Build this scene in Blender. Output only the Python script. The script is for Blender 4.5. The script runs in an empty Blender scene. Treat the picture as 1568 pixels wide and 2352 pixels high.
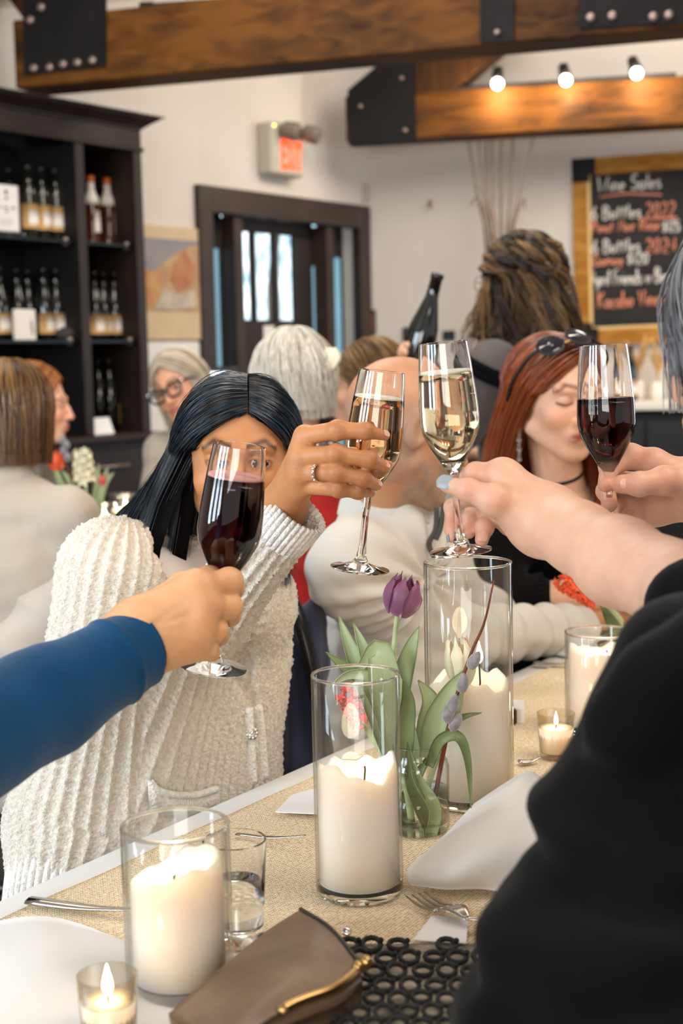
import bpy, bmesh, math, random
import numpy as np
import openvdb
from mathutils import Vector, Matrix

SC = bpy.context.scene
COL = SC.collection
random.seed(7); RNG = np.random.default_rng(7)

# ---------------------------------------------------------------- camera
FPX = 49.0 / 36.0 * 2352.0
CAM = np.array([0.0, 0.0, 1.32])
PITCH, ROLL = math.radians(6.15), math.radians(-1.25)
_m = Matrix.Rotation(math.pi / 2 - PITCH, 4, 'X') @ Matrix.Rotation(ROLL, 4, 'Z')
cd = bpy.data.cameras.new('camera'); co = bpy.data.objects.new('camera', cd); COL.objects.link(co)
co.matrix_world = Matrix.Translation(Vector(CAM)) @ _m
cd.lens = 49.0; cd.sensor_width = 36.0; cd.sensor_fit = 'AUTO'; cd.clip_start = 0.02
cd.dof.use_dof = True; cd.dof.focus_distance = 1.66; cd.dof.aperture_fstop = 5.2
SC.camera = co
RM = np.array(_m.to_3x3())

# ---------------------------------------------------------------- world, lights, exposure
SC.view_settings.view_transform = 'Standard'; SC.view_settings.look = 'None'
SC.view_settings.gamma = 1.0; SC.view_settings.use_curve_mapping = False
SC.view_settings.exposure = 0.45
w = bpy.data.worlds.new('world'); SC.world = w; w.use_nodes = True
w.node_tree.nodes['Background'].inputs[0].default_value = (1.0, 0.985, 0.965, 1)
w.node_tree.nodes['Background'].inputs[1].default_value = 0.42

def area(name, loc, target, sx, sy, power, color):
    l = bpy.data.lights.new(name, 'AREA'); l.shape = 'RECTANGLE'; l.size = sx; l.size_y = sy
    l.energy = power; l.color = color
    o = bpy.data.objects.new(name, l); COL.objects.link(o)
    o.location = loc
    o.rotation_euler = (Vector(target) - Vector(loc)).to_track_quat('-Z', 'Y').to_euler()
    return o
DAY = (0.72, 0.86, 1.0); WARM = (1.0, 0.92, 0.82)
# daylight from the tall windows on the left side of the room, behind the camera
for i, (x, y) in enumerate(((-2.9, 0.9), (-2.6, 0.05), (-2.3, -0.8))):
    area('window_and_fill_light', (x, y, 1.75), (0.2, 1.9, 1.1), 0.5, 1.7, 34, DAY)
# daylight from the glazed end of the room far to the right
area('window_and_fill_light', (4.6, 6.6, 1.5), (0, 6.0, 1.2), 0.9, 1.9, 30, DAY)
# added unseen fill light behind the camera, brightens the table
area('window_and_fill_light', (-0.5, -2.0, 1.75), (0.15, 2.0, 0.9), 1.8, 1.3, 46, (1.0, 0.97, 0.93))
# added overhead area lights for soft warm ceiling bounce
area('ceiling_bounce_light', (1.3, 1.2, 3.0), (0.3, 2.0, 1.0), 1.4, 1.4, 34, WARM)
area('ceiling_bounce_light', (-0.6, 4.2, 3.3), (-0.3, 4.4, 1.0), 2.0, 1.6, 46, WARM)
area('ceiling_bounce_light', (1.6, 5.6, 3.4), (1.2, 6.6, 1.2), 2.0, 1.2, 60, WARM)
# ---------------------------------------------------------------- geometry helpers
def nv(v):
    v = np.asarray(v, float); return v / np.linalg.norm(v)
def W(px, py, d):
    """world point seen at photo pixel (px, py) at world depth Y = d"""
    v = RM @ np.array([(px - 784.0) / FPX, (1176.0 - py) / FPX, -1.0])
    return CAM + v * (d / v[1])
def onz(px, py, z):
    v = RM @ np.array([(px - 784.0) / FPX, (1176.0 - py) / FPX, -1.0])
    return CAM + v * ((z - CAM[2]) / v[2])
def onplane(px, py, p0, n):
    v = RM @ np.array([(px - 784.0) / FPX, (1176.0 - py) / FPX, -1.0])
    return CAM + v * (np.dot(p0 - CAM, n) / np.dot(v, n))
def PR(r, d): return r * d / FPX           # pixel radius -> metres

def lin(c):
    if isinstance(c, str):
        c = c.lstrip('#'); c = [int(c[i:i + 2], 16) / 255 for i in (0, 2, 4)]
    return tuple((x / 12.92 if x <= 0.04045 else ((x + 0.055) / 1.055) ** 2.4) for x in c)

class MB:
    """collects vertices and faces"""
    def __init__(s): s.v = []; s.f = []; s.n = 0; s.c = []
    def add(s, V, F, col=None):
        V = np.asarray(V, float); s.v.append(V)
        s.f.extend([[i + s.n for i in f] for f in F]); s.n += len(V)
        if col is not None: s.c.append(np.tile(np.asarray(col, float), (len(V), 1)) if np.ndim(col) == 1 else col)
        return s
    def V(s): return np.concatenate(s.v)

def make_mesh(name, V, F, smooth=True, col=None):
    me = bpy.data.meshes.new(name)
    V = np.ascontiguousarray(V, dtype=np.float32)
    if isinstance(F, np.ndarray):
        k = F.shape[1]; n = len(F)
        me.vertices.add(len(V)); me.vertices.foreach_set('co', V.ravel())
        me.loops.add(n * k); me.loops.foreach_set('vertex_index', F.astype(np.int32).ravel())
        me.polygons.add(n); me.polygons.foreach_set('loop_start', np.arange(0, n * k, k, dtype=np.int32))
        me.update(calc_edges=True)
    else:
        me.from_pydata(V.tolist(), [], F)
    if smooth:
        me.polygons.foreach_set('use_smooth', np.ones(len(me.polygons), dtype=bool))
    if col is not None:
        a = me.color_attributes.new('Col', 'FLOAT_COLOR', 'POINT')
        c4 = np.ones((len(V), 4), np.float32); c4[:, :3] = col
        a.data.foreach_set('color', c4.ravel())
    me.update()
    return me

def setp(o, label=None, cat=None, group=None, kind=None):
    if label: o['label'] = label
    if cat: o['category'] = cat
    if group: o['group'] = group
    if kind: o['kind'] = kind

class Thing:
    """an Empty at the thing's base that parents its parts; part geometry is given in world coordinates"""
    def __init__(s, name, label, cat, loc, group=None):
        s.o = bpy.data.objects.new(name, None); COL.objects.link(s.o)
        s.loc = np.asarray(loc, float); s.o.location = s.loc
        s.o.empty_display_size = 0.05
        setp(s.o, label, cat, group)
    def part(s, name, V, F=None, mat=None, parent=None, smooth=True, col=None, label=None, kind=None, auto=None):
        if isinstance(V, MB):
            F = V.f; col = np.concatenate(V.c) if V.c else None; V = V.V()
        me = make_mesh(name, np.asarray(V) - s.loc, F, smooth, col)
        if mat: me.materials.append(mat)
        o = bpy.data.objects.new(name, me); COL.objects.link(o); o.parent = parent or s.o
        if auto: sharp(o, auto)
        setp(o, label, None, None, kind)
        return o

def solo(name, V, F=None, mat=None, label=None, cat=None, group=None, kind=None, smooth=False, loc=None, col=None, auto=None):
    if isinstance(V, MB):
        F = V.f; col = np.concatenate(V.c) if V.c else None; V = V.V()
    V = np.asarray(V, float)
    if loc is None: loc = (V.min(0) + V.max(0)) / 2; loc[2] = V[:, 2].min()
    me = make_mesh(name, V - loc, F, smooth, col)
    if mat: me.materials.append(mat)
    o = bpy.data.objects.new(name, me); COL.objects.link(o); o.location = loc
    if auto: sharp(o, auto)
    setp(o, label, cat, group, kind)
    return o

def sharp(o, deg=35):
    bm = bmesh.new(); bm.from_mesh(o.data)
    for e in bm.edges:
        if len(e.link_faces) == 2 and e.calc_face_angle(0) > math.radians(deg): e.smooth = False
    bm.to_mesh(o.data); bm.free()

def dup(root, loc, rotz=0, label=None, scale=None):
    r = root.copy(); COL.objects.link(r); r.location = loc; r.rotation_euler = (0, 0, rotz)
    if scale: r.scale = (scale,) * 3
    if label: r['label'] = label
    for ch in list(root.children):
        c = ch.copy(); COL.objects.link(c); c.parent = r
        for g in ch.children:
            d = g.copy(); COL.objects.link(d); d.parent = c
    return r

BOXF = [[0, 3, 2, 1], [4, 5, 6, 7], [0, 1, 5, 4], [1, 2, 6, 5], [2, 3, 7, 6], [3, 0, 4, 7]]
def obox(c, ax, ay, az, hx, hy, hz, bevel=0.0, seg=1):
    """oriented box; c centre, ax/ay/az unit axes, half sizes"""
    c, ax, ay, az = (np.asarray(q, float) for q in (c, ax, ay, az))
    V = np.array([c + ax * hx * i + ay * hy * j + az * hz * k for k in (-1, 1) for i, j in ((-1, -1), (1, -1), (1, 1), (-1, 1))])
    if np.dot(np.cross(ax, ay), az) < 0: F = [f[::-1] for f in BOXF]
    else: F = BOXF
    if bevel <= 0: return V, F
    bm = bmesh.new(); vs = [bm.verts.new(v) for v in V]
    for f in F: bm.faces.new([vs[i] for i in f])
    bmesh.ops.bevel(bm, geom=bm.edges[:], offset=bevel, segments=seg, affect='EDGES', profile=0.5)
    bm.verts.index_update()
    V = np.array([v.co[:] for v in bm.verts]); F = [[v.index for v in f.verts] for f in bm.faces]; bm.free()
    return V, F
X3, Y3, Z3 = np.eye(3)
def bbox(lo, hi, bevel=0.0):
    lo, hi = np.asarray(lo, float), np.asarray(hi, float)
    return obox((lo + hi) / 2, X3, Y3, Z3, *((hi - lo) / 2), bevel=bevel)

def frame(z, hint=(0, 0, 1)):
    z = nv(z); h = np.asarray(hint, float)
    if abs(np.dot(z, nv(h))) > 0.97: h = np.array([1.0, 0, 0]) if abs(z[0]) < 0.9 else np.array([0, 1.0, 0])
    x = nv(np.cross(h, z)); return x, np.cross(z, x), z

def lathe(prof, n=32, o=(0, 0, 0), axis=(0, 0, 1), close=False, sx=1.0):
    """revolve (r, h) pairs about axis through o"""
    x, y, z = frame(axis, (0, 1, 0.01)); o = np.asarray(o, float)
    a = np.linspace(0, 2 * math.pi, n, endpoint=False)
    V = []
    for r, h in prof:
        V.append(o + z * h + np.outer(np.cos(a) * r * sx, x) + np.outer(np.sin(a) * r, y))
    V = np.concatenate(V); m = len(prof)
    F = [[i * n + j, i * n + (j + 1) % n, (i + 1) * n + (j + 1) % n, (i + 1) * n + j] for i in range(m - 1) for j in range(n)]
    if close: F += [[(m - 1) * n + j, (m - 1) * n + (j + 1) % n, (j + 1) % n, j] for j in range(n)]
    else:
        if prof[0][0] > 1e-5: F.append([j for j in range(n)][::-1])
        if prof[-1][0] > 1e-5: F.append([(m - 1) * n + j for j in range(n)])
    return V, F

def spline(pts, n):
    """Catmull-Rom through pts -> n points (any width)"""
    P = np.asarray(pts, float)
    if len(P) == 2: return P[0] + np.outer(np.linspace(0, 1, n), P[1] - P[0])
    Q = np.vstack([2 * P[0] - P[1], P, 2 * P[-1] - P[-2]])
    t = np.linspace(0, len(P) - 1, n); i = np.minimum(t.astype(int), len(P) - 2); u = (t - i)[:, None]
    p0, p1, p2, p3 = Q[i], Q[i + 1], Q[i + 2], Q[i + 3]
    return 0.5 * (2 * p1 + (p2 - p0) * u + (2 * p0 - 5 * p1 + 4 * p2 - p3) * u ** 2 + (3 * p1 - p0 - 3 * p2 + p3) * u ** 3)

def tube(pts, r, n=8, caps=True, flat=None):
    P = np.asarray(pts, float); m = len(P)
    r = np.full(m, r) if np.ndim(r) == 0 else (np.interp(np.linspace(0, 1, m), np.linspace(0, 1, len(r)), r))
    T = np.gradient(P, axis=0); T /= np.linalg.norm(T, axis=1)[:, None] + 1e-12
    x, y, _ = frame(T[0]); V = []
    a = np.linspace(0, 2 * math.pi, n, endpoint=False)
    for i in range(m):
        x = x - T[i] * np.dot(x, T[i]); x = nv(x); y = np.cross(T[i], x)
        if flat is not None:
            fn = np.asarray(flat[0], float); fy = nv(fn - T[i] * np.dot(fn, T[i])); fx = np.cross(fy, T[i])
            V.append(P[i] + np.outer(np.cos(a) * r[i], fx) + np.outer(np.sin(a) * r[i] * flat[1], fy))
        else:
            V.append(P[i] + np.outer(np.cos(a) * r[i], x) + np.outer(np.sin(a) * r[i], y))
    V = np.concatenate(V)
    F = [[i * n + j, i * n + (j + 1) % n, (i + 1) * n + (j + 1) % n, (i + 1) * n + j] for i in range(m - 1) for j in range(n)]
    if caps: F += [list(range(n))[::-1], [(m - 1) * n + j for j in range(n)]]
    return V, F

def ball(c, r, n=10, m=7, R=None):
    r = np.full(3, r) if np.ndim(r) == 0 else np.asarray(r)
    V = [[0, 0, -1]]
    for i in range(1, m):
        e = -math.pi / 2 + math.pi * i / m
        for j in range(n): V.append([math.cos(e) * math.cos(2 * math.pi * j / n), math.cos(e) * math.sin(2 * math.pi * j / n), math.sin(e)])
    V.append([0, 0, 1]); V = np.array(V) * r
    if R is not None: V = V @ np.asarray(R).T
    F = [[0, 1 + (j + 1) % n, 1 + j] for j in range(n)]
    for i in range(m - 2):
        for j in range(n):
            a = 1 + i * n; F.append([a + j, a + (j + 1) % n, a + n + (j + 1) % n, a + n + j])
    a = 1 + (m - 2) * n; F += [[a + j, a + (j + 1) % n, len(V) - 1] for j in range(n)]
    return V + np.asarray(c), F

def sheet(G, th=0.0, both=True):
    """grid (a, b, 3) of points -> thick sheet along its normals"""
    G = np.asarray(G, float); a, b, _ = G.shape
    du = np.gradient(G, axis=0); dv = np.gradient(G, axis=1)
    N = np.cross(du, dv); N /= np.linalg.norm(N, axis=2)[..., None] + 1e-12
    top = (G + N * th / 2).reshape(-1, 3); F = []
    idx = lambda i, j: i * b + j
    for i in range(a - 1):
        for j in range(b - 1): F.append([idx(i, j), idx(i + 1, j), idx(i + 1, j + 1), idx(i, j + 1)])
    if th <= 0: return top, F
    bot = (G - N * th / 2).reshape(-1, 3); o = a * b
    F2 = [[q + o for q in f[::-1]] for f in F]
    rim = [idx(i, 0) for i in range(a)] + [idx(a - 1, j) for j in range(1, b)] + [idx(i, b - 1) for i in range(a - 2, -1, -1)] + [idx(0, j) for j in range(b - 2, 0, -1)]
    F3 = [[rim[k], rim[k - 1], rim[k - 1] + o, rim[k] + o][::-1] for k in range(len(rim))]
    return np.vstack([top, bot]), F + F2 + F3

def prism(poly, p0, ax, ay, az, th):
    """extrude 2-D polygon (in ax, ay from p0) by th along az"""
    P = [p0 + ax * x + ay * y for x, y in poly]; n = len(P)
    V = np.array(P + [p + az * th for p in P])
    F = [list(range(n))[::-1], [n + i for i in range(n)]] + [[i, (i + 1) % n, n + (i + 1) % n, n + i] for i in range(n)]
    if np.dot(np.cross(ax, ay), az) < 0: F = [f[::-1] for f in F]
    return V, F

# ---------------------------------------------------------------- signed distance bodies
class Sdf:
    def __init__(s): s.it = []
    def _a(s, fn, lo, hi, k, op): s.it.append((fn, np.asarray(lo, float), np.asarray(hi, float), k, op)); return s
    def cone(s, a, b, r1, r2, k=0.01, op='u', flat=None):
        a, b = np.asarray(a, float), np.asarray(b, float); ba = b - a; l2 = max(np.dot(ba, ba), 1e-9)
        def fn(P):
            pa = P - a
            if flat is not None:
                n = nv(flat[0]); h = np.clip(pa @ ba / l2, 0, 1); q = pa - h[:, None] * ba
                q = q + np.outer(q @ n, n) * (1 / flat[1] - 1)
                return (np.sqrt((q * q).sum(1)) - (r1 + (r2 - r1) * h)) * min(1, flat[1] + 0.15)
            h = np.clip(pa @ ba / l2, 0, 1); q = pa - h[:, None] * ba
            return np.sqrt((q * q).sum(1)) - (r1 + (r2 - r1) * h)
        m = max(r1, r2) * (max(1, flat[1]) if flat else 1)
        return s._a(fn, np.minimum(a, b) - m, np.maximum(a, b) + m, k, op)
    def chain(s, pts, rs, k=0.01, op='u', flat=None):
        for i in range(len(pts) - 1): s.cone(pts[i], pts[i + 1], rs[i], rs[i + 1], k, op, flat)
        return s
    def ell(s, c, r, R=None, k=0.01, op='u'):
        c = np.asarray(c, float); r = np.asarray(r, float) if np.ndim(r) else np.full(3, r); R = np.eye(3) if R is None else R
        def fn(P):
            q = (P - c) @ R; k0 = np.sqrt(((q / r) ** 2).sum(1)); k1 = np.sqrt(((q / r ** 2) ** 2).sum(1)) + 1e-9
            return k0 * (k0 - 1) / k1
        m = r.max(); return s._a(fn, c - m, c + m, k, op)
    def cut(s, p, n, k=0.004):
        p = np.asarray(p, float); n = nv(n)
        return s._a(lambda P: (P - p) @ n, [-9] * 3, [9] * 3, k, 'cut')
    def sub(s, o, k=0.006):
        lo, hi = o.bounds(); return s._a(o.ev, lo, hi, k, 'u')
    def bounds(s):
        L = [i for i in s.it if i[4] == 'u']
        return np.min([i[1] for i in L], 0), np.max([i[2] for i in L], 0)
    def ev(s, P, pad=0.05):
        d = np.full(len(P), 1.0)
        for fn, lo, hi, k, op in s.it:
            e = pad + k
            m = np.all((P > lo - e) & (P < hi + e), axis=1)
            if not m.any(): continue
            full = m.all(); q = fn(P if full else P[m]); c = d if full else d[m]
            if op == 'u':
                h = np.clip(0.5 + 0.5 * (c - q) / k, 0, 1); r = c + (q - c) * h - k * h * (1 - h)
            else:
                if op == 's': q = -q
                h = np.clip(0.5 - 0.5 * (c - q) / k, 0, 1); r = c + (q - c) * h + k * h * (1 - h)
            if full: d = r
            else: d[m] = r
        return d

def mesh_sdf(S, vox, lo=None, hi=None):
    l, h = S.bounds(); lo = l if lo is None else np.maximum(lo, l); hi = h if hi is None else np.minimum(hi, h)
    lo = lo - 3 * vox; B = 8
    nb = np.ceil((hi + 3 * vox - lo) / (vox * B)).astype(int); n = nb * B
    g = np.stack(np.meshgrid(*[np.arange(k) for k in nb], indexing='ij'), -1).reshape(-1, 3)
    cen = lo + (g * B + (B - 1) / 2) * vox
    cd_ = S.ev(cen, pad=B * vox * 2)
    A = np.repeat(np.repeat(np.repeat(np.where(cd_ > 0, 1.0, -1.0).astype(np.float32).reshape(nb), B, 0), B, 1), B, 2)
    act = g[np.abs(cd_) < B * vox * 0.95 + 0.006]
    off = np.stack(np.meshgrid(*[np.arange(B)] * 3, indexing='ij'), -1).reshape(-1, 3)
    for c0 in range(0, len(act), 400):
        a = act[c0:c0 + 400]; idx = (a[:, None, :] * B + off[None]).reshape(-1, 3)
        v = S.ev(lo + idx * vox, pad=0.02)
        A[idx[:, 0], idx[:, 1], idx[:, 2]] = np.clip(v, -1, 1)
    A[0], A[-1] = 1, 1; A[:, 0], A[:, -1] = 1, 1; A[:, :, 0], A[:, :, -1] = 1, 1
    gr = openvdb.FloatGrid(1.0); gr.copyFromArray(A)
    P, Q = gr.convertToQuads(0.0)
    return lo + np.asarray(P, float) * vox, np.asarray(Q)[:, ::-1].copy()

def vnormals(V, F):
    n = np.cross(V[F[:, 2]] - V[F[:, 0]], V[F[:, 3]] - V[F[:, 1]]); N = np.zeros_like(V)
    for i in range(4): np.add.at(N, F[:, i], n)
    return N / (np.linalg.norm(N, axis=1)[:, None] + 1e-12)

def smoothmesh(V, F, it=1):
    for _ in range(it):
        A = np.zeros_like(V); c = np.zeros(len(V))
        for i in range(4):
            np.add.at(A, F[:, i], V[F[:, (i + 1) % 4]] + V[F[:, (i + 3) % 4]]); np.add.at(c, F[:, i], 2)
        V = V * 0.5 + 0.5 * A / c[:, None]
    return V

def hit(S, px, py, d0, d1, n=400):
    """first surface point of S along the view ray of a pixel between depths"""
    ds = np.linspace(d0, d1, n); P = np.array([W(px, py, d) for d in ds]); v = S.ev(P)
    i = np.argmax(v < 0) if (v < 0).any() else np.argmin(v)
    return P[i]

def vnoise(P, f, seed=0):
    """cheap smooth noise"""
    r = np.random.default_rng(seed); out = 0
    for _ in range(5):
        k = r.normal(size=3) * f; out = out + np.sin(P @ k + r.uniform(0, 6.28))
    return out / 5
# ---------------------------------------------------------------- materials
def nodes(name):
    m = bpy.data.materials.new(name); m.use_nodes = True
    nt = m.node_tree; return m, nt, nt.nodes['Principled BSDF']
def mat(name, color, rough=0.6, metal=0.0, noise=0.0, nscale=20.0, bump=0.0, bscale=200.0, spec=0.5, sss=0.0, sheen=0.0,
        coat=0.0, emit=None, estr=1.0, trans=0.0, ior=1.45, stretch=None, col2=None, attr=False, alpha=1.0, bdist=0.002):
    m, nt, p = nodes(name); c = lin(color) if isinstance(color, str) else color
    I = p.inputs; L = nt.links.new; N = nt.nodes.new
    I['Base Color'].default_value = (*c, 1); I['Roughness'].default_value = rough; I['Metallic'].default_value = metal
    I['Specular IOR Level'].default_value = spec; I['IOR'].default_value = ior
    I['Transmission Weight'].default_value = trans; I['Coat Weight'].default_value = coat; I['Alpha'].default_value = alpha
    if sheen: I['Sheen Weight'].default_value = sheen; I['Sheen Roughness'].default_value = 0.4
    if sss:
        I['Subsurface Weight'].default_value = sss; I['Subsurface Radius'].default_value = (0.012, 0.005, 0.003); I['Subsurface Scale'].default_value = 1.0
    if emit: I['Emission Color'].default_value = (*(lin(emit) if isinstance(emit, str) else emit), 1); I['Emission Strength'].default_value = estr
    tc = N('ShaderNodeTexCoord'); vec = tc.outputs['Object']
    if stretch is not None:
        mp = N('ShaderNodeMapping'); mp.inputs['Scale'].default_value = stretch; L(vec, mp.inputs[0]); vec = mp.outputs[0]
    src = None
    if attr:
        at = N('ShaderNodeAttribute'); at.attribute_name = 'Col'; src = at.outputs['Color']
    if noise or col2:
        nz = N('ShaderNodeTexNoise'); nz.inputs['Scale'].default_value = nscale; nz.inputs['Detail'].default_value = 4; L(vec, nz.inputs['Vector'])
        if attr:
            mx = N('ShaderNodeMixRGB'); mx.blend_type = 'MULTIPLY'; mx.inputs[0].default_value = 1
            rp = N('ShaderNodeMapRange'); rp.inputs[1].default_value = .3; rp.inputs[2].default_value = .7; rp.inputs[3].default_value = 1 - noise; rp.inputs[4].default_value = 1 + noise
            L(nz.outputs['Fac'], rp.inputs[0]); L(rp.outputs[0], mx.inputs[2]); L(src, mx.inputs[1]); src = mx.outputs[0]
        else:
            rp = N('ShaderNodeValToRGB'); e = rp.color_ramp.elements
            a = lin(col2) if col2 else tuple(max(0, x * (1 - noise)) for x in c); b = c if col2 else tuple(min(1, x * (1 + noise)) for x in c)
            e[0].position = 0.32; e[1].position = 0.68; e[0].color = (*a, 1); e[1].color = (*b, 1)
            L(nz.outputs['Fac'], rp.inputs[0]); src = rp.outputs[0]
    if src is not None: L(src, I['Base Color'])
    if bump:
        nb = N('ShaderNodeTexNoise'); nb.inputs['Scale'].default_value = bscale; nb.inputs['Detail'].default_value = 3; L(vec, nb.inputs['Vector'])
        bp = N('ShaderNodeBump'); bp.inputs['Strength'].default_value = bump; bp.inputs['Distance'].default_value = bdist
        L(nb.outputs['Fac'], bp.inputs['Height']); L(bp.outputs[0], I['Normal'])
    return m

def thin_glass(name, tint=(0.985, 0.985, 0.975), edge=(0.62, 0.61, 0.57), rough=0.0):
    m, nt, p = nodes(name); N = nt.nodes.new; L = nt.links.new; nt.nodes.remove(p)
    out = nt.nodes['Material Output']
    lw = N('ShaderNodeLayerWeight'); lw.inputs[0].default_value = 0.5
    ramp = N('ShaderNodeValToRGB'); e = ramp.color_ramp.elements
    e[0].position = 0.6; e[0].color = (*tint, 1); e[1].position = 0.97; e[1].color = (*edge, 1)
    L(lw.outputs['Facing'], ramp.inputs[0])
    t = N('ShaderNodeBsdfTransparent'); L(ramp.outputs[0], t.inputs[0])
    g = N('ShaderNodeBsdfGlossy'); g.inputs['Roughness'].default_value = rough + 0.02
    pw = N('ShaderNodeMath'); pw.operation = 'POWER'; pw.inputs[1].default_value = 5.0; L(lw.outputs['Facing'], pw.inputs[0])
    ma = N('ShaderNodeMath'); ma.operation = 'MULTIPLY_ADD'; ma.inputs[1].default_value = .9; ma.inputs[2].default_value = .04; L(pw.outputs[0], ma.inputs[0])
    mx = N('ShaderNodeMixShader'); L(ma.outputs[0], mx.inputs[0]); L(t.outputs[0], mx.inputs[1]); L(g.outputs[0], mx.inputs[2])
    L(mx.outputs[0], out.inputs[0]); return m

def wood(name, c1, c2, axis=0, scale=3.0, rough=0.55):
    m, nt, p = nodes(name); N = nt.nodes.new; L = nt.links.new
    tc = N('ShaderNodeTexCoord'); mp = N('ShaderNodeMapping')
    s = [7.0, 7.0, 7.0]; s[axis] = 0.7; mp.inputs['Scale'].default_value = s; L(tc.outputs['Object'], mp.inputs[0])
    nz = N('ShaderNodeTexNoise'); nz.inputs['Scale'].default_value = scale; nz.inputs['Detail'].default_value = 6; nz.inputs['Distortion'].default_value = 0.8
    L(mp.outputs[0], nz.inputs['Vector'])
    n2 = N('ShaderNodeTexNoise'); n2.inputs['Scale'].default_value = 1.6; L(tc.outputs['Object'], n2.inputs['Vector'])
    ad = N('ShaderNodeMath'); ad.operation = 'ADD'; L(nz.outputs['Fac'], ad.inputs[0]); L(n2.outputs['Fac'], ad.inputs[1])
    rp = N('ShaderNodeValToRGB'); e = rp.color_ramp.elements; e[0].position = .78; e[1].position = 1.2
    e[0].position = .4; e[1].position = .62
    hf = N('ShaderNodeMath'); hf.operation = 'MULTIPLY'; hf.inputs[1].default_value = .5; L(ad.outputs[0], hf.inputs[0])
    e[0].color = (*lin(c1), 1); e[1].color = (*lin(c2), 1); L(hf.outputs[0], rp.inputs[0]); L(rp.outputs[0], p.inputs['Base Color'])
    p.inputs['Roughness'].default_value = rough; p.inputs['Specular IOR Level'].default_value = .15
    bp = N('ShaderNodeBump'); bp.inputs['Strength'].default_value = 0.15; bp.inputs['Distance'].default_value = .004; L(nz.outputs['Fac'], bp.inputs['Height']); L(bp.outputs[0], p.inputs['Normal'])
    return m

def burlap_mat():
    m, nt, p = nodes('burlap'); N = nt.nodes.new; L = nt.links.new
    tc = N('ShaderNodeTexCoord'); hs = []
    for ax, sc in (('X', 560.0), ('Y', 560.0)):
        wv = N('ShaderNodeTexWave'); wv.wave_type = 'BANDS'; wv.bands_direction = ax; wv.inputs['Scale'].default_value = sc / 6.2832 * 1.0
        wv.inputs['Distortion'].default_value = 1.2; wv.inputs['Detail'].default_value = 1; wv.inputs['Detail Scale'].default_value = .6
        L(tc.outputs['Object'], wv.inputs['Vector']); hs.append(wv.outputs['Fac'])
    mx = N('ShaderNodeMath'); mx.operation = 'MULTIPLY'; L(hs[0], mx.inputs[0]); L(hs[1], mx.inputs[1])
    nz = N('ShaderNodeTexNoise'); nz.inputs['Scale'].default_value = 260; nz.inputs['Detail'].default_value = 3; L(tc.outputs['Object'], nz.inputs['Vector'])
    ad = N('ShaderNodeMath'); ad.operation = 'MULTIPLY_ADD'; L(mx.outputs[0], ad.inputs[0]); ad.inputs[1].default_value = .75; L(nz.outputs['Fac'], ad.inputs[2])
    rp = N('ShaderNodeValToRGB'); e = rp.color_ramp.elements; e[0].position = .38; e[1].position = .85
    e[0].color = (*lin('#b39468'), 1); e[1].color = (*lin('#f6e5c6'), 1); L(ad.outputs[0], rp.inputs[0]); L(rp.outputs[0], p.inputs['Base Color'])
    p.inputs['Roughness'].default_value = .95; p.inputs['Specular IOR Level'].default_value = .1
    bp = N('ShaderNodeBump'); bp.inputs['Strength'].default_value = .6; bp.inputs['Distance'].default_value = .001; L(ad.outputs[0], bp.inputs['Height']); L(bp.outputs[0], p.inputs['Normal'])
    return m

def hair_mat(name, rough=0.38, spec=0.5):
    m, nt, p = nodes(name); N = nt.nodes.new; L = nt.links.new
    at = N('ShaderNodeAttribute'); at.attribute_name = 'Col'; L(at.outputs['Color'], p.inputs['Base Color'])
    p.inputs['Roughness'].default_value = rough; p.inputs['Specular IOR Level'].default_value = spec
    return m

M = {}
M['wall'] = mat('wall_paint', '#d3cac0', .9, noise=.04, nscale=1.5, bump=.05, bscale=60)
M['ceiling'] = mat('ceiling_paint', '#e2d8cb', .95)
M['floor'] = wood('floor_boards', '#3d2a1d', '#5d4230', 0, 4)
M['beam'] = wood('beam_wood', '#2b1706', '#6b4216', 0, 2.5, .6)
M['beamy'] = wood('rafter_wood', '#261405', '#523212', 2, 2.5, .55)
M['boardframe'] = wood('board_frame_wood', '#93601f', '#c08a3c', 0, 3, .6)
M['steel'] = mat('black_steel', '#131011', .65, .0, noise=.3, nscale=6, spec=.25)
M['bolt'] = mat('bolt_steel', '#9a8880', .35, .6)
M['cab'] = mat('dark_stained_wood', '#2a1f1a', .45, noise=.3, nscale=5, spec=.3)
M['cabin'] = mat('cabinet_inside', '#0d0908', .6)
M['door'] = mat('door_wood', '#33261f', .42, noise=.25, nscale=5)
M['doorin'] = mat('door_panel_wood', '#241b18', .5, noise=.25, nscale=5)
M['exitbox'] = mat('exit_housing', '#b9b0a2', .5)
M['exitlit'] = mat('exit_letter', '#ff5a28', .5, emit='#ff4a1c', estr=1.3)
M['lampwhite'] = mat('lamp_head', '#7c7065', .45)
M['slate'] = mat('chalkboard', '#1c1917', .75, noise=.35, nscale=4)
M['chalk'] = mat('white_chalk', '#cfc8bf', .95, noise=.25, nscale=90)
M['chalkr'] = mat('red_chalk', '#cf8468', .95, noise=.25, nscale=90)
M['cloth'] = mat('white_tablecloth', '#dcd7d0', .9, noise=.03, nscale=8, bump=.1, bscale=700)
M['napkin'] = mat('white_napkin', '#d6d2cd', .92, bump=.12, bscale=900, sheen=.2)
M['burlap'] = burlap_mat()
M['glass'] = thin_glass('vase_glass')
M['flute'] = mat('flute_glass', (1, 1, 1), 0.0, trans=1.0, ior=1.46)
M['bottleglass'] = mat('dark_bottle_glass', '#0a0d08', .06, spec=.8, coat=.5)
M['clearbottle'] = mat('olive_bottle_glass', '#1c1f14', .06, spec=.8, coat=.5)
M['amber'] = mat('amber_spirit', '#4a2108', .08, coat=.6, noise=.3, nscale=10)
M['label'] = mat('kraft_label', '#cba066', .75, noise=.08, nscale=30)
M['labelw'] = mat('white_label', '#e6ddd2', .75)
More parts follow.
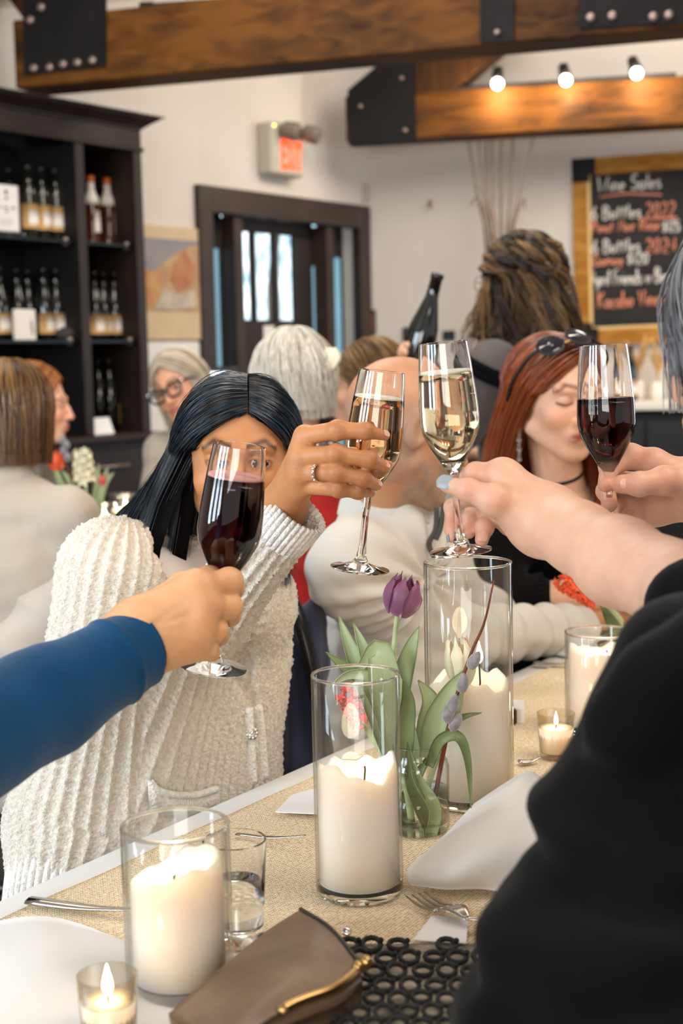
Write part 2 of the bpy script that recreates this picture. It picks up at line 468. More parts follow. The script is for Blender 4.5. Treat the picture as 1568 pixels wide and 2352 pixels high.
M['capsule'] = mat('black_capsule', '#15120f', .3, coat=.4)
M['capo'] = mat('orange_capsule', '#d5660f', .35, coat=.3)
M['wax'] = mat('candle_wax', '#f3e9dd', .45, spec=.4)
_p = M['wax'].node_tree.nodes['Principled BSDF'].inputs
_p['Subsurface Weight'].default_value = .6; _p['Subsurface Radius'].default_value = (.03, .018, .01); _p['Subsurface Scale'].default_value = 1.0
M['flame'] = mat('flame', '#fff3d8', .5, emit='#ffe9bd', estr=7)
M['wick'] = mat('wick', '#2a1c12', .9)
M['chrome'] = mat('cutlery_steel', '#b5aea6', .18, 1.0)
M['ringmetal'] = mat('silver', '#e5e2df', .15, 1.0)
M['black'] = mat('black_plastic', '#151314', .4)
M['blacktube'] = mat('black_metal_tube', '#17181a', .25, .3)
M['paper'] = mat('white_paper', '#e8e3df', .85)
M['wallet'] = mat('brown_leather', '#6d5743', .42, noise=.25, nscale=14, bump=.25, bscale=260)
M['brass'] = mat('brass_trim', '#c09a62', .3, 1.0)
M['crochet'] = mat('black_crochet', '#1a1714', .75, bump=.3, bscale=300)
M['stem'] = mat('flower_stem', '#a9b183', .6, noise=.2, nscale=30)
M['leaf'] = mat('tulip_leaf', '#98a276', .5, noise=.2, nscale=16, stretch=(1, 1, .3))
M['leafd'] = mat('dark_tulip_leaf', '#6a7547', .5, noise=.25, nscale=16)
M['purple'] = mat('purple_petal', '#87506f', .5, noise=.3, nscale=30, sss=.1)
M['peach'] = mat('peach_petal', '#f0a877', .5, noise=.2, nscale=40, sss=.1)
M['cream'] = mat('cream_petal', '#ece2c0', .5, noise=.1, nscale=30, sss=.1)
M['orange'] = mat('orange_petal', '#ef5b2f', .5, noise=.25, nscale=40, sss=.1)
M['coral'] = mat('coral_petal', '#d9564e', .55, noise=.25, nscale=40)
M['catkin'] = mat('willow_catkin', '#8b8686', .95, noise=.25, nscale=120, bump=.6, bscale=500, sheen=.8)
M['twig'] = mat('brown_twig', '#6b3519', .6, noise=.3, nscale=30)
M['drytwig'] = mat('dry_branch', '#7b6a5d', .8, noise=.3, nscale=20)
M['dry'] = mat('dried_grass', '#c79b62', .9, noise=.3, nscale=30)
M['vase'] = mat('white_ceramic', '#ece3d8', .35)
M['skin'] = mat('skin', '#d8a88c', .48, attr=True, noise=.05, nscale=60, bump=.2, bscale=330, sss=.12, spec=.4)
M['eye'] = mat('eye', '#ffffff', .08, attr=True, coat=.6)
M['hair'] = hair_mat('hair')
M['hairmatte'] = hair_mat('matte_hair', .8, .1)
M['hairgloss'] = hair_mat('glossy_hair', .28, .7)
M['knit'] = mat('cream_knit', '#ddd4c8', .95, attr=True, noise=.14, nscale=170, bump=1.0, bscale=260, sheen=.35, spec=.15, bdist=.003)
M['tee'] = mat('white_tee', '#eae4dc', .9, bump=.1, bscale=600)
M['shirt'] = mat('white_shirt', '#d2cbc1', .8, bump=.08, bscale=500, sheen=.15)
M['blackcloth'] = mat('black_cloth', '#0a0a0a', .95, noise=.25, nscale=14, bump=.25, bscale=700, sheen=.05, spec=.1)
M['blackknit'] = mat('black_knit', '#0b0a0a', .92, bump=.4, bscale=400, sheen=.06, spec=.15)
M['bluecloth'] = mat('blue_fleece', '#0e3e62', .9, noise=.16, nscale=9, bump=.35, bscale=420, sheen=.12, spec=.15)
M['navy'] = mat('navy_cloth', '#2b2f45', .9, noise=.2, nscale=10, sheen=.3)
M['redcloth'] = mat('red_cloth', '#a5160a', .75, noise=.35, nscale=12, sheen=.4)
M['greycloth'] = mat('grey_shirt', '#57504c', .85, noise=.15, nscale=8, sheen=.2)
M['beige'] = mat('beige_top', '#b9ab9a', .85, noise=.06, nscale=5, sheen=.2)
M['quilt'] = mat('cream_quilted_coat', '#b5aa9e', .7, noise=.06, nscale=6, sheen=.2)
M['denim'] = mat('dark_trousers', '#1c1d25', .9)
M['nail'] = mat('grey_nail_polish', '#8b9292', .4, coat=.08)
M['nailn'] = mat('bare_nail', '#d8a48c', .3, coat=.3)
M['lens'] = mat('sunglass_lens', '#1a1420', .05, coat=1.0)
M['water'] = mat('water', (1, 1, 1), 0.0, trans=1.0, ior=1.33)
M['redwine'] = mat('red_wine', (.022, .0006, .0009), 0.0, trans=1.0, ior=1.35)
M['blush'] = mat('blush_wine', (.93, .64, .34), 0.0, trans=1.0, ior=1.35)
M['whitewine'] = mat('white_wine', (.95, .86, .60), 0.0, trans=1.0, ior=1.35)
M['foamr'] = mat('pink_foam', '#d99a8e', .6)
M['foam'] = mat('pale_foam', '#f0e3cb', .5)
M['daypane'] = mat('window_daylight', '#cfe6f2', .3, emit=(.78, .93, 1.0), estr=1.6, noise=.0)
M['bluejamb'] = mat('pale_blue_pane', '#86a9ba', .25)
M['map1'] = mat('poster_paper', '#cdb592', .8, noise=.06, nscale=8)
M['rug'] = mat('scarf_print', '#161313', .9, noise=0)
# ---------------------------------------------------------------- the room
UP = np.array([0, 0, 1.0])
UW = nv([math.sin(math.radians(36.5)), math.cos(math.radians(36.5)), 0])     # left wall and table run along this
NW = np.array([UW[1], -UW[0], 0])                                              # out of the left wall, into the room
BW = nv([math.cos(math.radians(13)), -math.sin(math.radians(13)), 0])          # back wall and beams run along this
NB = np.array([BW[1], -BW[0], 0]) * 1.0                                        # out of the back wall, into the room
PWALL = W(447, 600, 7.0)                                                       # a point on the left wall
ZT = 0.752

def wall_quad(name, p, ax, a0, a1, z0, z1, n, th, m):
    c = p + ax * (a0 + a1) / 2; c = np.array([c[0], c[1], (z0 + z1) / 2]) - n * th / 2
    V, F = obox(c, ax, n, UP, (a1 - a0) / 2, th / 2, (z1 - z0) / 2)
    return solo(name, V, F, M[m], kind='structure')

# corner of the two walls: seen at pixel x = 848
CORN = onplane(848, 600, PWALL, NW); CORN[2] = 0
wp = PWALL - CORN; tL = np.dot(wp, UW)
# left wall with a doorway opening
dl = np.dot(onplane(447, 500, PWALL, NW) - CORN, UW); dr = np.dot(onplane(839, 500, PWALL, NW) - CORN, UW)
DZ = onplane(447, 424, PWALL, NW)[2]
wall_quad('wall_left', CORN, UW, -9.5, dl + .05, 0, 4.6, NW, .16, 'wall')
wall_quad('wall_left', CORN, UW, dr - .05, .16, 0, 4.6, NW, .16, 'wall')
wall_quad('wall_left', CORN, UW, dl + .05, dr - .05, DZ - .06, 4.6, NW, .16, 'wall')
wall_quad('wall_back', CORN, BW, 0, 7.5, 0, 4.6, NB, .16, 'wall')
V, F = bbox((-7, -3.5, -.1), (8.5, 10.5, 0)); solo('floor', V, F, M['floor'], kind='structure')
# pitched ceiling: two slopes meeting above the middle of the room
zr = 4.5
e0 = CORN + BW * -1.2; 
for k, (s0, z0, s1, z1) in enumerate(((-1.2, 2.75, 3.4, zr + .9), (3.4, zr + .9, 8.0, 2.75))):
    q = [CORN + BW * s0 + NB * -.3, CORN + BW * s1 + NB * -.3, CORN + BW * s1 + NB * 11, CORN + BW * s0 + NB * 11]
    zz = [z0, z1, z1, z0]; P = [np.array([*a[:2], b]) for a, b in zip(q, zz)]
    V = np.array(P + [p + UP * .12 for p in P]); solo('ceiling', V, BOXF, M['ceiling'], kind='structure')

# ---- roof trusses
def beam_box(p0, p1, wd, ht, m='beam', th_dir=None):
    """box along p0->p1 whose underside centre line is p0->p1"""
    ax = nv(p1 - p0); side = nv(np.cross(UP, ax)); up = np.cross(ax, side); c = (p0 + p1) / 2 + up * ht / 2
    return obox(c, ax, side, up, np.linalg.norm(p1 - p0) / 2, wd / 2, ht / 2, bevel=.006)
def truss(name, A, B, label, ht, rise_from, plates):
    t = Thing(name, label, 'beam', np.array([A[0], A[1], A[2]]))
    # local object axes keep the grain along the beam
    ax = nv(B - A); side = nv(np.cross(UP, ax))
    V, F = beam_box(A, B, .2, ht); t.part('tie_beam', V, F, M['beam'], smooth=False)
    return t, ax, side
zB = 2.50
A1 = W(64, 203, 5.95); B1 = W(1760, 72, 5.05); B1[2] = A1[2] = (A1[2] + B1[2]) / 2
B1 = A1 + (B1 - A1) * 1.9
t1, ax1, sd1 = truss('roof_truss', A1, B1, 'nearer timber roof beam with black steel end plate across the top', .27, None, None)
F1 = -sd1  # toward the camera?
if np.dot(F1, CAM - A1) < 0: F1 = -F1
def on_beam(px, py, off): return onplane(px, py, A1 + F1 * (.1 + off), F1)
def plate(t, pts, p0, n, name, m, th=.012, parent=None):
    c = [onplane(x, y, p0, n) for x, y in pts]; ax_ = nv(c[1] - c[0]); ay_ = nv(np.cross(n, ax_))
    poly = [(np.dot(q - c[0], ax_), np.dot(q - c[0], ay_)) for q in c]
    V, F = prism(poly, c[0], ax_, ay_, n, th); 
    return t.part(name, V, F, m, parent=parent, smooth=False)
def bolt(t, px, py, p0, n, r=.017, parent=None):
    c = onplane(px, py, p0, n); V, F = lathe([(r, 0), (r, .012), (r * .6, .018), (0, .018)], 10, c, n)
    t.part('bolt', V, F, M['bolt'], parent=parent)
pf = A1 + F1 * .101
e = plate(t1, [(56, -160), (246, -170), (245, 154), (58, 172)], pf, F1, 'end_plate', M['steel'])
for x, y in ((72, 47), (97, 18), (80, 158), (116, 156), (147, 149), (180, 145), (214, 140)): bolt(t1, x, y, pf + F1 * .012, F1)
e = plate(t1, [(1102, -120), (1183, -125), (1180, 97), (1104, 100)], pf, F1, 'strap_plate', M['steel']); bolt(t1, 1142, 76, pf + F1 * .012, F1, .012)
e = plate(t1, [(1330, -120), (1640, -130), (1640, 52), (1330, 66)], pf, F1, 'centre_plate', M['steel'])
for x, y in ((1356, 42), (1406, 38), (1500, 40), (1536, 36)): bolt(t1, x, y, pf + F1 * .012, F1)
# rafter and king post of the nearer truss, going up out of the picture
L1 = A1 + UP * .27
V, F = beam_box(L1 + ax1 * .05, L1 + ax1 * 1.6 + UP * 1.15, .2, .25); t1.part('rafter', V, F, M['beamy'], smooth=False)
K1 = on_beam(1142, 60, -.1); V, F = obox(np.array([K1[0], K1[1], A1[2] + .27 + .6]), ax1, sd1, UP, .09, .09, .6, .005); t1.part('king_post', V, F, M['beamy'], smooth=False)

A2 = W(803, 337, 7.75); B2 = W(1760, 277, 7.3); B2[2] = A2[2] = (A2[2] + B2[2]) / 2
B2 = A2 + (B2 - A2) * 2.2
t2, ax2, sd2 = truss('roof_truss', A2, B2, 'farther timber roof beam near the chalkboard wall with lit lamps on it', .24, None, None)
F2 = -sd2
if np.dot(F2, CAM - A2) < 0: F2 = -F2
pg = A2 + F2 * .101
plate(t2, [(803, 337), (799, 208), (880, 139), (952, 137), (957, 327)], pg, F2, 'heel_plate', M['steel'])
for x, y in ((828, 245), (922, 180), (930, 300)): bolt(t2, x, y, pg + F2 * .012, F2, .012)
P0 = onplane(935, 232, A2, F2); P1 = onplane(1160, 40, A2, F2); d_ = nv(P1 - P0); nn = nv(np.cross(F2, d_))
if nn[2] < 0: nn = -nn
V, F = obox((P0 + P1) / 2, d_, F2, nn, np.linalg.norm(P1 - P0) / 2 + .1, .095, .135, .005); t2.part('rafter', V, F, M['beamy'], smooth=False)

# ---- lamp tracks on the beams
def track(name, pts, p0, n, label):
    a, b = onplane(*pts[0], p0, n), onplane(*pts[1], p0, n); t = Thing(name, label, 'track', a)
    ax_ = nv(b - a); s_ = nv(np.cross(UP, ax_)); up = np.cross(ax_, s_)
    V, F = obox((a + b) / 2, ax_, s_, up, np.linalg.norm(b - a) / 2, .02, .028, .004); t.part('rail', V, F, M['black'], smooth=False)
    V, F = obox(a, ax_, s_, up, .03, .024, .034, .004); t.part('end_cap', V, F, M['black'], smooth=False)
    return t, a, b
track('lamp_track', ((340, 27), (745, -2)), A1 + F1 * .06 , F1, 'black lamp track running along the top of the nearer beam')
tk, ta, tb = track('lamp_track', ((1030, 214), (1552, 180)), A2 + F2 * .07, F2, 'black lamp track on the farther beam under three lit lamps')
M['bulb'] = mat('lit_bulb', '#fff2dd', .4, emit=(1, .86, .66), estr=30)
def spot_lamp(px, py, up_px, lean, label):
    c = onplane(px, py, A2 + F2 * .2, F2); t = Thing('track_lamp', label, 'lamp', c, 'lit lamps on the farther beam')
    ax_ = nv(np.array([lean, -.5, -1.0]))
    h = c - ax_ * .11
    V, F = lathe([(.012, 0), (.026, .01), (.03, .05), (.036, .085), (.034, .085), (.02, .06), (0, .055)], 16, h, ax_); t.part('lamp_head', V, F, M['black'])
    V, F = ball(h + ax_ * .10, .028, 12, 8); t.part('bulb', V, F, M['bulb'])
    q = onplane(px, py + 30, A2 + F2 * .07, F2); V, F = tube([h, h + F2 * -.05 + UP * -.02, q + UP * .02], .008, 6); t.part('lamp_arm', V, F, M['black'])
    l = bpy.data.lights.new('track_lamp_light', 'POINT'); l.energy = 4.5; l.color = (1, .78, .5); l.shadow_soft_size = .03
    o = bpy.data.objects.new('track_lamp_light', l); COL.objects.link(o); o.location = h + ax_ * .16
spot_lamp(1142, 196, 0, -.1, 'small lamp lit dimly, leftmost of three on the farther beam')
spot_lamp(1300, 188, 0, .1, 'bright lamp in the middle of three on the farther beam')
spot_lamp(1463, 172, 0, .2, 'bright lamp, rightmost of three on the farther beam')
spot_lamp(712, -8, 0, .2, 'lamp shining at the very top edge above the nearer beam') if False else None

# ---- door with sidelights
def LP(px, py, off=0.0): return onplane(px, py, PWALL + NW * off, NW)
def lw(a0, a1, z0, z1, d0, d1, bevel=.004):
    """box on the left wall: along-wall a0..a1 (from the corner), heights, depth d0..d1 out of the wall"""
    c = CORN + UW * (a0 + a1) / 2 + NW * (d0 + d1) / 2; c = np.array([c[0], c[1], (z0 + z1) / 2])
    return obox(c, UW, NW, UP, (a1 - a0) / 2, (d1 - d0) / 2, (z1 - z0) / 2, bevel)
def au(px, off=0.0): return np.dot(LP(px, 600, off) - CORN, UW)
dt = Thing('door_1', None, None, CORN + UW * (dl + dr) / 2); dt.o['kind'] = 'structure'
def dp(name, m, *a, parent=None, **k): return dt.part(name, *lw(*a, **k), mat=M[m], parent=parent, smooth=False)
fw_ = .10
dp('door_frame', 'door', dl, dl + fw_, 0, DZ, -.03, .035)
dp('door_frame', 'door', dr - fw_, dr, 0, DZ, -.03, .035)
dp('door_frame', 'door', dl + fw_, dr - fw_, DZ - .13, DZ, -.03, .034)
p1a, p1b = au(541), au(560); p2a, p2b = au(752), au(768)
dp('door_frame', 'door', p1a, p1b, 0, DZ - .13, -.13, .0)
dp('door_frame', 'door', p2a, p2b, 0, DZ - .13, -.13, .0)
M['blueglow'] = mat('blue_pane_glow', '#7fa3b6', .4, emit='#7fb0cc', estr=.42, col2='#6c93a8', nscale=3)  # pale blue panes whose own glow stands in for daylight and reflection
# the door leaf: stiles, rails, muntins, glass, panels, all set back in the frame
l0, l1 = p1b, p2a; w0 = au(556, -.11) + .0; w1 = au(678, -.11)
zt, zb_ = LP(600, 535, -.11)[2], LP(600, 735, -.11)[2]; zh = DZ - .13
d0_, d1_ = -.145, -.10
lf = dp('door_leaf', 'doorin', l0, l1, .02, zb_, d0_, d1_)
dp('door_leaf', 'doorin', l0, l1, zt, DZ - .04, d0_, d1_)
if w0 > l0 + .01: dp('door_leaf', 'doorin', l0, w0, zb_, zt, d0_, d1_)
dp('door_leaf', 'doorin', w1, l1, zb_, zt, d0_, d1_)
for xa, xb in ((581, 586), (630, 634)): dp('muntin', 'doorin', au(xa, -.11), au(xb, -.11), zb_, zt, d0_, d1_, parent=lf)
for xa, xb in ((556, 581), (586, 630), (634, 678)):
    dp('pane', 'glass', au(xa, -.11), au(xb, -.11), zb_, zt, -.128, -.122, parent=lf, bevel=0)
dp('door_panel', 'door', l0 + .1, (l0 + l1) / 2 - .04, .2, zb_ - .24, -.10, -.092, parent=lf)
dp('door_panel', 'door', (l0 + l1) / 2 + .04, l1 - .1, .2, zb_ - .24, -.10, -.092, parent=lf)
dp('glowing_blue_pane', 'blueglow', au(716, -.1), au(744, -.1), .3, zt - .16, -.100, -.096, bevel=0, parent=lf)  # reflection on the door jamb, put in as a glowing panel
hb = CORN + UW * (l1 - .06) + NW * -.07 + UP * 1.02; V, F = tube([hb - UP * .06, hb + UP * .06], .01, 8); dt.part('door_handle', V, F, M['bolt'], parent=lf)
n0 = au(602, -.095); dt.part('door_notice', *lw(n0, n0 + .09, zb_ - .20, zb_ - .03, -.10, -.097, 0), mat=M['paper'], parent=lf, smooth=False)
# sidelights: glass strips in dark timber
for a, b in ((dl + fw_, p1a), (p2b, dr - fw_)):
    dp('sidelight_panel', 'doorin', a, b, 0, .55, -.13, -.09)
    dp('sidelight_panel', 'doorin', a, b, zt + .05, DZ - .04, -.13, -.09)
    q0, q1, q2 = a + (b - a) * .20, a + (b - a) * .56, b - .012
    dp('sidelight_pane', 'glass', a + .004, q0, .55, zt + .05, -.118, -.112, bevel=0); dp('sidelight_stile', 'doorin', q0, q1, .55, zt + .05, -.13, -.09); dp('glowing_blue_pane', 'blueglow', q1, q2, .55, zt - .10, -.112, -.106, bevel=0); dp('sidelight_stile', 'doorin', q2, b, .55, zt + .05, -.13, -.09); dp('sidelight_stile', 'doorin', q1, q2, zt - .10, zt + .05, -.13, -.09)  # pale blue part glows in place of daylight behind it
# bright woodland outside, beyond the door: a backdrop with daylight put into its glow, and slim trunks
og = CORN + UW * (dl + dr) / 2 - NW * 4.0
M['outside'] = mat('bright_outside', '#dfeef2', .9, emit=(.80, .93, 1.0), estr=2.2, col2='#6f8f9f', nscale=2.2)
_nt = M['outside'].node_tree; _rp = [q for q in _nt.nodes if q.type == 'VALTORGB'][0]; _nt.links.new(_rp.outputs[0], _nt.nodes['Principled BSDF'].inputs['Emission Color']); _nz = [q for q in _nt.nodes if q.type == 'TEX_NOISE'][0]; _nz.inputs['Scale'].default_value = 5.0; _rp.color_ramp.elements[0].color = (*lin('#5d87a0'), 1); _rp.color_ramp.elements[1].color = (*lin('#e9f6fb'), 1)
V, F = obox(np.array([og[0], og[1], 1.6]) + UW * 4.5, UW, NW, UP, 6.5, .05, 2.6); bd_ = solo('backdrop', V, F, M['outside'], kind='structure', loc=np.zeros(3))
for k in range(16):
    b = og + NW * RNG.uniform(.5, 2.2) + UW * RNG.uniform(1.0, 7.0); b[2] = 0
    V, F = tube([b, b + UP * 2 + UW * RNG.uniform(-.2, .2), b + UP * 4.2 + UW * RNG.uniform(-.5, .5)], [.06, .03], 6)
    tk_ = solo('tree_trunk', V, F, M['drytwig'], smooth=True, loc=np.zeros(3)); tk_.parent = bd_

# ---- exit sign with two emergency lamp heads
ex = Thing('exit_sign', 'lit EXIT sign with twin emergency lamp heads above the door', 'sign', LP(655, 405))
a0, a1 = au(627, .09), au(700, .09); z0, z1 = LP(660, 404, .09)[2], LP(660, 285, .09)[2]
ex.part('housing', *lw(a0, a1, z0, z1, 0, .10, .012), mat=M['exitbox'], smooth=False)
LET = {'E': [(0, 0, .24, 1), (0, 0, 1, .2), (0, .4, .85, .6), (0, .8, 1, 1)], 'T': [(0, .8, 1, 1), (.38, 0, .62, 1)], 'I': [(.3, 0, .7, 1)]}
lz0, lz1 = z0 + .03, z1 - (z1 - z0) * .33; lw0, lw1 = a0 + (a1 - a0) * .30, a1 - .015; cw = (lw1 - lw0) / 3.5
xx = lw0
for ch, wd in (('E', 1), ('X', 1), ('I', .5), ('T', 1)):
    mb = MB()
    if ch == 'X':
        for s in (0, 1):
            q = [(0, 0), (.26, 0), (1, 1), (.74, 1)] if s == 0 else [(.74, 0), (1, 0), (.26, 1), (0, 1)]
            o_ = CORN + NW * (.101 + s * .0005); o_ = np.array([o_[0], o_[1], lz0]) + UW * xx
            mb.add(*prism([(x * cw * .86, y * (lz1 - lz0)) for x, y in q], o_, UW, UP, NW, .004))
    else:
        for x0, y0, x1, y1 in LET[ch]:
            ww = cw * .86 * wd; mb.add(*lw(xx + x0 * ww, xx + x1 * ww, lz0 + y0 * (lz1 - lz0), lz0 + y1 * (lz1 - lz0), .101, .106, 0))
    ex.part('letter', mb, mat=M['exitlit'], smooth=False); xx += cw * wd
for px, py in ((668, 300), (715, 308)):
    c = LP(px, py, .15); V, F = lathe([(.03, -.05), (.045, -.03), (.05, .03), (.046, .04), (0, .035)], 14, c, nv(NW + UW * .5 - UP * .3)); ex.part('lamp_head', V, F, M['lampwhite'])
V, F = ball(LP(629, 288, .1), .008, 8, 5); ex.part('indicator_light', V, F, mat('green_led', '#d9f06a', .4, emit='#d9f06a', estr=3))

# ---- switch, small things by the door
def on_back(px, py, off=0.0): return onplane(px, py, CORN + NB * off, NB)
def bwbox(px0, px1, py0, py1, d0, d1, bevel=.003):
    a, b = on_back(px0, py1, d1), on_back(px1, py0, d1); s0, s1 = np.dot(a - CORN, BW), np.dot(b - CORN, BW)
    c = CORN + BW * (s0 + s1) / 2 + NB * (d0 + d1) / 2; c = np.array([c[0], c[1], (a[2] + b[2]) / 2])
    return obox(c, BW, NB, UP, (s1 - s0) / 2, (d1 - d0) / 2, abs(b[2] - a[2]) / 2, bevel)
sw = Thing('wall_hook', 'small brass wall hook on the bare back wall', 'hook', on_back(988, 468))
sw.part('base_plate', *bwbox(982, 992, 458, 474, 0, .012), mat=M['exitbox'], smooth=False)
c = on_back(988, 466, .02); sw.part('hook', *tube([c + UP * .02 - NB * .01, c + NB * .03, c + NB * .03 - UP * .03, c + NB * .05 - UP * .02], .006, 6), mat=M['brass'])
th = Thing('thermostat', 'slim pale grey box on the wall corner above the door', 'thermostat', on_back(838, 465)); th.part('case', *lw(au(834), au(842), LP(838, 465)[2], LP(838, 422)[2], 0, .02), mat=M['exitbox'], smooth=False)
sg = Thing('sign_board', 'small dark sign board on the wall behind the raised bottle', 'sign', on_back(938, 790)); sg.part('board', *bwbox(925, 962, 751, 800, .0, .02), mat=M['slate'], smooth=False)
sg = Thing('switch_plate', 'small dark switch plate to the right of the raised bottle', 'switch', on_back(1030, 779)); sg.part('plate', *bwbox(1016, 1044, 759, 782, .0, .012), mat=M['slate'], smooth=False); sg.part('toggle', *bwbox(1026, 1033, 766, 775, .012, .02, 0), mat=M['black'], smooth=False)
nf = Thing('framed_notice', 'tall narrow dark framed notice just right of the door', 'frame', on_back(853, 768)); nf.part('frame', *bwbox(846, 861, 711, 768, 0, .03), mat=M['black'], smooth=False); nf.part('picture', *bwbox(849, 858, 722, 758, .03, .032, 0), mat=mat('notice_print', '#8a4a38', .8, noise=.5, nscale=20), smooth=False)

# ---- poster map beside the cabinet
mp = Thing('map_poster', 'framed wine region map poster on the wall between cabinet and door', 'poster', LP(395, 780))
a0, a1 = au(318), au(453); z1, z0 = LP(395, 521)[2], LP(395, 781)[2]; hh = z1 - z0
mp.part('backing', *lw(a0, a1, z0, z1, .0, .018), mat=M['map1'], smooth=False)
def mpoly(pts, m, d, nm):
    P = [(a0 + (a1 - a0) * x, z0 + hh * y) for x, y in pts]; o_ = CORN + NW * d; o_ = np.array([o_[0], o_[1], 0])
    V, F = prism(P, o_, UW, UP, NW, .0012); mp.part(nm, V, F, m, smooth=False)
mpoly([(.0, .25), (1, .25), (1, .88), (.0, .88)], mat('map_ground', '#c2a57e', .85, col2='#a97f60', nscale=9), .0185, 'map_print')
mpoly([(0, .62), (.2, .60), (.5, .74), (.8, .84), (1, .86), (1, .885), (0, .885)], mat('map_lake', '#7f8290', .85, col2='#9a928c', nscale=7), .0200, 'map_print')
mpoly([(0, .3), (.1, .28), (.3, .4), (.34, .55), (.2, .6), (0, .61)], mat('map_orange', '#b5794c', .85, col2='#c49a6a', nscale=12), .0200, 'map_print')
mpoly([(.45, .52), (.6, .42), (.85, .5), (.9, .66), (.72, .8), (.55, .68)], mat('map_red', '#a8674c', .85, col2='#b98863', nscale=12), .0200, 'map_print')
mpoly([(.2, .27), (.5, .26), (.9, .3), (.88, .45), (.6, .4), (.35, .45)], mat('map_grey', '#a79c90', .85, col2='#c8b9a4', nscale=14), .0212, 'map_print')
wp_ = Thing('paper_sheet', 'plain white paper sheet on the wall below the map poster', 'poster', LP(395, 960)); wp_.part('sheet', *lw(a0, a1 - .01, LP(395, 1010)[2], LP(395, 786)[2], 0, .01), mat=M['paper'], smooth=False)

# ---- chalkboard
BP = CORN + NB * .03; CT = Thing('chalkboard', 'wood framed chalkboard of handwritten wine sales on the back wall', 'chalkboard', on_back(1500, 790))
def bq(px, py, off): return onplane(px, py, CORN + NB * off, NB)
TL, BLq = bq(1313, 366, .04), bq(1350, 792, .04); 
bx = nv(bq(1568, 348, .04) - TL); bx = nv(bx - NB * np.dot(bx, NB)); by = nv(np.cross(NB, bx)); by = by if by[2] > 0 else -by
def bc(px, py):
    q = bq(px, py, .04) - TL; return np.dot(q, bx), np.dot(q, by)
H_ = -bc(1350, 792)[1]; Wd = 1.02; dn = nv(BLq - TL)
def brd(x0, x1, y0, y1, d0, d1, bev=.003, skew=True):
    o_ = TL + NB * (-.04); c = o_ + bx * (x0 + x1) / 2 - by * (y0 + y1) / 2 + NB * (d0 + d1) / 2
    return obox(c, bx, by, NB, (x1 - x0) / 2, (y1 - y0) / 2, (d1 - d0) / 2, bev)
fr = .092
CT.part('slate', *brd(.02, Wd - .02, .02, H_ - .02, .005, .03), mat=M['slate'], smooth=False)
CT.part('frame_rail', *brd(0, Wd, 0, fr, .0, .05), mat=M['boardframe'], smooth=False)
CT.part('frame_rail', *brd(0, Wd, H_ - fr, H_, .0, .05), mat=M['boardframe'], smooth=False)
CT.part('frame_stile', *brd(0, fr, fr, H_ - fr, .0, .05), mat=M['boardframe'], smooth=False)
CT.part('frame_stile', *brd(Wd - fr, Wd, fr, H_ - fr, .0, .05), mat=M['boardframe'], smooth=False)
lip = mat('pale_wood_lip', '#d7b378', .6)
for q in ((fr - .012, fr + .006, fr, H_ - fr), (Wd - fr - .006, Wd - fr + .012, fr, H_ - fr), (fr, Wd - fr, H_ - fr - .006, H_ - fr + .012)): CT.part('frame_lip', *brd(*q, .03, .052, .001), mat=lip, smooth=False)
for x0 in (0, Wd - .125):
    for y0 in (0, H_ - .12):
        mb = MB(); mb.add(*brd(x0 - .002, x0 + .127, y0 if y0 == 0 else H_ - fr, (fr if y0 == 0 else H_), .0505, .056, 0)); sx = x0 if x0 == 0 else Wd - fr
        mb.add(*brd(sx - .002, sx + fr + .002, y0 if y0 else 0, y0 + .13, .0507, .0562, 0)); CT.part('corner_plate', mb, mat=M['steel'], smooth=False)

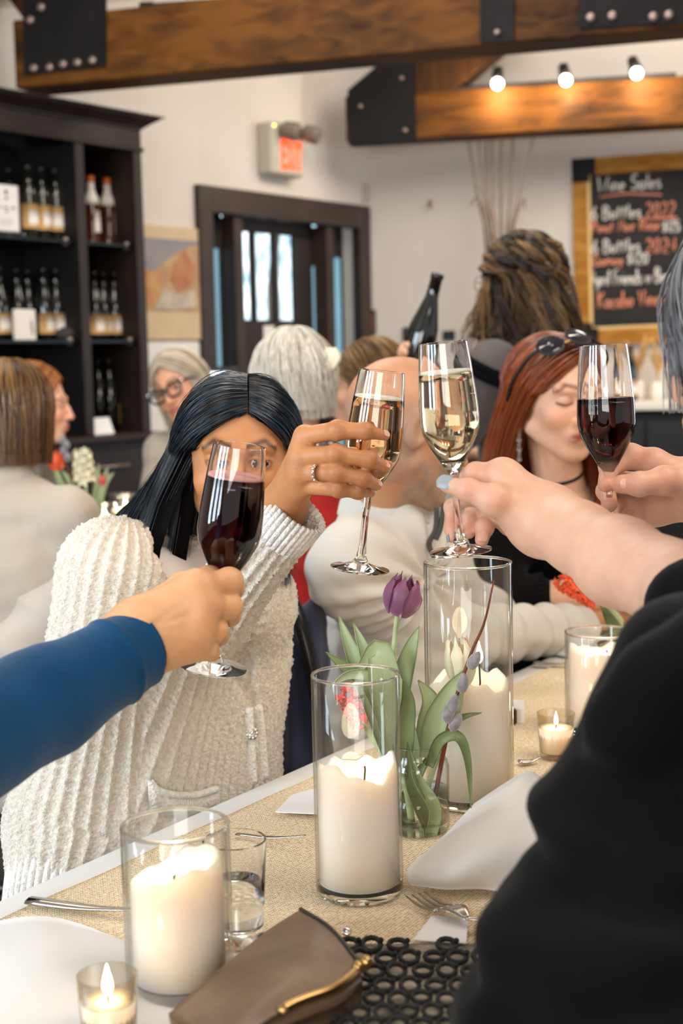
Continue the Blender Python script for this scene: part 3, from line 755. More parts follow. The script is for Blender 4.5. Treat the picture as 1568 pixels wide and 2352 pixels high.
# handwriting: single-stroke letters
def arc(cx, cy, rx, ry, a0, a1, n=9):
    return [(cx + rx * math.cos(math.radians(a)), cy + ry * math.sin(math.radians(a))) for a in np.linspace(a0, a1, n)]
GL = {
 'W': (.9, [[(0, 1), (.2, 0), (.42, .7), (.6, 0), (.88, 1)]]), 'S': (.6, [arc(.32, .74, .25, .24, 40, 250) + arc(.28, .25, .27, .25, 80, -150)]),
 'B': (.6, [[(.05, 0), (.05, 1)], [(.05, 1)] + arc(.2, .77, .28, .22, 90, -90) + [(.05, .53)], arc(.2, .26, .34, .27, 90, -90) + [(.05, 0)]]),
 'P': (.55, [[(.05, 0), (.05, 1)], [(.05, 1)] + arc(.2, .74, .3, .25, 90, -90) + [(.05, .5)]]), 'N': (.65, [[(.05, 0), (.05, 1), (.55, 0), (.55, 1)]]),
 'R': (.6, [[(.05, 0), (.05, 1)], [(.05, 1)] + arc(.2, .75, .3, .24, 90, -90) + [(.08, .5), (.52, 0)]]), 'G': (.65, [arc(.35, .5, .32, .5, 50, 340, 14) + [(.6, .45), (.38, .45)]]),
 'A': (.62, [[(0, 0), (.28, 1), (.55, 0)], [(.1, .38), (.46, .38)]]), 'F': (.5, [[(.05, 0), (.05, 1), (.5, 1)], [(.05, .55), (.4, .55)]]),
 'K': (.6, [[(.05, 0), (.05, 1)], [(.55, 1), (.08, .5), (.55, 0)]]), 'V': (.62, [[(0, 1), (.28, 0), (.58, 1)]]),
 'a': (.5, [arc(.22, .24, .2, .24, 60, 360, 10), [(.42, .48), (.42, 0)]]), 'b': (.48, [[(.04, 1), (.04, 0)], arc(.22, .24, .19, .24, 150, -170, 10)]),
 'c': (.42, [arc(.22, .24, .2, .24, 50, 310, 9)]), 'd': (.5, [arc(.22, .24, .2, .24, 50, 330, 10), [(.42, 1), (.42, 0)]]),
 'e': (.46, [[(.04, .26), (.4, .26)] + arc(.22, .24, .19, .24, 5, 310, 11)]), 'f': (.36, [arc(.27, .8, .15, .2, 60, 180, 5) + [(.12, 0)], [(0, .5), (.32, .5)]]),
 'i': (.2, [[(.1, .48), (.1, 0)], [(.1, .68), (.11, .72)]]), 'l': (.2, [[(.1, 1), (.1, 0)]]),
 'm': (.72, [[(.05, .5), (.05, 0)], arc(.19, .3, .14, .2, 180, 0, 6) + [(.33, 0)], arc(.47, .3, .14, .2, 180, 0, 6) + [(.61, 0)]]),
 'n': (.48, [[(.05, .5), (.05, 0)], arc(.21, .29, .16, .21, 180, 0, 6) + [(.37, 0)]]), 'o': (.48, [arc(.22, .24, .2, .24, 90, 450, 12)]),
 'p': (.48, [[(.05, .5), (.05, -.4)], arc(.23, .24, .19, .24, 150, -160, 10)]), 'r': (.36, [[(.05, .5), (.05, 0)], arc(.22, .28, .17, .2, 180, 50, 5)]),
 's': (.42, [arc(.22, .37, .16, .13, 40, 260, 7) + arc(.18, .12, .18, .13, 80, -140, 7)]), 't': (.36, [[(.16, .85), (.16, 0)], [(0, .55), (.32, .55)]]),
 'u': (.48, [[(.05, .5)] + arc(.21, .2, .16, .2, 180, 360, 6) + [(.37, .5), (.4, 0)]]), 'v': (.44, [[(.02, .5), (.2, 0), (.38, .5)]]),
 'w': (.62, [[(.02, .5), (.14, 0), (.28, .4), (.42, 0), (.55, .5)]]), 'y': (.46, [[(.03, .5), (.2, .05)], [(.4, .5), (.1, -.4)]]),
 '0': (.5, [arc(.24, .5, .2, .5, 90, 450, 14)]), '1': (.25, [[(.02, .8), (.14, 1), (.14, 0)]]), '2': (.52, [arc(.24, .74, .2, .26, 160, -30, 8) + [(.02, 0), (.5, 0)]]),
 '4': (.5, [[(.34, 0), (.34, 1), (.02, .35), (.48, .35)]]), '5': (.5, [[(.45, 1), (.1, 1), (.06, .58)] + arc(.22, .31, .22, .3, 110, -140, 9)]), '6': (.5, [[(.36, 1), (.1, .5)] + arc(.25, .25, .21, .25, 150, 500, 12)]),
 '$': (.5, [arc(.24, .7, .18, .18, 40, 250, 7) + arc(.22, .32, .2, .2, 80, -150, 7), [(.23, 1.05), (.23, -.05)]]), ' ': (.34, []),
}
def chalk_line(text, px, py, px1, hpx, m, slant=.1):
    x0, y0 = bc(px, py); x1, _ = bc(px1, py); sc = hpx / 2400.0 * 5.7
    sc = abs(bc(px, py - hpx)[1] - y0); wt = sum(GL[c][0] for c in text) + .1 * len(text); fx = (x1 - x0) / wt
    x = x0; y = y0
    for wi, word in enumerate(text.split(' ')):
        mb = MB()
        for ch in word:
            wd, st = GL[ch]; jy = RNG.uniform(-.02, .02)
            for s in st:
                pp = [(x + u * fx + slant * v * sc * .5, y + (v + jy) * sc) for u, v in s]
                P = [TL + bx * a + by * b + NB * (-.04 + .0315) for a, b in pp]
                if len(P) > 1: mb.add(*tube(P, .0062, 5, flat=(NB, .22)))
            x += (wd + .1) * fx
        CT.part('lettering', mb, mat=m); x += (.34 + .1) * fx
ck, cr = M['chalk'], M['chalkr']
chalk_line('Wine Sales', 1372, 440, 1520, 34, ck); 
def chalk_rule(p, m):
    mb = MB(); mb.add(*tube([TL + bx * a + by * b + NB * (-.0085) for a, b in (bc(*q) for q in p)], .0065, 5, flat=(NB, .22))); CT.part('underline', mb, mat=m)
chalk_rule([(1376, 452), (1440, 444), (1519, 447)], cr)
chalk_line('6 Bottles', 1357, 505, 1474, 30, ck); chalk_line('2022', 1482, 501, 1553, 34, cr); chalk_rule([(1480, 503), (1555, 500)], cr)
chalk_line('Pinot Noir Rose', 1359, 535, 1516, 26, cr); chalk_line('$125', 1521, 533, 1562, 24, ck)
chalk_line('6 Bottles', 1359, 583, 1472, 31, ck); chalk_line('2024', 1482, 582, 1556, 32, cr)
chalk_line('Gamay', 1362, 611, 1432, 25, cr); chalk_line('$120', 1440, 608, 1490, 25, ck)
chalk_line('April Friends w Benefits', 1358, 657, 1580, 34, ck)
chalk_line('Kacaba Vineyards', 1372, 708, 1580, 36, cr)

# ---- the bar shelf under the chalkboard
def bar(d0, d1, px0, s1, z0, z1): 
    s0 = np.dot(bq(px0, 900, d1) - CORN, BW); c = CORN + BW * (s0 + s1) / 2 + NB * (d0 + d1) / 2; return obox(np.array([c[0], c[1], (z0 + z1) / 2]), BW, NB, UP, (s1 - s0) / 2, (d1 - d0) / 2, (z1 - z0) / 2, .004)
zc = bq(1480, 921, .3)[2]
bt = Thing('bar_counter', 'dark back bar cabinet with pale worktop under the chalkboard', 'cabinet', bq(1500, 1100, .2) * [1, 1, 0])
bt.part('carcass', *bar(.03, .42, 1290, 4.5, 0, zc - .06), mat=M['cabin'], smooth=False)
bt.part('worktop', *bar(.02, .46, 1285, 4.5, zc - .045, zc), mat=M['vase'], smooth=False)
bt.part('cabinet_door', *bar(.42, .44, 1300, np.dot(bq(1380, 900, .44) - CORN, BW), .1, zc - .1), mat=M['black'], smooth=False)
bt.part('cabinet_door', *bar(.42, .44, 1384, np.dot(bq(1480, 900, .44) - CORN, BW), .1, zc - .1), mat=M['black'], smooth=False)
bt.part('cabinet_door', *bar(.42, .44, 1484, np.dot(bq(1580, 900, .44) - CORN, BW), .1, zc - .1), mat=M['black'], smooth=False)
def small_vase(px, d, h, r, label, n):
    c = bq(px, 921, d); c[2] = zc; t = Thing('flower_vase', label, 'vase', c, 'vases of dried grass on the back bar')
    V, F = lathe([(r * .8, 0), (r, h * .3), (r * .9, h * .8), (r * .7, h), (r * .6, h), (r * .6, h * .9), (0, h * .9)], 16, c); t.part('vase', V, F, M['vase'])
    for k in range(n):
        a = RNG.uniform(0, 6.28); s = RNG.uniform(.03, .10); L_ = RNG.uniform(.14, .26); top = c + UP * (h + L_) + np.array([math.cos(a) * s, math.sin(a) * s, 0])
        P = spline([c + UP * h * .9, c + UP * (h + L_ * .5) + (top - c) * .15 * [1, 1, 0], top], 6); t.part('dried_stem', *tube(P, [.003, .004, .012, .003], 5), mat=M['dry'])
small_vase(1466, .2, .11, .032, 'white vase of dried grass on the back bar, nearer the bottle', 9)
small_vase(1508, .22, .10, .036, 'white vase of dried grass on the back bar, farther from the bottle', 9)
# ---------------------------------------------------------------- the tall wine cabinet and its bottles
CD = .38
PC = PWALL + NW * CD
def CP(px, py, off=0.0): return onplane(px, py, PC + NW * off, NW)
def ca(px, off=0.0): return np.dot(CP(px, 600, off) - CORN, UW)
cr_ = ca(333); cl_ = cr_ - 2.3
zs1, zs2, zled = CP(320, 562)[2], CP(320, 781)[2], CP(333, 991)[2]
zop, zfr, zct = CP(325, 346)[2], CP(330, 300)[2], CP(352, 268, .05)[2]
cb = Thing('wine_cabinet', 'tall black open wine cabinet with crown moulding along the left wall', 'cabinet', CORN + UW * (cr_ + cl_) / 2 + NW * .2)
def cp(name, m, *a, parent=None, bevel=.004): return cb.part(name, *lw(*a, bevel=bevel), mat=M[m], parent=parent, smooth=False)
F0 = CD
cp('back_panel', 'cabin', cl_, cr_, zled, zop + .1, .0, .02)
cp('side_panel', 'cab', cr_ - .03, cr_, 0, zfr, .0, F0 - .02); cp('side_panel', 'cab', cl_, cl_ + .03, 0, zfr, .0, F0 - .02)
sa, sb_ = ca(184), ca(203)
cp('stile', 'cab', cr_ - .045, cr_ + .004, zled, zop, F0 - .02, F0)
cp('stile', 'cab', sa, sb_, zled, zop, F0 - .02, F0)
cp('divider', 'cabin', (sa + sb_) / 2 - .012, (sa + sb_) / 2 + .012, zled, zop, .02, F0 - .02)
cp('stile', 'cab', cl_, cl_ + .05, zled, zop, F0 - .02, F0)
cp('frieze', 'cab', cl_, cr_ + .004, zop, zfr, F0 - .03, F0)
cp('bead', 'cab', cl_ - .005, cr_ + .012, zop - .008, zop + .012, F0, F0 + .01)
zc3 = zct - zfr
# crown moulding: a stepped, flaring profile swept along the front and round the end
prof = [(0, 0), (.012, 0), (.014, .12), (.03, .22), (.05, .42), (.085, .66), (.10, .74), (.10, .84), (.125, .9), (.125, 1.0), (0, 1.0)]
prof = [(q * .62, h * zc3) for q, h in prof]
def crown_pts(q, h):
    b = CORN; z = zfr + h
    return [b + UW * cl_ + NW * (F0 + q) + UP * z, b + UW * (cr_ + q) + NW * (F0 + q) + UP * z, b + UW * (cr_ + q) + NW * .0 + UP * z]
G = np.array([[p * [1, 1, 0] + [0, 0, p[2]] for p in crown_pts(q, h)] for q, h in prof]); V, F = sheet(G[:, :, :], 0)
for p in (V,): p[:, 2] = np.repeat([zfr + h for q, h in prof], 3)
cb.part('crown_moulding', V, F, M['cab'], smooth=False)
cp('top_board', 'cab', cl_, cr_ + .05, zct - .012, zct - .002, 0, F0 + .05)
shelfm = mat('dark_glass_shelf', '#0e1211', .35, spec=.3)
for z in (zs1, zs2):
    cb.part('shelf', *lw(cl_ + .03, (sa + sb_) / 2 - .012, z - .012, z, .02, F0 - .03, bevel=.002), mat=shelfm, smooth=False)
    cb.part('shelf', *lw((sa + sb_) / 2 + .012, cr_ - .03, z - .012, z, .02, F0 - .03, bevel=.002), mat=shelfm, smooth=False)
    for a in (sa - .03, sb_ + .03, cr_ - .06):
        c = CORN + UW * a + NW * (F0 - .05) + UP * z; V, F = lathe([(.012, -.02), (.012, .008), (.008, .013), (0, .014)], 10, c); cb.part('shelf_peg', V, F, M['bolt'])
cp('base_worktop', 'cab', cl_ - .02, cr_ + .02, zled - .03, zled, 0, F0 + .10, bevel=.006)
cp('base_carcass', 'cab', cl_, cr_, 0, zled - .03, 0, F0 + .06)
for a0, a1 in ((cr_ - .62, cr_ - .03), (cr_ - 1.24, cr_ - .66), (cr_ - 1.86, cr_ - 1.28)):
    dw = cp('drawer', 'cab', a0, a1, zled - .26, zled - .06, F0 + .06, F0 + .078)
    c = CORN + UW * (a0 + a1) / 2 + NW * (F0 + .10); c[2] = zled - .13
    cb.part('handle', *tube([c - UW * .09 - NW * .03, c - UW * .085, c + UW * .085, c + UW * .09 - NW * .03], .006, 6), mat=M['bolt'], parent=dw)
    cp('cabinet_door', 'cab', a0, a1, .1, zled - .29, F0 + .06, F0 + .078)

def bottle(name, prof, glass, label, cat, parts):
    t = Thing(name, label, cat, (0, 0, 0)); V, F = lathe(prof, 20); t.part('glass_body', V, F, glass)
    for nm, p, m in parts: V, F = lathe(p, 20); t.part(nm, V, F, m)
    return t
def patch(t, nm, r, z0, z1, a0, a1, m, n=10):
    a = np.linspace(a0, a1, n); G = np.array([[[math.cos(x) * r, math.sin(x) * r, z] for z in (z0, z1)] for x in a]); V, F = sheet(G, .0012); t.part(nm, V, F, m)
fa = math.atan2(NW[1], NW[0])
BORD = [(0, 0), (.034, .001), (.037, .006), (.037, .185), (.035, .2), (.022, .225), (.0145, .24), (.0138, .285), (.0155, .287), (.0155, .296), (.013, .3), (0, .3)]
BURG = [(0, 0), (.036, .001), (.040, .006), (.040, .14), (.037, .165), (.026, .205), (.017, .24), (.0145, .285), (.0165, .287), (.0165, .296), (.014, .3), (0, .3)]
b1 = bottle('wine_bottle', BORD, M['clearbottle'], 'olive wine bottle', 'bottle', [('capsule', [(.0147, .245), (.0145, .288), (.0162, .289), (.0162, .298), (.013, .3015), (0, .3015)], M['capsule'])])
patch(b1, 'label', .0374, .045, .145, fa - 1.5, fa + 1.5, M['label']); patch(b1, 'label_emblem', .0380, .062, .118, fa - .75, fa + .75, M['labelw'])
b2 = bottle('wine_bottle', BURG, M['bottleglass'], 'dark wine bottle', 'bottle', [('capsule', [(.0162, .25), (.0152, .288), (.017, .289), (.017, .298), (.014, .3015), (0, .3015)], M['capsule'])])
patch(b2, 'label', .0404, .03, .115, fa - 1.5, fa + 1.5, M['label']); patch(b2, 'label_emblem', .0410, .045, .098, fa - .7, fa + .7, M['labelw'])
b3 = bottle('spirit_bottle', [(0, 0), (.036, .001), (.037, .006), (.033, .06), (.032, .12), (.034, .17), (.030, .195), (.018, .22), (.0145, .235), (.0145, .27), (0, .27)], M['amber'], 'amber bottle', 'bottle',
    [('neck_sleeve', [(.0345, .172), (.0305, .197), (.0185, .222), (.0150, .237), (.0150, .272), (0, .273)], M['labelw']), ('cap', [(.0152, .262), (.0165, .264), (.0165, .286), (.0140, .29), (0, .29)], M['capo'])])
patch(b3, 'label', .0345, .055, .145, fa + .1, fa + 1.4, M['labelw'])
def put(b, px, z, depth, label, first, group=None, rz=0.0, sc=1.0):
    q = onplane(px, 700, PWALL + NW * depth, NW); loc = (q[0], q[1], z)
    if first: b.o.location = loc; b.o.rotation_euler = (0, 0, rz); b.o.scale = (sc,) * 3; o = b.o
    else: o = dup(b.o, loc, rz, None, sc)
    o['label'] = label
    if group: o['group'] = group
    return o
g1 = 'olive bottles on the upper shelf'
for i, (px, dp_, l, rz) in enumerate(((76, .25, 'olive wine bottle with kraft label, upper shelf, left of the three beside the menu card', 0), (107, .24, 'olive wine bottle with kraft label, upper shelf, middle of the three beside the menu card', .1), (138, .24, 'olive wine bottle on the upper shelf nearest the cabinet divider', -.35),
        (33, .13, 'olive wine bottle standing behind the white menu card on the upper shelf', .3), (-6, .14, 'olive wine bottle half cut by the picture edge on the upper shelf', 0))): put(b1, px, zs1, dp_, l, i == 0, g1, rz)
for i, (px, dp_, l, rz) in enumerate(((219, .2, 'amber bottle with orange cap on the upper shelf, nearer the cabinet divider', -.5), (256, .2, 'amber bottle with orange cap on the upper shelf, nearer the cabinet end', 0))): put(b3, px, zs1, dp_, l, i == 0, 'amber bottles on the upper shelf', rz, 1.04)
g2 = 'dark bottles on the middle shelf'
for i, (px, dp_, l, rz) in enumerate(((40, .15, 'dark wine bottle behind the white card on the middle shelf', 0), (66, .14, 'dark wine bottle at the back of the middle shelf, right of the white card', .2), (102, .22, 'dark wine bottle with kraft label on the middle shelf, second from the divider', .15), (130, .22, 'dark wine bottle on the middle shelf beside the dark rock', -.1), (-2, .2, 'dark wine bottle cut by the picture edge on the middle shelf', 0),
        (218, .2, 'dark wine bottle on the middle shelf right of the divider, leftmost of three', 0), (239, .19, 'dark wine bottle on the middle shelf right of the divider, middle of three', .3), (263, .21, 'dark wine bottle on the middle shelf right of the divider, rightmost of three', -.1))): put(b2, px, zs2, dp_, l, i == 0, g2, rz)
for px, dp_, l in ((219, .15, 'dark sparkling bottle on the lowest shelf, nearer the divider'), (244, .19, 'dark sparkling bottle on the lowest shelf, away from the divider')): put(b2, px, zled, dp_, l, False, 'sparkling bottles on the lowest shelf', 1.9, 1.06)
# cards and a rock on the shelves
mc = Thing('menu_card', 'white menu card in a clear stand on the upper shelf', 'card', onplane(20, 548, PWALL + NW * .30, NW))
a0 = au(-14, .3); a1 = au(47, .3); z0 = zs1 + .02; mc.part('card', *lw(a0, a1, z0, zs1 + .205, .300, .303, 0), mat=M['paper'], smooth=False)
mc.part('border', *lw(a1, a1 + .006, z0, zs1 + .205, .299, .304, 0), mat=mat('maroon_edge', '#5a2030', .6), smooth=False)
mc.part('stand', *lw(a0, a1, zs1, z0, .25, .34), mat=M['glass'], smooth=False)
for i, (x, y, wd, h) in enumerate(((.55, .80, .10, .09), (.55, .69, .10, .05), (.3, .50, .10, .035), (.52, .50, .16, .035), (.8, .50, .16, .035), (.55, .42, .12, .03), (.5, .25, .45, .008), (.5, .2, .5, .008), (.5, .15, .4, .008))):
    mc.part('print', *lw(a0 + (a1 - a0) * (x - wd / 2), a0 + (a1 - a0) * (x + wd / 2), z0 + .185 * y, z0 + .185 * (y + h), .303, .3036, 0), mat=M['black'], smooth=False)
wc = Thing('shelf_card', 'white card with a grey feather drawing standing on the middle shelf', 'card', onplane(45, 783, PWALL + NW * .31, NW))
a0 = au(21, .31); a1 = au(69, .31); wc.part('card', *lw(a0, a1, zs2, zs2 + .125, .31, .33), mat=M['labelw'], smooth=False)
P = [(.78, .1), (.85, .3), (.8, .6), (.72, .72), (.74, .4)]; o_ = CORN + NW * .3302; V, F = prism([(a0 + (a1 - a0) * x, zs2 + .125 * y) for x, y in P], np.array([o_[0], o_[1], 0]), UW, UP, NW, .001); wc.part('print', V, F, mat('grey_print', '#77736f', .8), smooth=False)
q = onplane(152, 780, PWALL + NW * .27, NW); c = np.array([q[0], q[1], zs2 + .028]); V, F = ball(c, (.055, .045, .03), 12, 8); V = c + (V - c) * (1 + .25 * vnoise(V, 40, 3))[:, None]; V[:, 2] = np.maximum(V[:, 2], zs2)
solo('rock', V, F, mat('dark_rock', '#3c3635', .8, noise=.4, nscale=30), 'rough dark rock lying beside a bottle on the middle shelf', 'rock')
q = onplane(222, 993, PWALL + NW * .33, NW); tt = Thing('folded_card', 'small white folded card on the lowest cabinet ledge', 'card', np.array([q[0], q[1], zled]))
for s in (-1, 1):
    G = np.array([[np.array([q[0], q[1], zled]) + UW * u * .075 + NW * s * .03 * (1 - v) + UP * .07 * v for v in (0, 1)] for u in (-1, 1)]); V, F = sheet(G, .001); tt.part('leaf', V, F, M['paper'], smooth=False)
# black card terminal on a slim stand in front of the door
c = W(511, 880, 5.6); rg = Thing('till_terminal', 'black till terminal with a silver strip on a slim stand before the door', 'till', [c[0], c[1], 0])
rg.part('stand', *lathe([(.14, 0), (.14, .012), (.02, .03), (.018, c[2] - .06), (0, c[2] - .06)], 16, [c[0], c[1], 0]), mat=M['black'])
bxx = nv([1, -.15, 0]); byy = np.cross(UP, bxx)
rg.part('body', *obox(c + UP * .0, bxx, byy, UP, .054, .05, .066, .006), mat=M['black'], smooth=False)
rg.part('strip', *obox(c + UP * .036 - byy * .051, bxx, byy, UP, .050, .002, .009, 0), mat=M['chrome'], smooth=False)
rg.part('strip', *obox(c - UP * .02 - byy * .051, bxx, byy, UP, .045, .002, .014, 0), mat=M['chrome'], smooth=False)
# red wine bottle on the back bar (right)
q = bq(1447, 921, .25); b4 = dup(b2.o, (q[0], q[1], zc), fa, 'dark red wine bottle standing on the back bar behind the raised red glass')
b4['group'] = 'bottle on the back bar'
# ---------------------------------------------------------------- the dining table and what stands on it
e1, e2 = onz(30, 2032, ZT), onz(1280, 1488, ZT)
TU = nv((e2 - e1) * [1, 1, 0]); TN = np.array([TU[1], -TU[0], 0])
TO = onz(720, 1752, ZT); TO[2] = 0
def tp(u, v, z=ZT):                       # u along the table from TO, v across from its far edge
    q = TO + TU * u + TN * v; return np.array([q[0], q[1], z])
U0, U1, TWD = -1.02, 2.05, .76
tb_ = Thing('dining_table', 'long dining table under a white cloth with diners toasting over it', 'table', tp((U0 + U1) / 2, TWD / 2, 0))
V, F = obox(tp((U0 + U1) / 2, TWD / 2, ZT - .025), TU, TN, UP, (U1 - U0) / 2 - .01, TWD / 2 - .01, .02, .004); tb_.part('tabletop', V, F, M['door'], smooth=False)
for u in (U0 + .15, U1 - .15):
    for v in (.1, TWD - .1): V, F = obox(tp(u, v, (ZT - .045) / 2), TU, TN, UP, .025, .025, (ZT - .045) / 2, .003); tb_.part('leg', V, F, M['door'], smooth=False)
# tablecloth: top plus hanging, gently folded skirts
def cloth(name, u0, u1, v0, v1, z, drop, m, label, cat, fold=.012, th=.0015, nu=90, nvv=26, sides=(1, 1, 1, 1)):
    us = np.concatenate([[-drop, -drop * .5], np.linspace(0, u1 - u0, nu), [u1 - u0 + drop * .5, u1 - u0 + drop]])
    vs = np.concatenate([[-drop, -drop * .75, -drop * .5, -drop * .25, -.01], np.linspace(0, v1 - v0, nvv), [v1 - v0 + .01, v1 - v0 + drop * .5, v1 - v0 + drop]])
    G = np.zeros((len(us), len(vs), 3))
    for i, a in enumerate(us):
        for j, b in enumerate(vs):
            oa = max(0, -a) + max(0, a - (u1 - u0)); ob = max(0, -b) + max(0, b - (v1 - v0)); dz = max(oa, ob)
            uu = min(max(a, 0), u1 - u0); vv = min(max(b, 0), v1 - v0)
            wob = fold * math.sin(uu * 21 + 1.3 * math.sin(uu * 7)) * min(1, dz / .12)
            if ob > 0: vv += (-1 if b < 0 else 1) * (.004 + abs(wob))
            if oa > 0: uu += (-1 if a < 0 else 1) * (.004 + abs(fold * math.sin(vv * 23)) * min(1, dz / .12))
            G[i, j] = tp(u0 + uu, v0 + vv, z - dz)
    V, F = sheet(G, th)
    return solo(name, V, F, m, label, cat, smooth=True)
cloth('tablecloth', U0, U1, 0, TWD, ZT, .14, M['cloth'], 'white tablecloth hanging over the edges of the dining table', 'tablecloth')
# burlap runner with soft wrinkles
na, nb_ = 150, 44; G = np.zeros((na, nb_, 3))
def runz(u, v): return ZT + .0022 + .0012 * (math.sin(u * 17 + v * 9) + math.sin(u * 31 - v * 14 + 1)) * .5 + .012 * math.exp(-((u - .70 - .3 * (v - .3)) / .022) ** 2 - ((v - .22) / .12) ** 2) + .008 * math.exp(-((u + .02 + .5 * (v - .2)) / .025) ** 2 - ((v - .2) / .12) ** 2)
for i, u in enumerate(np.linspace(-.95, 2.0, na)):
    for j, v in enumerate(np.linspace(.042, .50, nb_)): G[i, j] = tp(u, v, runz(u, v) + .001)
V, F = sheet(G, .0015); 
loc = tp(0, .2); Rz = np.array([TU, TN * -1, UP])           # keep the weave square to the runner
ro = solo('burlap_runner', (V - loc) @ np.array([TU, -TN, UP]).T, F, M['burlap'], 'woven burlap runner laid along the white tablecloth', 'table runner', smooth=True, loc=np.zeros(3))
ro.matrix_world = Matrix(((TU[0], -TN[0], 0, loc[0]), (TU[1], -TN[1], 0, loc[1]), (0, 0, 1, loc[2]), (0, 0, 0, 1)))
ZR = ZT + .006

# ---- glass cylinders with candles
def candle_mesh(c, r, h, var, seed, dish=.018, tilt=0.0):
    n = 48; rs = [0, .2, .4, .6, .75, .88, .96, 1.0]; V = []; rg = np.random.default_rng(seed); ph = rg.uniform(0, 6.28, 4)
    a = np.linspace(0, 2 * math.pi, n, endpoint=False)
    rim = var * (.5 * np.sin(2 * a + ph[0]) + .3 * np.sin(3 * a + ph[1]) + .25 * np.sin(7 * a + ph[2]) + .12 * np.sin(13 * a + ph[3])) + tilt * np.cos(a)
    prof = [(1.0, 0, 0), (1.0, .5, 0), (1.0, .88, 0), (.985, .96, .5), (.95, 1.0, 1), (.86, .99, 1), (.74, .955, .6), (.55, .93, .25), (.3, .92, .1), (.08, .92, 0)]
    for k, hh, wv in prof:
        z = h * hh if hh < .9 else h * hh + rim * wv - (dish if k < .8 else 0) * (1 - k)
        V.append(np.stack([c[0] + np.cos(a) * r * k * (1 + .012 * np.sin(5 * a + ph[0]) * hh), c[1] + np.sin(a) * r * k, np.full(n, c[2]) + z], 1))
    V = np.concatenate(V); m = len(prof); F = [[i * n + j, i * n + (j + 1) % n, (i + 1) * n + (j + 1) % n, (i + 1) * n + j] for i in range(m - 1) for j in range(n)]
    F += [list(range(n))[::-1], [(m - 1) * n + j for j in range(n)]]
    return V, F
def flame_mesh(c, h): return lathe([(0, 0), (h * .10, h * .08), (h * .17, h * .25), (h * .15, h * .45), (h * .08, h * .72), (h * .02, h * .95), (0, h)], 12, c)
def candle(c, r, h, label, seed, var=.01, tilt=0.0, flame=None, fh=.022, power=.07, grp=None):
    t = Thing('pillar_candle', label, 'candle', c, grp); V, F = candle_mesh(np.asarray(c), r, h, var, seed, tilt=tilt); t.part('wax', V, F, M['wax'])
    b = np.asarray(c) + UP * (h * .9) if flame is None else np.asarray(flame)
    w0 = np.array([b[0], b[1], c[2] + h * .9]); t.part('wick', *tube([w0 - UP * .004, w0 + UP * .008 + X3 * .001, b + UP * .003], .0012, 6), mat=M['wick'])
    t.part('flame', *flame_mesh(b, fh), mat=M['flame'])
    l = bpy.data.lights.new('candle_light', 'POINT'); l.energy = power; l.color = (1, .80, .55); l.shadow_soft_size = .012
    o = bpy.data.objects.new('candle_light', l); COL.objects.link(o); o.location = b + UP * (fh * .6)
    return t
def cyl_vase(c, r, h, label, th=.0028, base=.012, nm='cylinder_vase', cat='vase'):
    t = Thing(nm, label, cat, c)
    V, F = lathe([(0, 0), (r * .94, 0), (r, .004), (r, h - .002), (r - th * .5, h), (r - th, h - .002), (r - th, base + .004), (r * .88, base), (0, base)], 56, c); t.part('glass_wall', V, F, M['glass'])
    V, F = lathe([(r - th * .5 + math.cos(q) * th * .62, h - .001 + math.sin(q) * th * .62) for q in np.linspace(0, 2 * math.pi, 9)[:-1]], 56, c, close=True); t.part('rim', V, F, M['flute'])
    V, F = lathe([(0, .0008), (r * .93, .0008), (r * .985, .0045), (r * .985, base * .8), (r * .9, base - .0008), (0, base - .0008)], 40, c); t.part('glass_foot', V, F, M['flute'], auto=30)
    return t
cA = onz(826, 2052, ZR); cA = onz(826, 2046, ZR); rA = PR(104, cA[1]); hA = W(826, 1547, cA[1])[2] - ZR
cyl_vase(cA, rA, hA, 'clear glass cylinder holding a burnt white candle, in front of the tulip jar')
candle(cA + UP * .0125, rA - .0042, PR(2044 - 1765, cA[1]), 'white pillar candle in the middle cylinder in front of the tulips', 3, .012, flame=W(836, 1760, cA[1]), fh=.012)
cB = onz(415, 2268, ZR); rB = PR(129, cB[1]); hB = W(415, 1892, cB[1])[2] - ZR
cyl_vase(cB, rB, hB, 'clear glass cylinder holding a wide white candle, nearest on the left')
candle(cB + UP * .0125, PR(110, cB[1]), PR(2262 - 1998, cB[1]), 'white pillar candle in the nearest cylinder, higher on its right side', 5, .006, tilt=.013, flame=W(398, 2010, cB[1] - .01), fh=.02)
cC = onz(1080, 1838, ZR); rC = PR(103, cC[1]); hC = W(1080, 1290, cC[1])[2] - ZR
cyl_vase(cC, rC, hC, 'tallest glass cylinder standing behind the tulip jar under the white wine glass')
candle(cC + UP * .0125, rC - .0048, PR(1832 - 1560, cC[1]), 'tall white candle with jagged rim in the tallest cylinder', 9, .016, flame=W(1100, 1525, cC[1]), fh=.03)
cD = W(1376, 1700, 2.05); cD[2] = ZR; rD = PR(80, cD[1]); hD = W(1376, 1450, cD[1])[2] - ZR
cyl_vase(cD, rD, hD, 'glass cylinder with a candle half hidden by the black sleeve')
candle(cD + UP * .0125, rD - .006, PR(1700 - 1520, cD[1]), 'white candle in the cylinder half hidden by the black sleeve', 12, .008, flame=W(1392, 1530, cD[1]), fh=.022)
frost = thin_glass('frosted_votive_glass', (.97, .93, .86), (.8, .72, .6), .25)
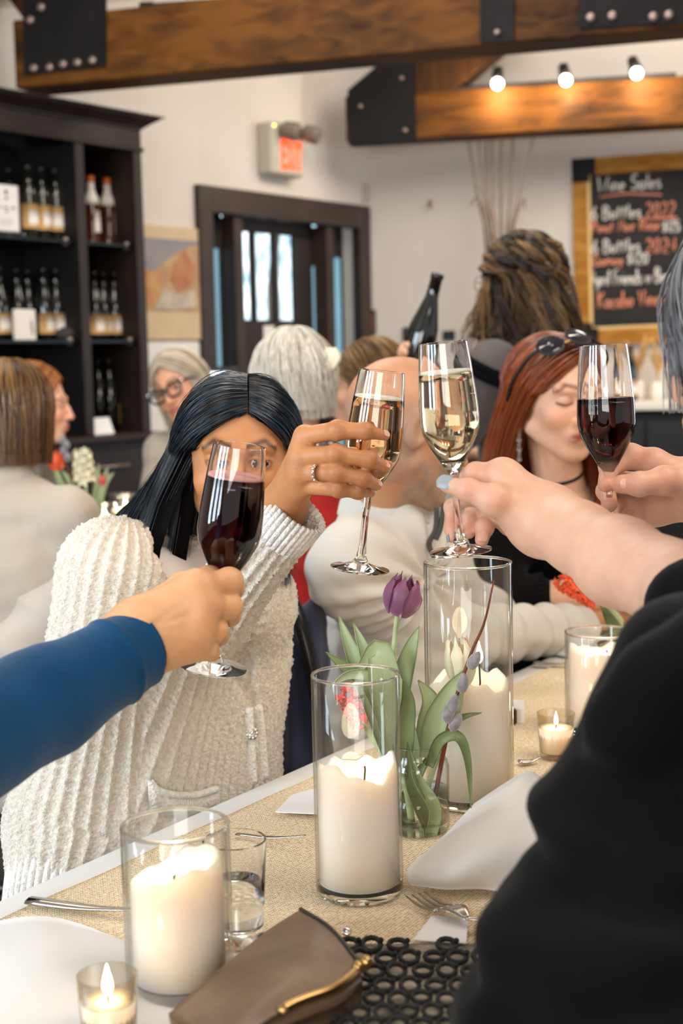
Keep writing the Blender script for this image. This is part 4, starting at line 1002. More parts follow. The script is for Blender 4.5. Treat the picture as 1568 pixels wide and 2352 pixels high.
def votive(c, r, h, label, fl):
    t = Thing('votive_candle', label, 'candle', c, 'votive candles on the long table')
    V, F = lathe([(0, 0), (r * .82, 0), (r * .86, .004), (r, h), (r - .002, h), (r * .84, .008), (0, .008)], 32, c); t.part('glass_cup', V, F, frost)
    V, F = lathe([(0, .0085), (r * .80, .0085), (r * .915, h * .66), (0, h * .64)], 24, c); t.part('wax', V, F, M['wax'])
    b = c + UP * h * .66; t.part('wick', *tube([b - UP * .002, b + UP * .006], .001, 5), mat=M['wick']); t.part('flame', *flame_mesh(b + UP * .004, fl), mat=M['flame'])
    l = bpy.data.lights.new('candle_light', 'POINT'); l.energy = .12; l.color = (1, .72, .4); l.shadow_soft_size = .01
    o = bpy.data.objects.new('candle_light', l); COL.objects.link(o); o.location = b + UP * .012
c = onz(1277, 1738, ZR); votive(c, PR(45, c[1]), W(1277, 1637, c[1])[2] - ZR, 'lit votive candle on the burlap beside the black sleeve', .02)
c = onz(253, 2412, ZT + .003); votive(c, PR(73, c[1]), W(253, 2238, c[1])[2] - c[2], 'lit votive candle at the near left corner of the table', .028)

# ---- water tumblers
def tumbler(c, r, h, fill, label):
    t = Thing('water_glass', label, 'glass', c)
    V, F = lathe([(0, 0), (r * .80, 0), (r * .86, .004), (r * .84, .012), (r * .995, h - .004), (r, h - .001), (r - .001, h), (r - .002, h - .001), (r * .995 - .002, h - .004), (r * .84 - .002, .018), (r * .8 - .002, .0145), (0, .014)], 40, c); t.part('glass_wall', V, F, M['flute'], auto=30)
    V, F = lathe([(0, .0138), (r * .84 - .0018, .0158), (r * .84 - .0018 + (r * .16) * (fill / h), fill), (0, fill)], 32, c); t.part('water', V, F, M['water'])
    return t
c = onz(545, 2158, ZR); tumbler(c, PR(76, c[1]), W(545, 1926, c[1])[2] - ZR, .058, 'small water tumbler behind the nearest candle cylinder')

# ---- champagne flutes
FLO = [(0, 0), (.030, .0), (.0345, .0008), (.0345, .0022), (.022, .0042), (.010, .0085), (.0058, .016), (.0042, .03), (.0038, .06), (.0046, .085), (.0085, .093), (.0115, .0965), (.0135, .100), (.0235, .1175), (.0305, .1325), (.0327, .145), (.0322, .165), (.0303, .19), (.0283, .213), (.02645, .2295), (.0262, .2314), (.0257, .2318)]
FLI = [(.0252, .2314), (.02545, .2295), (.0273, .213), (.0293, .19), (.0311, .165), (.0316, .1455), (.0296, .134), (.0226, .119), (.0130, .1045), (.008, .1028), (0, .1025)]
def flute(top, base, label, wine, fill, foam, bub=0, seed=1):
    ax = top - base; L_ = np.linalg.norm(ax); s = L_ / .232; ax = ax / L_
    t = Thing('champagne_flute', label, 'wine glass', base, 'raised champagne flutes')
    V, F = lathe([(r * s, h * s) for r, h in FLO + FLI], 64, base, ax); t.part('glass', V, F, M['flute'], auto=30)
    inn = FLI[::-1]; pr = [(r, h) for r, h in inn if h < fill]; rf = np.interp(fill, [h for r, h in inn], [r for r, h in inn])
    pr = [(max(0, r + .0002) if r > 0 else 0, h - .0002) for r, h in pr] + [(rf + .0002, fill), (0, fill)]
    V, F = lathe([(r * s, h * s) for r, h in pr], 64, base, ax); t.part('wine', V, F, wine)
    if foam:
        V, F = lathe([(rf * .80 * s, (fill + .0003) * s), ((rf - .0003) * s, (fill + .0003) * s), ((rf - .0003) * s, (fill + .0022) * s), ((rf - .002) * s, (fill + .0028) * s), (rf * .84 * s, (fill + .0014) * s), (rf * .80 * s, (fill + .0003) * s)], 48, base, ax); t.part('foam_ring', V, F, foam)
    if bub:
        rg = np.random.default_rng(seed); mb = MB(); x, y, _ = frame(ax)
        for k in range(bub):
            h = rg.uniform(.112, fill - .002); R_ = np.interp(h, [q[1] for q in inn], [q[0] for q in inn]) - .0010; a = rg.choice(np.linspace(0, 6.28, 11)) + rg.normal(0, .06)
            mb.add(*ball(base + (ax * h + (x * math.cos(a) + y * math.sin(a)) * R_) * s, rg.uniform(.0005, .0010) * s, 6, 4))
        t.part('bubbles', mb, mat=M['foam'], kind='stuff')
    return t, ax, s
D1, D2, D3, D4 = 1.45, 1.62, 1.50, 1.59
flute(W(550, 1022, D1), W(489, 1535, D1 + .015), 'champagne flute of dark red wine held up in front of the dark haired woman', M['redwine'], .199, M['foamr'])
flute(W(877, 852, D2), W(826, 1308, D2 + .01), 'champagne flute of blush wine held by a hand with a ring', M['blush'], .2005, M['foam'], 60, 4)
flute(W(1017, 786, D3), W(1058, 1268, D3 + .01), 'champagne flute of pale white wine held by fingers with grey nails', M['whitewine'], .1985, M['foam'], 60, 8)
flute(W(1385, 791, D4), W(1404, 1262, D4), 'champagne flute of red wine raised at the right in front of the red haired woman', M['redwine'], .172, None)

# ---- cutlery
def cutlery(name, a, b, label, fork=False, wid=.008, back=None):
    """handle from a to b (world, on the cloth); tines beyond b"""
    t = Thing(name, label, name, a); ax = nv(b - a); sd = nv(np.cross(UP, ax)); L_ = np.linalg.norm(b - a)
    P = [a + UP * .004, a + ax * L_ * .5 + UP * .003, a + ax * L_ * .85 + UP * .006, b + UP * .008]
    t.part('handle', *tube(spline(P, 14), [wid, wid * .9, wid * .55, wid * .4, wid * .45], 8, flat=(UP, .32)), mat=M['chrome'])
    if fork:
        G = np.array([[b + ax * .030 * u + sd * (v * (.0045 + .0075 * math.sin(min(1, u * 1.2) * 1.57))) + UP * (.008 + .004 * math.sin(u * 3.1)) for v in np.linspace(-1, 1, 5)] for u in np.linspace(-.05, 1, 8)]); V, F = sheet(G, .0022); t.part('neck', V, F, M['chrome'])
        for k in (-1.5, -.5, .5, 1.5):
            q = b + ax * .029 + sd * k * .0072; t.part('tine', *tube(spline([q + UP * .008, q + ax * .025 + UP * .005, q + ax * .05 + UP * .009], 8), [.0026, .0026, .0022, .001], 6, flat=(UP, .55)), mat=M['chrome'])
    return t
cutlery('knife', onz(66, 2076, ZR + .002), onz(330, 2106, ZR + .002), 'steel knife handle lying left of the nearest candle cylinder', wid=.0095)
cutlery('fork', onz(1175, 2098, ZR + .004), onz(1066, 2104, ZR + .01), 'steel fork with its tines against the middle candle cylinder') if False else None
# front fork lies with its tines toward the middle cylinder
fa_, fb_ = onz(1190, 2108, ZR + .004), onz(1010, 2108, ZR + .010)
ft = Thing('fork', 'steel fork with its tines against the foot of the middle candle cylinder', 'fork', onz(1060, 2110, ZR))
pts = [onz(1240, 2105, ZR + .006), onz(1130, 2112, ZR + .012), onz(1070, 2108, ZR + .014)]
ft.part('handle', *tube(spline(pts, 12), [.008, .006, .0042, .004], 8, flat=(UP, .35)), mat=M['chrome'])
pa, pb = onz(1070, 2106, ZR + .014), onz(985, 2085, ZR + .012); axf = nv(onz(905, 2028, ZR + .004) - pa); sdf = nv(np.cross(UP, axf))
G = np.array([[pa + axf * .034 * u + sdf * v * (.004 + .0085 * math.sin(min(1, u * 1.3) * 1.57)) + UP * (.004 * math.sin(u * 3.1)) for v in np.linspace(-1, 1, 5)] for u in np.linspace(-.1, 1, 9)]); V, F = sheet(G, .002); ft.part('neck', V, F, M['chrome'])
for k in (-1.5, -.5, .5, 1.5):
    q = pa + axf * .033 + sdf * k * .0076; ft.part('tine', *tube(spline([q, q + axf * .03 - UP * .005, q + axf * .062 - UP * .001], 8), [.0028, .0028, .0024, .001], 6, flat=(UP, .55)), mat=M['chrome'])
cutlery('spoon', onz(545, 1924, ZR + .002), onz(700, 1934, ZR + .012), 'thin steel fork handle ending behind the middle candle cylinder', wid=.0055).o.name = 'dessert_fork'
cutlery('knife', onz(1226, 1527, ZR), onz(1310, 1532, ZR), 'steel knife tip on the burlap by the far napkin', wid=.010)
cutlery('spoon', onz(1192, 1756, ZR), onz(1240, 1752, ZR), 'steel spoon end peeping out beside the tallest cylinder', wid=.008)

# ---- cards, chocolate, napkins
def flatcard(name, pts, z, th, m, label, cat):
    P = [onz(x, y, z) for x, y in pts]; V, F = prism([(np.dot(p - P[0], X3), np.dot(p - P[0], Y3)) for p in P], P[0], X3, Y3, UP, th)
    return solo(name, V, F, m, label, cat)
flatcard('place_card', [(632, 1866), (668, 1828), (722, 1812), (790, 1830), (760, 1872)], ZR + .004, .001, M['paper'], 'white place card lying behind the middle candle cylinder', 'card')
flatcard('place_card', [(948, 2160), (992, 2104), (1075, 2112), (1070, 2168)], ZR + .004, .001, M['paper'], 'white place card beside the fork and the black crochet', 'card')
cc = Thing('favour_card', 'small white card with a brown chocolate beside the tallest cylinder', 'card', onz(1190, 1660, ZR))
a, b = onz(1172, 1660, ZR), onz(1202, 1660, ZR); V, F = obox((a + b) / 2 + UP * .018, nv(b - a), np.cross(UP, nv(b - a)), UP, .011, .001, .018); cc.part('card', V, F, M['paper'], smooth=False)
V, F = obox(a + UP * .012 - Y3 * .008, nv([1, .4, 0]), nv([-.4, 1, 0]), UP, .008, .006, .012, .002); cc.part('chocolate', V, F, mat('chocolate', '#3d1f14', .4), smooth=False)
def napkin(name, pix, zs, label, th=.004, n=16):
    """cloth patch from rows of (px, py, height above the table)"""
    rows = [spline([onz(x, y, ZR + h) for x, y, h in r], n) for r in pix]; G = np.array(rows).transpose(1, 0, 2)
    G2 = np.array([spline(g, n) for g in G]); V, F = sheet(G2, th); return solo(name, V, F, M['napkin'], label, 'napkin', smooth=True)
napkin('napkin', [[(1253, 1800, .04), (1215, 1775, .058), (1165, 1800, .045), (1090, 1850, .03)], [(1250, 1850, .045), (1180, 1830, .066), (1100, 1880, .055), (1010, 1935, .03)], [(1240, 1950, .04), (1150, 1930, .055), (1060, 1955, .045), (950, 1985, .022)], [(1200, 2020, .014), (1120, 2000, .03), (1030, 2010, .026), (935, 2010, .014)], [(1200, 2058, .004), (1110, 2038, .006), (1020, 2038, .006), (945, 2028, .002)]], 0, 'white napkin standing folded in a peak beside the black sleeve', .005)
napkin('napkin', [[(1262, 1500, .0), (1300, 1508, .0), (1350, 1512, .0)], [(1265, 1478, .012), (1305, 1480, .02), (1360, 1485, .02)], [(1290, 1462, .02), (1325, 1462, .03), (1380, 1466, .025)], [(1320, 1470, .0), (1350, 1462, .0), (1400, 1466, .0)]], 0, 'white napkin rolled up on the far end of the table', .006)
napkin('napkin', [[(-80, 2135, .0), (60, 2108, .008), (160, 2118, .004), (290, 2166, .0)], [(-80, 2190, .016), (80, 2165, .018), (220, 2180, .012), (420, 2200, .004)], [(-80, 2290, .01), (100, 2250, .020), (300, 2250, .012), (556, 2196, .0)], [(-80, 2420, .006), (100, 2380, .008), (280, 2350, .006), (500, 2262, .0)], [(-80, 2600, .0), (60, 2560, .0), (240, 2500, .0), (420, 2330, .0)]], 0, 'large white napkin spread under the nearest candles', .003)

# ---- brown clutch purse and black crochet wrap at the front
zq = ZT + .075
def mid(px, py, z): return onz(px, py, z)
cl = Thing('clutch_purse', 'brown leather clutch purse with brass frame at the bottom of the picture', 'purse', onz(620, 2330, ZT + .003))
T_ = [mid(696, 2105, ZT + .075), mid(852, 2236, ZT + .085), mid(640, 2352 - 20, ZT + .09), mid(560, 2420, ZT + .09), mid(380, 2420, ZT + .05), mid(430, 2330, ZT + .035)]
top = np.array([[mid(690, 2104, .80), mid(760, 2150, .812), mid(830, 2236, .815)], [mid(620, 2150, .802), mid(700, 2205, .825), mid(770, 2285, .818)], [mid(510, 2240, .80), mid(600, 2290, .822), mid(660, 2330, .818)], [mid(390, 2345, .797), mid(470, 2400, .806), mid(520, 2430, .812)]])
G = np.array([spline(r, 18) for r in top]); G = np.array([spline(G[:, j], 22) for j in range(18)]); V, F = sheet(G, .012); cl.part('flap', V, F, M['wallet'])
mb = MB(); Gb = G.copy(); Gb[:, :, 2] -= .022; V, F = sheet(Gb * 1.0, .030); cl.part('body', V, F, M['wallet'])
edge = [p + UP * .006 for p in G[-1]]
cl.part('brass_frame', *tube(edge[1:16], .0042, 8), mat=M['brass'])
e2_ = [q for q in G[:, 0]]
for p in (G[-1][1] + UP * .008, G[-1][0] + UP * .010 + X3 * .004): cl.part('clasp_ball', *ball(p, .0055, 12, 8), mat=M['brass'])
cl.part('side_seam', *tube([p + UP * .007 for p in G[:, 0]], .002, 6), mat=M['black'])
# crochet wrap: rings of yarn joined in a net
cw_ = Thing('crochet_wrap', 'black crochet wrap full of round holes under the clutch purse', 'wrap', onz(900, 2260, ZT + .003))
mb = MB()
def wrapz(px, py): return ZT + .012 + .038 * max(0, min(1, (py - 2160) / 150)) * (1 - .3 * max(0, min(1, (900 - px) / 400)))
k = 0
for iy, py in enumerate(np.arange(2168, 2470, 31)):
    for ix, px in enumerate(np.arange(520, 1090, 56)):
        x = px + (iy % 2) * 28 + RNG.uniform(-4, 4); y = py + RNG.uniform(-3, 3)
        if y < 2168 + max(0, (720 - x)) * .75: continue
        z = wrapz(x, y); c = onz(x, y, z); a = np.linspace(0, 2 * math.pi, 13); r_ = PR(22, c[1]); ry = r_ * 1.5 * (.8 + .4 * ((k * 7) % 5) / 4)
        P = [c + X3 * math.cos(t) * r_ + Y3 * math.sin(t) * ry for t in a]; mb.add(*tube(P, PR(6.5, c[1]), 6, caps=False)); k += 1
        mb.add(*ball(c + X3 * r_ * 1.05 + UP * .004, PR(7, c[1]), 7, 5))
cw_.part('yarn_rings', mb, mat=M['crochet'], kind='stuff')
G = np.array([[onz(x, y + max(0, 700 - x) * .75, wrapz(x, y) - .012) for y in np.linspace(2172, 2480, 10)] for x in np.linspace(540, 1090, 14)]); V, F = sheet(G, .004); cw_.part('lining', V, F, mat('wrap_lining', '#8f8474', .9, noise=.5, nscale=40))
V, F = lathe([(.004 + .0015 * math.cos(q), .0015 * math.sin(q)) for q in np.linspace(0, 6.28, 9)], 16, onz(795, 2140, ZR + .01), nv([.3, -.4, 1])); solo('bracelet_charm', V, F, M['ringmetal'], 'small silver ring lying by the clutch purse', 'ring', smooth=True)
# ---------------------------------------------------------------- people: shared builders
class Head:
    """local axes: X = the person's right, Y = forward, Z = up; origin between the ears"""
    def __init__(s, c, yaw, pitch=0.0, tilt=0.0, sc=1.0):
        """yaw: 0 faces the camera, + turns toward the picture's right; pitch + looks down; tilt + leans the crown to the picture's right"""
        y = math.radians(yaw); f = np.array([math.sin(y), -math.cos(y), 0]); r = np.cross(f, UP)
        p = math.radians(pitch); f2 = f * math.cos(p) - UP * math.sin(p); u2 = np.cross(r, f2)
        t = math.radians(tilt); vx = -r                      # picture-right for a camera-facing head
        u3 = u2 * math.cos(t) + vx * math.sin(t); r3 = np.cross(f2, u3)
        s.R = np.stack([r3, f2, u3], 1); s.c = np.asarray(c, float); s.s = sc; s.f0 = f; s.r0 = r
    def P(s, x, y, z): return s.c + s.R @ (np.array([x, y, z]) * s.s)
    def D(s, v): return s.R @ np.asarray(v, float)
    def L(s, P): return ((P - s.c) @ s.R) / s.s
def add_head(S, h, male=False, closed=False, neck=True, neck_to=None, jaw=1.0, crown=1.0, eye_open=.0044):
    P, k, R = h.P, h.s, h.R
    S.ell(P(0, -.012, .030 * crown), np.array([.073, .094, .086 * crown]) * k, R, .02)
    S.ell(P(0, .012, .0), np.array([.068, .075, .085]) * k, R, .02)
    S.ell(P(0, .036, -.045), np.array([.055, .052, .062]) * k * [jaw, 1, 1], R, .02)
    S.cone(P(0, .068, -.098), P(0, .064, -.09), .019 * k * jaw, .022 * k, .018)
    for q in (-1, 1):
        S.cone(P(q * .056 * jaw, .005, -.055), P(q * .018, .062, -.096), .016 * k, .014 * k, .022)
        S.ell(P(q * .038, .060, -.028), np.array([.023, .022, .02]) * k, R, .02)
        S.cone(P(q * .012, .087, .022), P(q * .044, .076, .024), .009 * k, .008 * k, .014)
    for q in (-1, 1): S.ell(P(q * .032, .098, .002), np.array([.018, .018, .012]) * k, R, .012, 's')
    S.chain([P(0, .086, .014), P(0, .097, -.012), P(0, .106, -.033)], np.array([.0075, .0088, .0115]) * k, .009)
    for q in (-1, 1):
        S.ell(P(q * .0125, .095, -.037), np.array([.0085, .010, .0075]) * k, R, .006)
        S.ell(P(q * .0065, .103, -.0455), np.array([.0038, .005, .004]) * k, R, .003, 's')
        S.ell(P(q * .032, .073, .002), np.array([.0145, .0135, .0135]) * k, R, .003)      # eyelids over the eyeball
        if not closed: S.ell(P(q * .032, .0875, .0015), np.array([.0125, .009, eye_open]) * k, R, .002, 's')
    S.ell(P(0, .078, -.064), np.array([.028, .019, .019]) * k, R, .014)
    S.cone(P(-.019, .088, -.0605), P(.019, .088, -.0605), .0045 * k, .0045 * k, .005); S.cone(P(-.006, .0955, -.0595), P(.006, .0955, -.0595), .0055 * k, .0055 * k, .006)
    S.cone(P(-.016, .089, -.070), P(.016, .089, -.070), .0055 * k, .0055 * k, .006); S.cone(P(0, .0935, -.0705), P(.001, .0935, -.0705), .006 * k, .006 * k, .006)
    S.cone(P(-.024, .092, -.0652), P(.024, .092, -.0652), .0016 * k, .0016 * k, .002, 's'); S.cone(P(-.01, .1005, -.0650), P(.01, .1005, -.0650), .0018 * k, .0018 * k, .002, 's')
    for q in (-1, 1):
        S.ell(P(q * .076, -.008, -.004), np.array([.010, .019, .031]) * k, R @ np.array(Matrix.Rotation(q * -.35, 3, 'Z')), .006)
        S.ell(P(q * .086, -.003, -.002), np.array([.005, .011, .020]) * k, R, .004, 's')
    if neck:
        b = P(0, -.035, -.175) if neck_to is None else np.asarray(neck_to, float)
        S.cone(P(0, -.018, -.055), b, (.054 if male else .047) * k, (.062 if male else .052) * k, .022)

def skin_col(base, lip='#a8584a', h=None, blush=.22, brow=None, lash=None, stubble=None, beard=None, seed=0, spots=(), spotc=(1.0, .80, .74)):
    b = np.array(lin(base)); lp = np.array(lin(lip)); br = np.array(lin(brow)) if brow else None
    def fn(V):
        C = np.tile(b, (len(V), 1)); C *= (1 + .06 * vnoise(V, 55, seed))[:, None]
        for p_, r_ in spots:
            w = (.55 * np.exp(-(((V - p_) ** 2).sum(1)) / r_ ** 2))[:, None]; C = C * (1 - w) + C * np.array(spotc) * w
        if h is None: return np.clip(C, 0, 1)
        L = h.L(V); x, y, z = L.T; front = np.clip((y - .03) / .03, 0, 1); near = (np.sqrt((L ** 2).sum(1)) < .150) & (y < .125)
        def mix(w, c):
            nonlocal C
            w = (np.clip(w, 0, 1) * near)[:, None]; C = C * (1 - w) + np.asarray(c) * w
        g = lambda cx, cz, sx, sz: np.exp(-((np.abs(x) - cx) / sx) ** 2 - ((z - cz) / sz) ** 2) * front
        red = b * np.array([1.02, .74, .68]); dark = b * np.array([.62, .5, .46])
        mix(blush * 1.6 * g(.042, -.03, .022, .02), red); mix(blush * 1.5 * g(0, -.035, .014, .014), red); mix(.28 * g(.03, .002, .02, .012), dark)
        mix(.9 * np.exp(-(x / .024) ** 6 - ((z + .0645 - .002 * np.cos(x * 160)) / .0098) ** 4) * (y > .07), lp)
        mix(.75 * np.exp(-(x / .024) ** 6 - ((z + .0652) / .0013) ** 2) * (y > .07), lp * .35)
        mix(.5 * g(.0065, -.046, .004, .004), dark)
        if br is not None:
            zb = .0265 + .006 * np.clip((np.abs(x) - .012) / .02, 0, 1) - .010 * np.clip((np.abs(x) - .036) / .014, 0, 1)
            mix(.85 * np.exp(-((z - zb) / .0044) ** 2) * ((np.abs(x) > .011) & (np.abs(x) < .052)) * (y > .04), br)
        q_ = np.sqrt(((np.abs(x) - .032) / .0135) ** 2 + ((z - .0015) / .0056) ** 2)
        if br is not None and lash is None: mix(.8 * np.exp(-((q_ - 1.02) / .16) ** 2) * np.clip(.45 + z * 90, .15, 1) * front, (.012, .008, .006))
        if lash is not None:
            lc = np.array(lin(lash)); zl = lash_z; mix(.95 * np.exp(-((z - (-.0045 + .003 * (np.abs((np.abs(x) - .032)) / .014) ** 2)) / .0019) ** 2) * (np.abs(np.abs(x) - .032) < .0155) * (y > .05), lc)
        if beard is not None:
            w = np.clip((-.035 - z - .3 * (y < .0)) / .02, 0, 1) * np.clip((y + .005) / .02, 0, 1) * (z > -.14); mix(w * (.55 + .4 * vnoise(V, 260, 5)), lin(beard))
        return np.clip(C, 0, 1)
    return fn
lash_z = 0
def eyes(t, h, iris='#2a1810', parent=None, look=(0, 0)):
    for q in (-1, 1):
        V, F = ball((0, 0, 0), 1, 24, 18); d = nv([look[0], 1, look[1]]); a = V @ d
        C = np.tile(lin('#e6dcd4'), (len(V), 1)); C[a > .76] = lin(iris); C[a > .94] = (.004, .003, .003)
        Vw = np.array([h.P(q * .032, .0745, .0015) + h.R @ (v * .0117 * h.s) for v in V]); t.part('eye', Vw, F, M['eye'], parent=parent, col=C)

def hairdo(t, h, cols, R=(.083, .104, .118), c=(0, -.012, .022), phim=115, zend=-.2, flare=.0, y0=(.07, -.04), part=0.0, n=1200, r=.0009, wave=0.0, wf=6.0, thick=.02, name='hair',
           mat='hair', seed=1, ng=31, npnt=20, under=True, phi_c=0.0, side_in=0.0, lift=0.0, clump=0, parent=None, tip=.25, frontdrop=0.0, shape=None, endjit=.02, ucol=.75, skip=None, ulen=.9):
    """sheets of hair from a parting on the crown down over the skull; each lock is real geometry"""
    rg = np.random.default_rng(seed); R = np.asarray(R); c = np.asarray(c)
    phis = np.radians(np.linspace(-phim, phim, ng)) + math.radians(phi_c); G = np.zeros((ng, npnt, 3))
    for i, ph in enumerate(phis):
        fr = abs(ph - math.radians(phi_c)) / math.radians(phim)
        z_e = zend(math.degrees(ph)) if callable(zend) else zend
        sg = 1 if ph >= 0 else -1
        st = np.array([part + sg * .0012, y0[1] + (y0[0] - y0[1]) * fr ** 1.3, 0])
        zz = 1 - ((st[0] - c[0]) / R[0]) ** 2 - ((st[1] - c[1]) / R[1]) ** 2; st[2] = c[2] + R[2] * math.sqrt(max(.02, zz))
        d0 = (st - c) / R; d0 /= np.linalg.norm(d0)
        d1 = np.array([math.sin(ph), -math.cos(ph), -.12]); d1 /= np.linalg.norm(d1)
        om = math.acos(np.clip(np.dot(d0, d1), -1, 1)); pts = []
        for u in np.linspace(0, 1, 9):
            q = (math.sin((1 - u) * om) * d0 + math.sin(u * om) * d1) / max(math.sin(om), 1e-4); pts.append(c + q * R * (1 + lift * math.sin(u * math.pi)))
        end = pts[-1]; drop = end[2] - z_e
        if drop > .01:
            for u in (.33, .66, 1.0):
                q = end.copy(); q[2] = end[2] - drop * u; q[0] *= 1 + (flare - side_in) * u; q[1] += flare * .06 * u * (-1 if q[1] < 0 else 1); q[1] += frontdrop * u * fr; pts.append(q)
        else: pts = [p for p in pts if p[2] > z_e] or pts[:3]
        if shape: pts = [shape(p, fr, sg, k / (len(pts) - 1)) for k, p in enumerate(pts)]
        G[i] = spline(pts, npnt)
    mb = MB(); cols = [np.array(lin(x)) for x in cols]
    N = np.cross(np.gradient(G, axis=0), np.gradient(G, axis=1)); N /= np.linalg.norm(N, axis=2)[..., None] + 1e-9
    if np.sum(N * (G - c)) < 0: N = -N
    toW = lambda A: h.c + (A * h.s) @ h.R.T
    if under:
        fl = (G - N * thick * .5)[:, :max(5, int(npnt * ulen))]; V, F = sheet(fl, thick * .7); t.part('hair_base', toW(V), F, M['hairmatte'], parent=parent, col=np.tile(cols[0] * ucol, (len(V), 1)))
    nc = clump or n; cg = rg.uniform(0, ng - 1.001, nc); cphase = rg.uniform(0, 6.28, nc); camp = rg.uniform(.6, 1.3, nc); csh = rg.uniform(0, 1, nc); cd2 = rg.uniform(0, 1, nc)
    T = np.linspace(0, 1, npnt)
    for k in range(n):
        j = k % nc; g = np.clip(cg[j] + (rg.normal(0, .16) if clump else 0), 0, ng - 1.001); i = int(g); f = g - i
        P = G[i] * (1 - f) + G[i + 1] * f; Nn = N[i]
        dep = -thick * .75 * (rg.uniform() ** 2) + .003 * rg.normal()
        P = P + Nn * (dep * np.minimum(1, T * 5 + .2))[:, None]
        Tx = np.gradient(G, axis=0)[i]; Tx /= np.linalg.norm(Tx, axis=1)[:, None] + 1e-9
        P = P + Tx * (rg.normal(0, .004) * T + rg.normal(0, .0015))[:, None]
        if wave:
            w_ = wave * camp[j] * np.clip(T * 2.2 - .25, 0, 1); a = T * wf * 6.28 * rg.normal(1, .02) + cphase[j] + rg.normal(0, .25)
            P = P + Tx * (w_ * np.sin(a))[:, None] + Nn * (w_ * .8 * np.cos(a))[:, None]
        L_ = 1 - endjit * abs(rg.normal()) * 3; m = max(6, int(npnt * min(1, L_))); P = P[:m]
        if skip is not None and skip(P): continue
        s = csh[j] if clump else rg.uniform(); s = np.clip(s + rg.normal(0, .1), 0, .999) * (len(cols) - 1); a = int(s); cl_ = cols[a] * (1 - s + a) + cols[a + 1] * (s - a) if len(cols) > 1 else cols[0]
        rr = r * rg.uniform(.7, 1.3)
        V, F = tube(P, [rr * .8, rr, rr, rr * tip], 3, caps=False); mb.add(toW(V), F, np.clip(cl_ * rg.uniform(.8, 1.2), 0, 1))
    return t.part(name, mb, mat=M[mat], parent=parent)

def body_axes(h, turn=0.0):
    a = math.radians(turn); f = h.f0 * math.cos(a) + np.cross(UP, h.f0) * math.sin(a); return f, np.cross(f, UP)
def seated(t, h, cloth, skin, trousers='denim', turn=0.0, sw=.185, dep=.12, arms=True, vox=.007, lean=(0, 0), vis=True, elbow=None, male=False, head_kw=None, neckline=.045, hvox=.0035, body_name='body', top_name='top', legs=True, stand=False, hem=None):
    """generic figure: body mesh (head, neck, trunk core, forearms), a top, trousers and shoes"""
    f, r = body_axes(h, turn); k = h.s
    nb = h.P(0, -.035, -.165) ; nb = np.array(nb)
    pel = nb + np.array([lean[0], lean[1], 0]); pel[2] = .52 if not stand else max(.9, nb[2] - .56)
    ch = nb + (pel - nb) * .36 - UP * .02 + f * .01; wa = nb + (pel - nb) * .72
    sh = [nb + r * q * sw - UP * .055 for q in (-1, 1)]
    S = Sdf(); add_head(S, h, male, **(head_kw or {})); S.chain([nb, ch, wa, pel], [.055, .085, .085, .09], .04)
    S.cone(sh[0], sh[1], .04, .04, .04)
    El, Wr = [], []
    for q, s_ in zip((-1, 1), sh):
        e = s_ + r * q * .05 - UP * .27 + f * .03; w_ = e + f * .22 - r * q * .10 - UP * .0
        if elbow and q in elbow: e, w_ = [np.asarray(v, float) for v in elbow[q]]
        El.append(e); Wr.append(w_)
        if arms:
            S.chain([s_, e, w_], [.04, .034, .024], .02); S.ell(w_ + nv(w_ - e) * .05, [.03, .03, .03], None, .03)
    V, F = mesh_sdf(S, hvox if vis else .006); t.part(body_name, V, F, M['skin'], col=skin(V))
    C = Sdf(); C.chain([nb - UP * .06, ch, wa, pel], [dep * .72, dep, dep * .98, dep * 1.12], .05, flat=(r, 1.28)); C.chain([sh[0] - UP * .005, nb - UP * .035, sh[1] - UP * .005], [.062, .062, .062], .04)
    C.cone(nb - UP * .05, nb + (h.P(0, -.02, -.08) - nb) * neckline * 8, .068 * k, .060 * k, .02)
    if arms:
        for s_, e, w_ in zip(sh, El, Wr): C.chain([s_, e, w_ - nv(w_ - e) * .02], [.062, .052, .040], .03); C.cut(w_ , w_ - e, .003) if False else None
    V, F = mesh_sdf(C, vox); V = V + vnormals(V, F) * (.0035 * vnoise(V, 28, 3) + .002 * vnoise(V, 70, 4))[:, None]
    t.part(top_name, V, F, M[cloth])
    if legs:
        T_ = Sdf()
        for q in (-1, 1):
            hp = pel + r * q * .09 - UP * .02
            if stand: kn = hp * [1, 1, 0] + UP * .48 + f * .02; an = kn * [1, 1, 0] + UP * .08 - f * .02
            else: kn = hp + f * .40 - UP * .02; an = kn * [1, 1, 0] + UP * .09 - f * .04
            T_.chain([hp, kn, an], [.092, .068, .05], .03)
        T_.cone(pel - r * .05, pel + r * .05, .12, .12, .04)
        V, F = mesh_sdf(T_, .012); t.part('trousers', V, F, M[trousers])
        for q in (-1, 1):
            hp = pel + r * q * .09
            an = (hp * [1, 1, 0] + UP * .05 - f * .0) if stand else (hp + f * .36) * [1, 1, 0] + UP * .05
            B_ = Sdf(); B_.cone(an - f * .05, an + f * .13 - UP * .012, .048, .038, .02, flat=(UP, .85)); V, F = mesh_sdf(B_, .008); V[:, 2] = np.maximum(V[:, 2], 0.001); t.part('shoe', V, F, M['blackcloth'])
    return dict(f=f, r=r, nb=nb, pel=pel, ch=ch, sh=sh, El=El, Wr=Wr)
